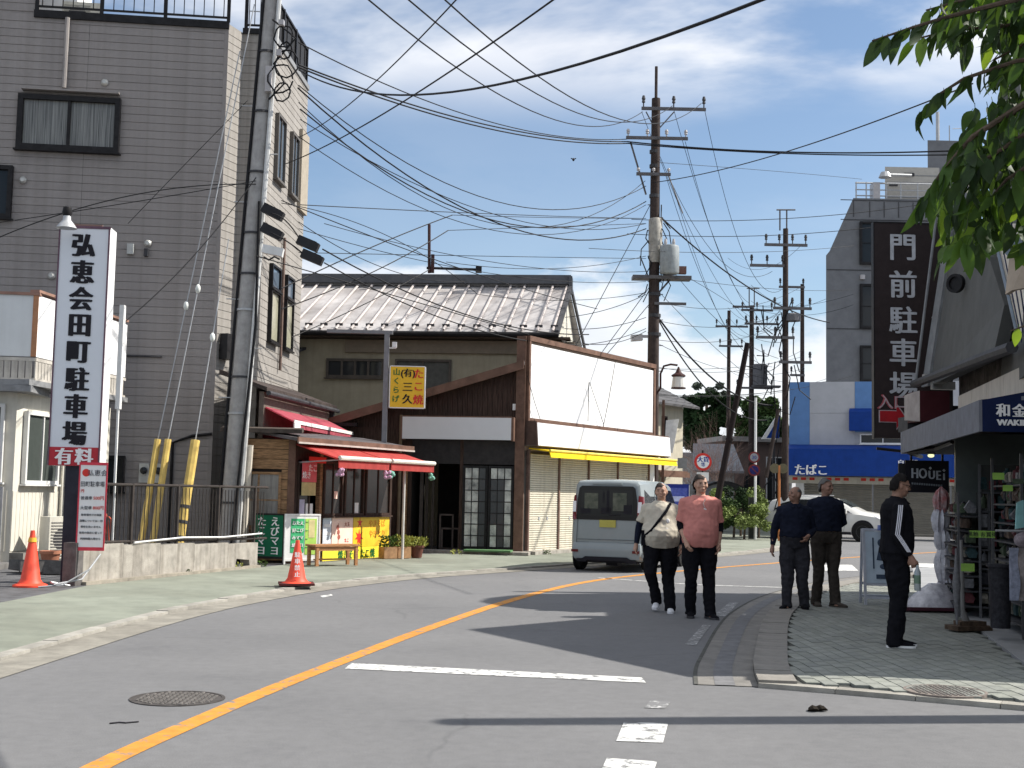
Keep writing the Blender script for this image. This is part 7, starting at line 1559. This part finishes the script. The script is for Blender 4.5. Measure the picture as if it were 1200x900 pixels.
for s_ in (-1, 1):
    # side glazing follows the leaning cabin side
    def sidep(y, z): f = (z - 1.0) / .72; return (s_ * (.735 - .085 * f), y, z)
    MB().add([sidep(.22, 1.04), sidep(2.72, 1.04), sidep(2.45, 1.40), sidep(2.25, 1.60), sidep(.25, 1.62)] + [V(*sidep(y, z)) + V(s_ * .006, 0, 0) for y, z in ((.22, 1.04), (2.72, 1.04), (2.45, 1.40), (2.25, 1.60), (.25, 1.62))], [(5, 6, 7, 8, 9), (9, 8, 7, 6, 5)]).build('side_window', glass_dark, vn)
    for y in (.95, 1.75): MB().add([V(*sidep(y, 1.03)) + V(s_ * .010, 0, 0), V(*sidep(y + .06, 1.03)) + V(s_ * .010, 0, 0), V(*sidep(y + .06, 1.63)) + V(s_ * .010, 0, 0), V(*sidep(y, 1.63)) + V(s_ * .010, 0, 0)], [(0, 1, 2, 3), (3, 2, 1, 0)]).build('pillar', van_paint if y < 1 else black_ink, vn)
    MB().tube([(s_ * .742, .95, .35), (s_ * .742, .95, 1.0)], .004, 4).tube([(s_ * .742, 1.75, .35), (s_ * .742, 1.75, 1.0)], .004, 4).build('door_seam', mat('seam_grey', (.12, .14, .15)), vn)
    for y in (1.05, 1.85): MB().box(s_ * .745 - .012, s_ * .745 + .012, y, y + .16, .90, .93).build('door_handle', van_paint, vn)
    MB().obox((s_ * .84, 2.55, 1.10), (.14, .09, .17)).build('side_mirror', van_paint, vn)
    for y in (.50, 2.85):
        MB().lathe((0, 0, 0), [(.335, -.01), (.335, .004)], 28).xf(Matrix.Translation((s_ * .7385, y, .30)) @ Matrix.Rotation(PI / 2 * s_, 4, 'Y')).build('wheel_arch', black_ink, vn); wheel(vn, (s_ * .70, y, .28), .28, .165, 0, s_)
MB().box(-.6, .6, .1, 3.2, .17, .22).box(-.12, .12, .35, .6, .10, .2).build('underbody', black_ink, vn)
MB().tube([(.35, 1.6, 1.79), (.34, 1.55, 1.88)], .006, 5).build('aerial', black_ink, vn)

def suv(name, label, loc, rz, paint, L_=4.6, Wd=1.84, Hh=1.63):
    t = thing(name, label, 'car', loc, rz); w = Wd / 2
    rows = [(-L_ / 2, .45, w * .80, .85, .98, w * .66), (-L_ / 2 + .06, .34, w * .90, .92, 1.12, w * .68), (-L_ / 2 + .35, .28, w * .97, .98, 1.42, w * .66), (-L_ / 2 + .75, .24, w, 1.0, Hh - .06, w * .68), (-L_ / 2 + 1.5, .24, w, 1.0, Hh, w * .70), (-.1, .24, w, .99, Hh - .01, w * .70), (.45, .24, w, .98, Hh - .12, w * .69), (1.0, .24, w, .97, 1.22, w * .72), (1.32, .24, w, .95, 1.07, w * .74), (1.8, .26, w * .97, .88, 1.0, w * .72), (L_ / 2 - .12, .30, w * .90, .78, .90, w * .66), (L_ / 2, .40, w * .78, .68, .76, w * .55)]
    MB().loft(hull(rows)).build('body', paint, t, 35)
    for s_ in (-1, 1):
        def sp(y, z, o=.012):
            f = (z - .99) / (Hh - .99); return V(s_ * (w * .985 - (w * .985 - w * .76) * f + o), y, z)
        pts = [(-1.75, 1.08), (-1.3, 1.05), (1.0, 1.02), (.42, Hh - .22), (.0, Hh - .14), (-1.0, Hh - .14), (-1.5, Hh - .3)]
        MB().add([sp(*p) for p in pts], [tuple(range(7)), tuple(range(7))[::-1]]).build('side_window', glass_dark, t)
        MB().add([sp(-.42, 1.03, .016), sp(-.34, 1.03, .016), sp(-.36, Hh - .15, .016), sp(-.44, Hh - .15, .016)], [(0, 1, 2, 3), (3, 2, 1, 0)]).build('pillar', black_ink, t)
        MB().tube([sp(-1.8, 1.04, .012), sp(1.05, 1.0, .012)], .010, 5).build('window_trim', rim_m, t)
        MB().tube([(s_ * (w + .003), -.38, .35), (s_ * (w + .003), -.38, .98)], .004, 4).tube([(s_ * (w + .003), .75, .35), (s_ * (w + .003), .85, .96)], .004, 4).build('door_seam', mat('seam_grey', (.12, .14, .15)), t)
        MB().box(s_ * w - .012, s_ * w + .018, -.28, -.08, .88, .91).build('door_handle', paint, t); MB().box(s_ * w - .012, s_ * w + .018, -1.25, -1.05, .90, .93).build('door_handle', paint, t)
        MB().obox((s_ * (w + .08), .82, 1.06), (.2, .11, .14)).build('side_mirror', paint, t)
        MB().prism([(s_ * w * .60, L_ / 2 - .03, .72), (s_ * w * .93, L_ / 2 - .22, .78), (s_ * w * .96, L_ / 2 - .45, .90), (s_ * w * .66, L_ / 2 - .06, .80)], (0, .02, .02)).build('headlight', lamp_clear, t)
        for y in (-1.38, 1.42):
            MB().lathe((0, 0, 0), [(.40, -.012), (.40, .004)], 28).xf(Matrix.Translation((s_ * (w + .001), y, .37)) @ Matrix.Rotation(PI / 2 * s_, 4, 'Y')).build('wheel_arch', black_ink, t); wheel(t, (s_ * (w - .05), y, .35), .35, .22, 0, s_, 9)
        MB().box(s_ * w - .02, s_ * w + .008, -1.0, 1.0, .25, .34).build('sill_trim', black_ink, t)
        MB().tube([(s_ * w * .64, -1.5, Hh + .02), (s_ * w * .66, .1, Hh + .02)], .014, 5).build('roof_rail', rim_m, t)
    MB().add([V(-w * .68, 1.0, 1.215), V(w * .68, 1.0, 1.215), V(w * .58, .48, Hh - .13), V(-w * .58, .48, Hh - .13)], [(0, 1, 2, 3), (3, 2, 1, 0)]).xf(Matrix.Translation((0, .03, .03))).build('windscreen', glass('windscreen', (.09, .11, .12), .04), t)
    MB().prism([(-w * .42, L_ / 2 + .005, .42), (w * .42, L_ / 2 + .005, .42), (w * .55, L_ / 2 - .02, .70), (-w * .55, L_ / 2 - .02, .70)], (0, .012, 0)).build('grille', black_ink, t)
    MB().box(-.17, .17, L_ / 2 + .02, L_ / 2 + .03, .44, .60).build('licence_plate', white_ink, t)
    return t
c = A(975, 610, 46.9); suv('parked_car', 'white crossover SUV parked before the tobacco shop, nose to the right', (c.x - .15, 46.9, 0), R(-90 - 26), suv_paint, 4.5, 1.84, 1.6)
c = A(903, 595, 74); suv('parked_car', 'white car far down the street beyond the round mirror', (c.x, 74, 0), R(128), suv_paint, 4.2, 1.75, 1.5)

# ------------------------------------------------------------------ near tree reaching in from the top right
tr_ = thing('broadleaf_tree', 'leafy tree whose large drooping leaves hang in at the top right', 'tree', (5.2, 6.6, 0)); O = Vector(tr_.location)
leafm = []
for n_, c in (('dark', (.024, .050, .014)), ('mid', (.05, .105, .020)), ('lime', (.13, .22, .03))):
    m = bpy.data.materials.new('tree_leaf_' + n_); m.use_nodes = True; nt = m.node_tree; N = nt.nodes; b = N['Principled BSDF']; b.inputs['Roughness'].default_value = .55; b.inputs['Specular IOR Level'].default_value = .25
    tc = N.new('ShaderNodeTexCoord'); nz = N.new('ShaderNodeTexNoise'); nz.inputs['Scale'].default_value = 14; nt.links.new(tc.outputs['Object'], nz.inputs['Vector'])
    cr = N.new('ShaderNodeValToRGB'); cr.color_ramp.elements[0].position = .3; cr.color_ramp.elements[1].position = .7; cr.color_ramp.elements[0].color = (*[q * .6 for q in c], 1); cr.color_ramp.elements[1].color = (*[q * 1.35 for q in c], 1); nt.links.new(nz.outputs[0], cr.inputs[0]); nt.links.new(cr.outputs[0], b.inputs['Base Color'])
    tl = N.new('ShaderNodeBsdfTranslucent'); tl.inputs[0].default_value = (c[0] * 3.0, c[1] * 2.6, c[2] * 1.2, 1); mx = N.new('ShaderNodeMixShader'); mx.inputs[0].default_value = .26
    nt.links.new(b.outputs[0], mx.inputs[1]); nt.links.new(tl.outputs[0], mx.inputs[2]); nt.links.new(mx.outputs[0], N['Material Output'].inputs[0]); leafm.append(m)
def leaf_mesh(L_, W_, bend, m, fold=.25):
    b = MB(); n_ = 7; vs = []
    for i in range(n_ + 1):
        f = i / n_; w = W_ * (math.sin(PI * f ** .8) ** .85) * (1 - .15 * f); y = L_ * f; z = -bend * L_ * f * f
        vs += [(-w, y, z + fold * w), (0, y, z), (w, y, z + fold * w)]
    fs = []
    for i in range(n_): k = i * 3; fs += [(k, k + 1, k + 4, k + 3), (k + 1, k + 2, k + 5, k + 4)]
    b.add(vs, fs); b.tube([(0, -.02, 0), (0, 0, 0)], .0018, 3); return b.mesh('leaf', m, 180)
lms = [[leaf_mesh(L_, W_, bd, m) for (L_, W_, bd) in ((.15, .033, .35), (.18, .037, .15), (.12, .028, .5), (.10, .025, .2))] for m in leafm]
rnd = random.Random(21); nl = 0; mass = [MB(), MB(), MB()]
def put_leaf(p, d, kind, individual, sc=1.0, roll=None):
    """leaf at p pointing along d"""
    global nl
    y = d.normalized(); up = Vector((rnd.uniform(-1, 1), rnd.uniform(-1, 1), rnd.uniform(.2, 1.2))) if roll is None else roll
    z = (up - y * up.dot(y)).normalized(); x = y.cross(z); M = Matrix((x, y, z)).transposed().to_4x4() @ Matrix.Scale(sc, 4); M.translation = p
    me = lms[kind][rnd.randrange(4)]
    if individual and nl < 296:
        o = bpy.data.objects.new('leaf', me); COL.objects.link(o); o.parent = tr_; o.matrix_basis = M; nl += 1
    else:
        mass[kind].add([M @ v.co for v in me.vertices], [tuple(q.vertices) for q in me.polygons])
brm = MB()
def TA(u, v, Y): return A(u, v, Y) - O
def branch(pts, r, dens, kinds, ind=True, droop=.9, ln=1.0, spread=.35):
    P = [TA(*p) for p in pts]; brm.tube(P, [r * (1 - .7 * i / (len(P) - 1)) for i in range(len(P))], 6)
    for a, b in zip(P, P[1:]):
        n_ = max(1, int((b - a).length * dens)); dr = (b - a).normalized()
        for i in range(n_):
            f = (i + rnd.random()) / n_; q = a.lerp(b, f); s_ = 1 if (i % 2) else -1
            d = dr * rnd.uniform(.2, .7) + Vector((rnd.uniform(-.5, .5) * spread * 2, s_ * rnd.uniform(.1, .7) * spread, -droop * rnd.uniform(.5, 1.2)))
            put_leaf(q, d, rnd.choices((0, 1, 2), kinds)[0], ind, ln * rnd.uniform(.75, 1.15))
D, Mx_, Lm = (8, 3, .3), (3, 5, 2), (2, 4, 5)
# long top sprays pointing left
branch([(1260, -10, 5.2), (1180, 2, 5.3), (1110, 20, 5.5), (1070, 32, 5.6), (1022, 48, 5.7)], .014, 44, D, droop=.75, ln=.78, spread=.25)
branch([(1250, 20, 5.6), (1180, 30, 5.7), (1120, 34, 5.8), (1072, 46, 5.9)], .012, 32, D, droop=.8, ln=.8)
branch([(1250, -25, 5.5), (1190, -20, 5.6), (1130, 0, 5.7), (1085, 12, 5.8)], .012, 30, D, droop=.6, ln=.8)
branch([(1260, 60, 5.4), (1190, 72, 5.5), (1130, 92, 5.7), (1098, 112, 5.8), (1074, 138, 5.9)], .012, 30, D, droop=.7, ln=.78, spread=.22)
branch([(1260, 40, 5.7), (1200, 52, 5.8), (1165, 70, 5.9), (1160, 95, 6)], .01, 30, D, droop=.8, ln=.7)
# the heavy dark mass reaching down
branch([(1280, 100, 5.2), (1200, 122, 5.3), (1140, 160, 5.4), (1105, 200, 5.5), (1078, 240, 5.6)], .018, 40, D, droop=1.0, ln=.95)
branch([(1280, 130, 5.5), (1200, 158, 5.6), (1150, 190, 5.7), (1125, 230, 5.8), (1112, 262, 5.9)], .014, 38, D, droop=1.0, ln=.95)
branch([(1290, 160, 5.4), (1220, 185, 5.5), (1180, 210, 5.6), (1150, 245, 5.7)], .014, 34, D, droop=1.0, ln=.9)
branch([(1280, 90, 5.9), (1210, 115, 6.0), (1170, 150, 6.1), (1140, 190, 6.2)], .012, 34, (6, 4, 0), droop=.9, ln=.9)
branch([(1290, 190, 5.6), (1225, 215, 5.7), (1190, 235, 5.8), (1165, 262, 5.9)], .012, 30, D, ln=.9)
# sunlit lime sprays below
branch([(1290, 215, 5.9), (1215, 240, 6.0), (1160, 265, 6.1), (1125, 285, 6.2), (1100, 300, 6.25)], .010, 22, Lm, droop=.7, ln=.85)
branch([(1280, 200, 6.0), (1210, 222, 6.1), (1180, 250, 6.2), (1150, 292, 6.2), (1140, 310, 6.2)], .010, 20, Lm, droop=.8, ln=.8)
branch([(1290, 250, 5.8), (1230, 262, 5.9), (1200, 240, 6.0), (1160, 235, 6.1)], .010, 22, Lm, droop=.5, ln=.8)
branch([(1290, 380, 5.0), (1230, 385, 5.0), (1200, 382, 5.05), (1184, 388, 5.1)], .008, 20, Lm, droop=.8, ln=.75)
# the rest of the crown outside and above the picture
for i in range(900):
    c = V(rnd.uniform(-1.6, 2.6), rnd.uniform(-2.6, .4), rnd.uniform(3.4, 5.4)); q = ((c.x - .6) / 2.3) ** 2 + ((c.y + 1.1) / 1.5) ** 2 + ((c.z - 4.4) / 1.1) ** 2
    if q > 1: continue
    w = c + O; fy = w.y; u_ = 600 + 1500 * w.x / fy
    if u_ < 1235: continue
    put_leaf(c, V(rnd.uniform(-1, 1), rnd.uniform(-1, 1), rnd.uniform(-1, .1)), rnd.choices((0, 1, 2), D)[0], False)
# leaves filling the dense inner mass in view
for i in range(760):
    u = rnd.uniform(1085, 1235); v = rnd.uniform(-20, 300)
    if v > 110 and u < 1150 - (v - 110) * .42: continue
    if v < 60 and u < 1100: continue
    if 62 < v < 130 and u < 1170: continue
    if v > 262 and u < 1105: continue
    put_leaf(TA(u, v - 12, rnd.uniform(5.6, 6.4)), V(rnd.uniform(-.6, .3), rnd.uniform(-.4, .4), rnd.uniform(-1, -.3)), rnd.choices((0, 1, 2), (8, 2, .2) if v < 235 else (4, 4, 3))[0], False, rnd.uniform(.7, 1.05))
for i in range(900):
    put_leaf(TA(rnd.uniform(1235, 1640), rnd.uniform(-160, 290), rnd.uniform(4.9, 6.3)), V(rnd.uniform(-.6, .4), rnd.uniform(-.4, .4), rnd.uniform(-1, -.3)), rnd.choices((0, 1, 2), D)[0], False, rnd.uniform(.7, 1.1))
for k_ in range(3): tag(mass[k_].build('foliage', leafm[k_], tr_, 180), kind='stuff')
for h0, tip in ((3.2, (-.1, -.9, 4.6)), (3.4, (-.4, -.5, 5.0)), (3.6, (.2, .5, 5.6)), (3.0, (-.35, -.6, 4.2)), (2.9, (.0, -.5, 3.6))): brm.tube([V(.05, 0, h0 - .7), V(tip[0] * .5, tip[1] * .5, (h0 + tip[2]) / 2), V(*tip)], [.06, .04, .015], 6)
tag(brm.build('branches', bark, tr_), kind='stuff')
MB().tube([(0, 0, 0), (.06, .02, 1.4), (.02, 0, 2.8), (.1, .1, 4.2), (.2, .2, 5.6)], [.17, .14, .12, .08, .03], 12).build('trunk', bark, tr_, True)
# lamp pole beside the camera whose shadow falls across the road
pb = V(6.35, 9.45, 0)
np_, d = pole('lamp_pole', 'utility pole beside the shops just outside the right picture edge', pb, pb + V(0, 0, 7.0), .19, .13, pole_conc)
p = A(1192, 10, 5.0); 
solo(MB().box(0, .3, 0, .04, 0, .55).box(-.02, .0, -.01, .05, -.02, .57), 'edge_sign', mat('pale_blue_sign', (.36, .42, .56), .4), 'pale blue-grey sign corner behind the leaves at the top right', 'sign', loc=A(1195, 41, 7.0))
o = bpy.data.objects['edge_sign']; MB().tube([(.2, .08, -3.9), (.2, .08, .5)], .03, 8).build('post', galv, o)

# ------------------------------------------------------------------ overhead cables
def wire(p0, pm, p1, r, label, group=None, n=18):
    """a hanging cable through three points; the middle one is met halfway along"""
    p0, pm, p1 = Vector(p0), Vector(pm), Vector(p1); c = pm * 2 - (p0 + p1) / 2; pts = []
    for i in range(n + 1):
        t = i / n; pts.append(p0 * (1 - t) ** 2 + c * 2 * t * (1 - t) + p1 * t * t)
    o = MB().tube([q - p0 for q in pts], r * .82, 5).build('power_cable', cable_m, loc=p0); return tag(o, label, 'cable', group)
def wpx(a, m, b, r, label, group=None):
    """ends given as (u, v, depth); the middle depth is the mean of the end depths, so the cable hangs in one upright plane"""
    p0, p1 = A(*a), A(*b); d = ray(m[0], m[1])
    # intersect the middle ray with the vertical plane through the two ends
    nrm = Vector(((p1 - p0).y, -(p1 - p0).x, 0)); t = (p0 - Vector((0, 0, CAMH))).dot(nrm) / d.dot(nrm) if abs(d.dot(nrm)) > 1e-4 else (a[2] + b[2]) / 2 / d.y
    P = Vector((0, 0, CAMH)) + d * t; mid = (p0 + p1) / 2
    if not (min(a[2], b[2]) - 1 < P.y < max(a[2], b[2]) + 1): P = A(m[0], m[1], mid.y)
    f = (Vector((P.x, P.y)) - Vector((p0.x, p0.y))).length / max(.01, (Vector((p1.x, p1.y)) - Vector((p0.x, p0.y))).length); f = min(.85, max(.15, f))
    # sag so that the parabola passes through P
    lin = p0.z + (p1.z - p0.z) * f; sag = (lin - P.z) / (4 * f * (1 - f)); pts = []
    i0 = -3 if a[1] < 0 else 0; i1 = 25 if b[1] < 0 else 23
    for i in range(i0, i1):
        t = i / 22; q = p0.lerp(p1, t); q.z -= sag * 4 * t * (1 - t); pts.append(q)
    o = MB().tube([q - p0 for q in pts], r * .82, 5).build('power_cable', cable_m, loc=p0); return tag(o, label, 'cable', group)
ga = 'cables between the left pole and the tall brown pole'; la = 'thin black cable strung from the left pole to the tall brown pole'
wpx((350, 82, 24), (520, 109), (905, -5, 8), .017, 'thick twisted cable sweeping from the left pole up over the road')
wpx((350, 76, 24), (540, 139), (735, 166, 38), .022, la, ga); wpx((350, 79, 24), (540, 143), (737, 168, 38), .022, la, ga)
wpx((350, 50, 24), (510, 122), (735, 163, 38), .016, la, ga)
gb_ = 'high cables coming in over the road to the tall brown pole top'; lb_ = 'thin high cable coming down to the top arm of the brown pole'
wpx((425, -6, 14), (580, 108), (753, 131, 38), .013, lb_, gb_); wpx((472, -6, 14), (612, 100), (788, 124, 38), .013, lb_, gb_); wpx((515, -6, 14), (640, 96), (822, 121, 38), .013, lb_, gb_)
wpx((655, -5, 12), (545, 72), (335, 192, 26), .013, 'thin cable rising from the left building to the upper centre'); wpx((540, -6, 12), (465, 72), (352, 160, 25), .010, 'fine cable crossing high beside the left building')
gc = 'cables sagging from the left pole to the middle of the tall brown pole'; lc = 'black cable sagging low from the left pole to the tall brown pole'
for a_, m_, b_, r_ in (((350, 100, 24), (455, 178), (757, 218, 38), .014), ((350, 120, 24), (480, 222), (756, 212, 38), .012), ((352, 128, 24), (470, 212), (757, 236, 38), .018), ((352, 140, 24), (560, 245), (757, 262, 38), .012), ((350, 160, 24), (545, 262), (757, 240, 38), .011), ((352, 240, 24), (560, 250), (757, 256, 38), .011)):
    wpx(a_, m_, b_, r_, lc, gc)
wpx((349, 103, 24), (560, 252), (757, 268, 38), .020, 'heaviest dark cable sagging from the left pole, low above the tin roof')
gd = 'cables running from the splice boxes across the tin roof'; ld = 'dark cable slanting down across the tin roof to the right'
for a_, m_, b_, r_ in (((378, 292, 24), (500, 352), (690, 392, 33), .018), ((380, 308, 24), (480, 358), (690, 404, 33), .016), ((300, 300, 24), (460, 346), (620, 392, 31), .014), ((330, 235, 24), (470, 290), (700, 362, 36), .013), ((330, 238, 24), (420, 262), (560, 345, 31), .010), ((350, 260, 24), (430, 306), (545, 330, 30), .010)):
    wpx(a_, m_, b_, r_, ld, gd)
wpx((318, 250, 24), (338, 262), (351, 280, 24), .016, 'short cable joining the upper closure to the upper splice box'); wpx((318, 273, 24), (338, 284), (356, 298, 24), .016, 'short cable joining the lower closure to the lower splice box')
ge = 'cables rising to the right over the tin roof'; le = 'dark cable rising to the right over the tin roof'
wpx((330, 338, 26), (430, 292), (530, 252, 31), .016, le, ge); wpx((330, 362, 26), (430, 322), (525, 270, 31), .016, le, ge); wpx((342, 395, 27), (430, 355), (503, 316, 31), .014, le, ge)
gf_ = 'near level cables crossing behind the antenna'; lf_ = 'thin level cable crossing the sky behind the roof antenna'
for a_, m_, b_ in (((530, 252, 31), (650, 255), (757, 256, 38)), ((525, 270, 31), (640, 266), (757, 262, 38)), ((523, 307, 31), (640, 315), (757, 300, 38)), ((350, 296, 26), (560, 300), (757, 303, 38)), ((350, 268, 26), (560, 318), (757, 330, 38)), ((560, 345, 34), (650, 352), (757, 343, 38)), ((380, 262, 26), (570, 306), (757, 318, 38))): wpx(a_, m_, b_, .010, lf_, gf_)
gg = 'cables running right from the tall brown pole'; lg = 'black cable running level to the right from the tall brown pole'
wpx((735, 166, 38), (960, 179), (1240, 170, 30), .026, lg, gg); wpx((735, 168, 38), (960, 181), (1240, 178, 30), .022, lg, gg)
wpx((765, 214, 38), (940, 172), (1140, 98, 20), .016, 'cable climbing to the right from the brown pole toward the leaves')
wpx((765, 190, 38), (900, 200), (1010, 210, 56), .010, 'faint cable from the brown pole to the grey block roof')
wpx((740, 257, 38), (880, 258), (1090, 238, 40), .013, 'level cable from the brown pole to the grey block, upper'); wpx((735, 274, 38), (900, 276), (1090, 257, 40), .013, 'level cable from the brown pole to the grey block, lower')
wpx((690, 291, 34), (840, 296), (1000, 288, 50), .010, 'level cable behind the transformer toward the grey block')
wpx((775, 255, 38), (850, 318), (972, 378, 56), .030, 'thick cable dropping right from the brown pole past the corner pole')
gh = 'cables fanning from the tall brown pole down to the far poles'; lh = 'thin cable fanning down from the tall brown pole to the far poles'
for a_, m_, b_ in (((790, 130, 38), (828, 255), (905, 395, 47)), ((826, 130, 38), (852, 240), (915, 340, 47)), ((752, 131, 38), (800, 250), (880, 380, 60)), ((803, 166, 38), (830, 260), (878, 355, 60)), ((785, 208, 38), (815, 300), (855, 392, 68)), ((772, 180, 38), (812, 262), (905, 318, 47)), ((780, 205, 38), (820, 320), (905, 430, 47)), ((775, 300, 38), (830, 365), (912, 420, 47)), ((806, 325, 38), (840, 345), (880, 372, 60)), ((775, 345, 38), (830, 400), (905, 462, 47))): wpx(a_, m_, b_, .010, lh, gh)
wpx((770, 370, 38), (820, 430), (905, 475, 47), .035, 'thick bundled cable sagging from the brown pole to the corner pole, upper'); wpx((770, 372, 38), (808, 432), (900, 492, 47), .028, 'thick bundled cable sagging from the brown pole to the corner pole, lower')
gi = 'low cables running left from the tall brown pole'; li = 'low black cable from the tall brown pole to the tin-roofed house'
for a_, m_, b_ in (((757, 345, 38), (720, 360), (660, 372, 36)), ((757, 372, 38), (720, 382), (650, 384, 35)), ((757, 388, 38), (735, 398), (650, 392, 35)), ((757, 385, 38), (700, 402), (560, 380, 33))): wpx(a_, m_, b_, .012, li, gi)
gj = 'stay wires slanting down left of the tall brown pole'; lj = 'stay wire slanting down to the left of the tall brown pole'
for a_, b_ in (((762, 240, 38), (672, 410, 36)), ((762, 335, 38), (706, 412, 36.5)), ((762, 355, 38), (712, 414, 36.5))): wpx(a_, ((a_[0] + b_[0]) / 2, (a_[1] + b_[1]) / 2 + .4), b_, .013, lj, gj)
gk = 'far cables strung between the poles down the street'; lk = 'thin far cable strung between the poles down the street'
rn = random.Random(5)
for i in range(26):
    v0 = rn.uniform(300, 470); v1 = v0 + rn.uniform(-30, 35); a_ = rn.choice(((770, 38), (853, 68), (880, 60))); b_ = rn.choice(((915, 47), (940, 57), (968, 57), (1000, 57)))
    wpx((a_[0], v0, a_[1]), ((a_[0] + b_[0]) / 2, (v0 + v1) / 2 + rn.uniform(4, 22)), (b_[0], v1, b_[1]), .010, lk, gk)
# cables in front of the taupe wall
wpx((-10, 282, 23), (140, 232), (300, 216, 24.3), .013, 'cable crossing the taupe wall, upper'); wpx((-10, 262, 24), (130, 241), (300, 212, 24.3), .010, 'cable crossing the taupe wall, flattest'); wpx((140, 382, 22), (210, 318), (300, 208, 24.3), .012, 'pale service cable climbing from the parking sign to the pole')
wpx((150, 262, 25.8), (200, 210), (290, 118, 24.4), .008, 'thin cable climbing across the taupe wall below the window'); 
for g_ in {o.get('group') for o in bpy.data.objects if o.name.startswith('power_cable') and o.get('group')}:
    L_ = sorted([o for o in bpy.data.objects if o.get('group') == g_], key=lambda o: -max((o.matrix_basis @ v.co).z for v in o.data.vertices))
    for i, o in enumerate(L_): o['label'] = '%s, %s highest' % (o['label'], ORD[i])
bd = A(672, 187, 30); solo(MB().ball((0, 0, 0), (.03, .05, .04), 8, 6).tube([(-.06, 0, .03), (0, 0, .0), (.06, 0, .03)], .014, 5), 'flying_bird', black_ink, 'tiny dark bird flying in the open sky left of the brown pole', 'bird', loc=bd)
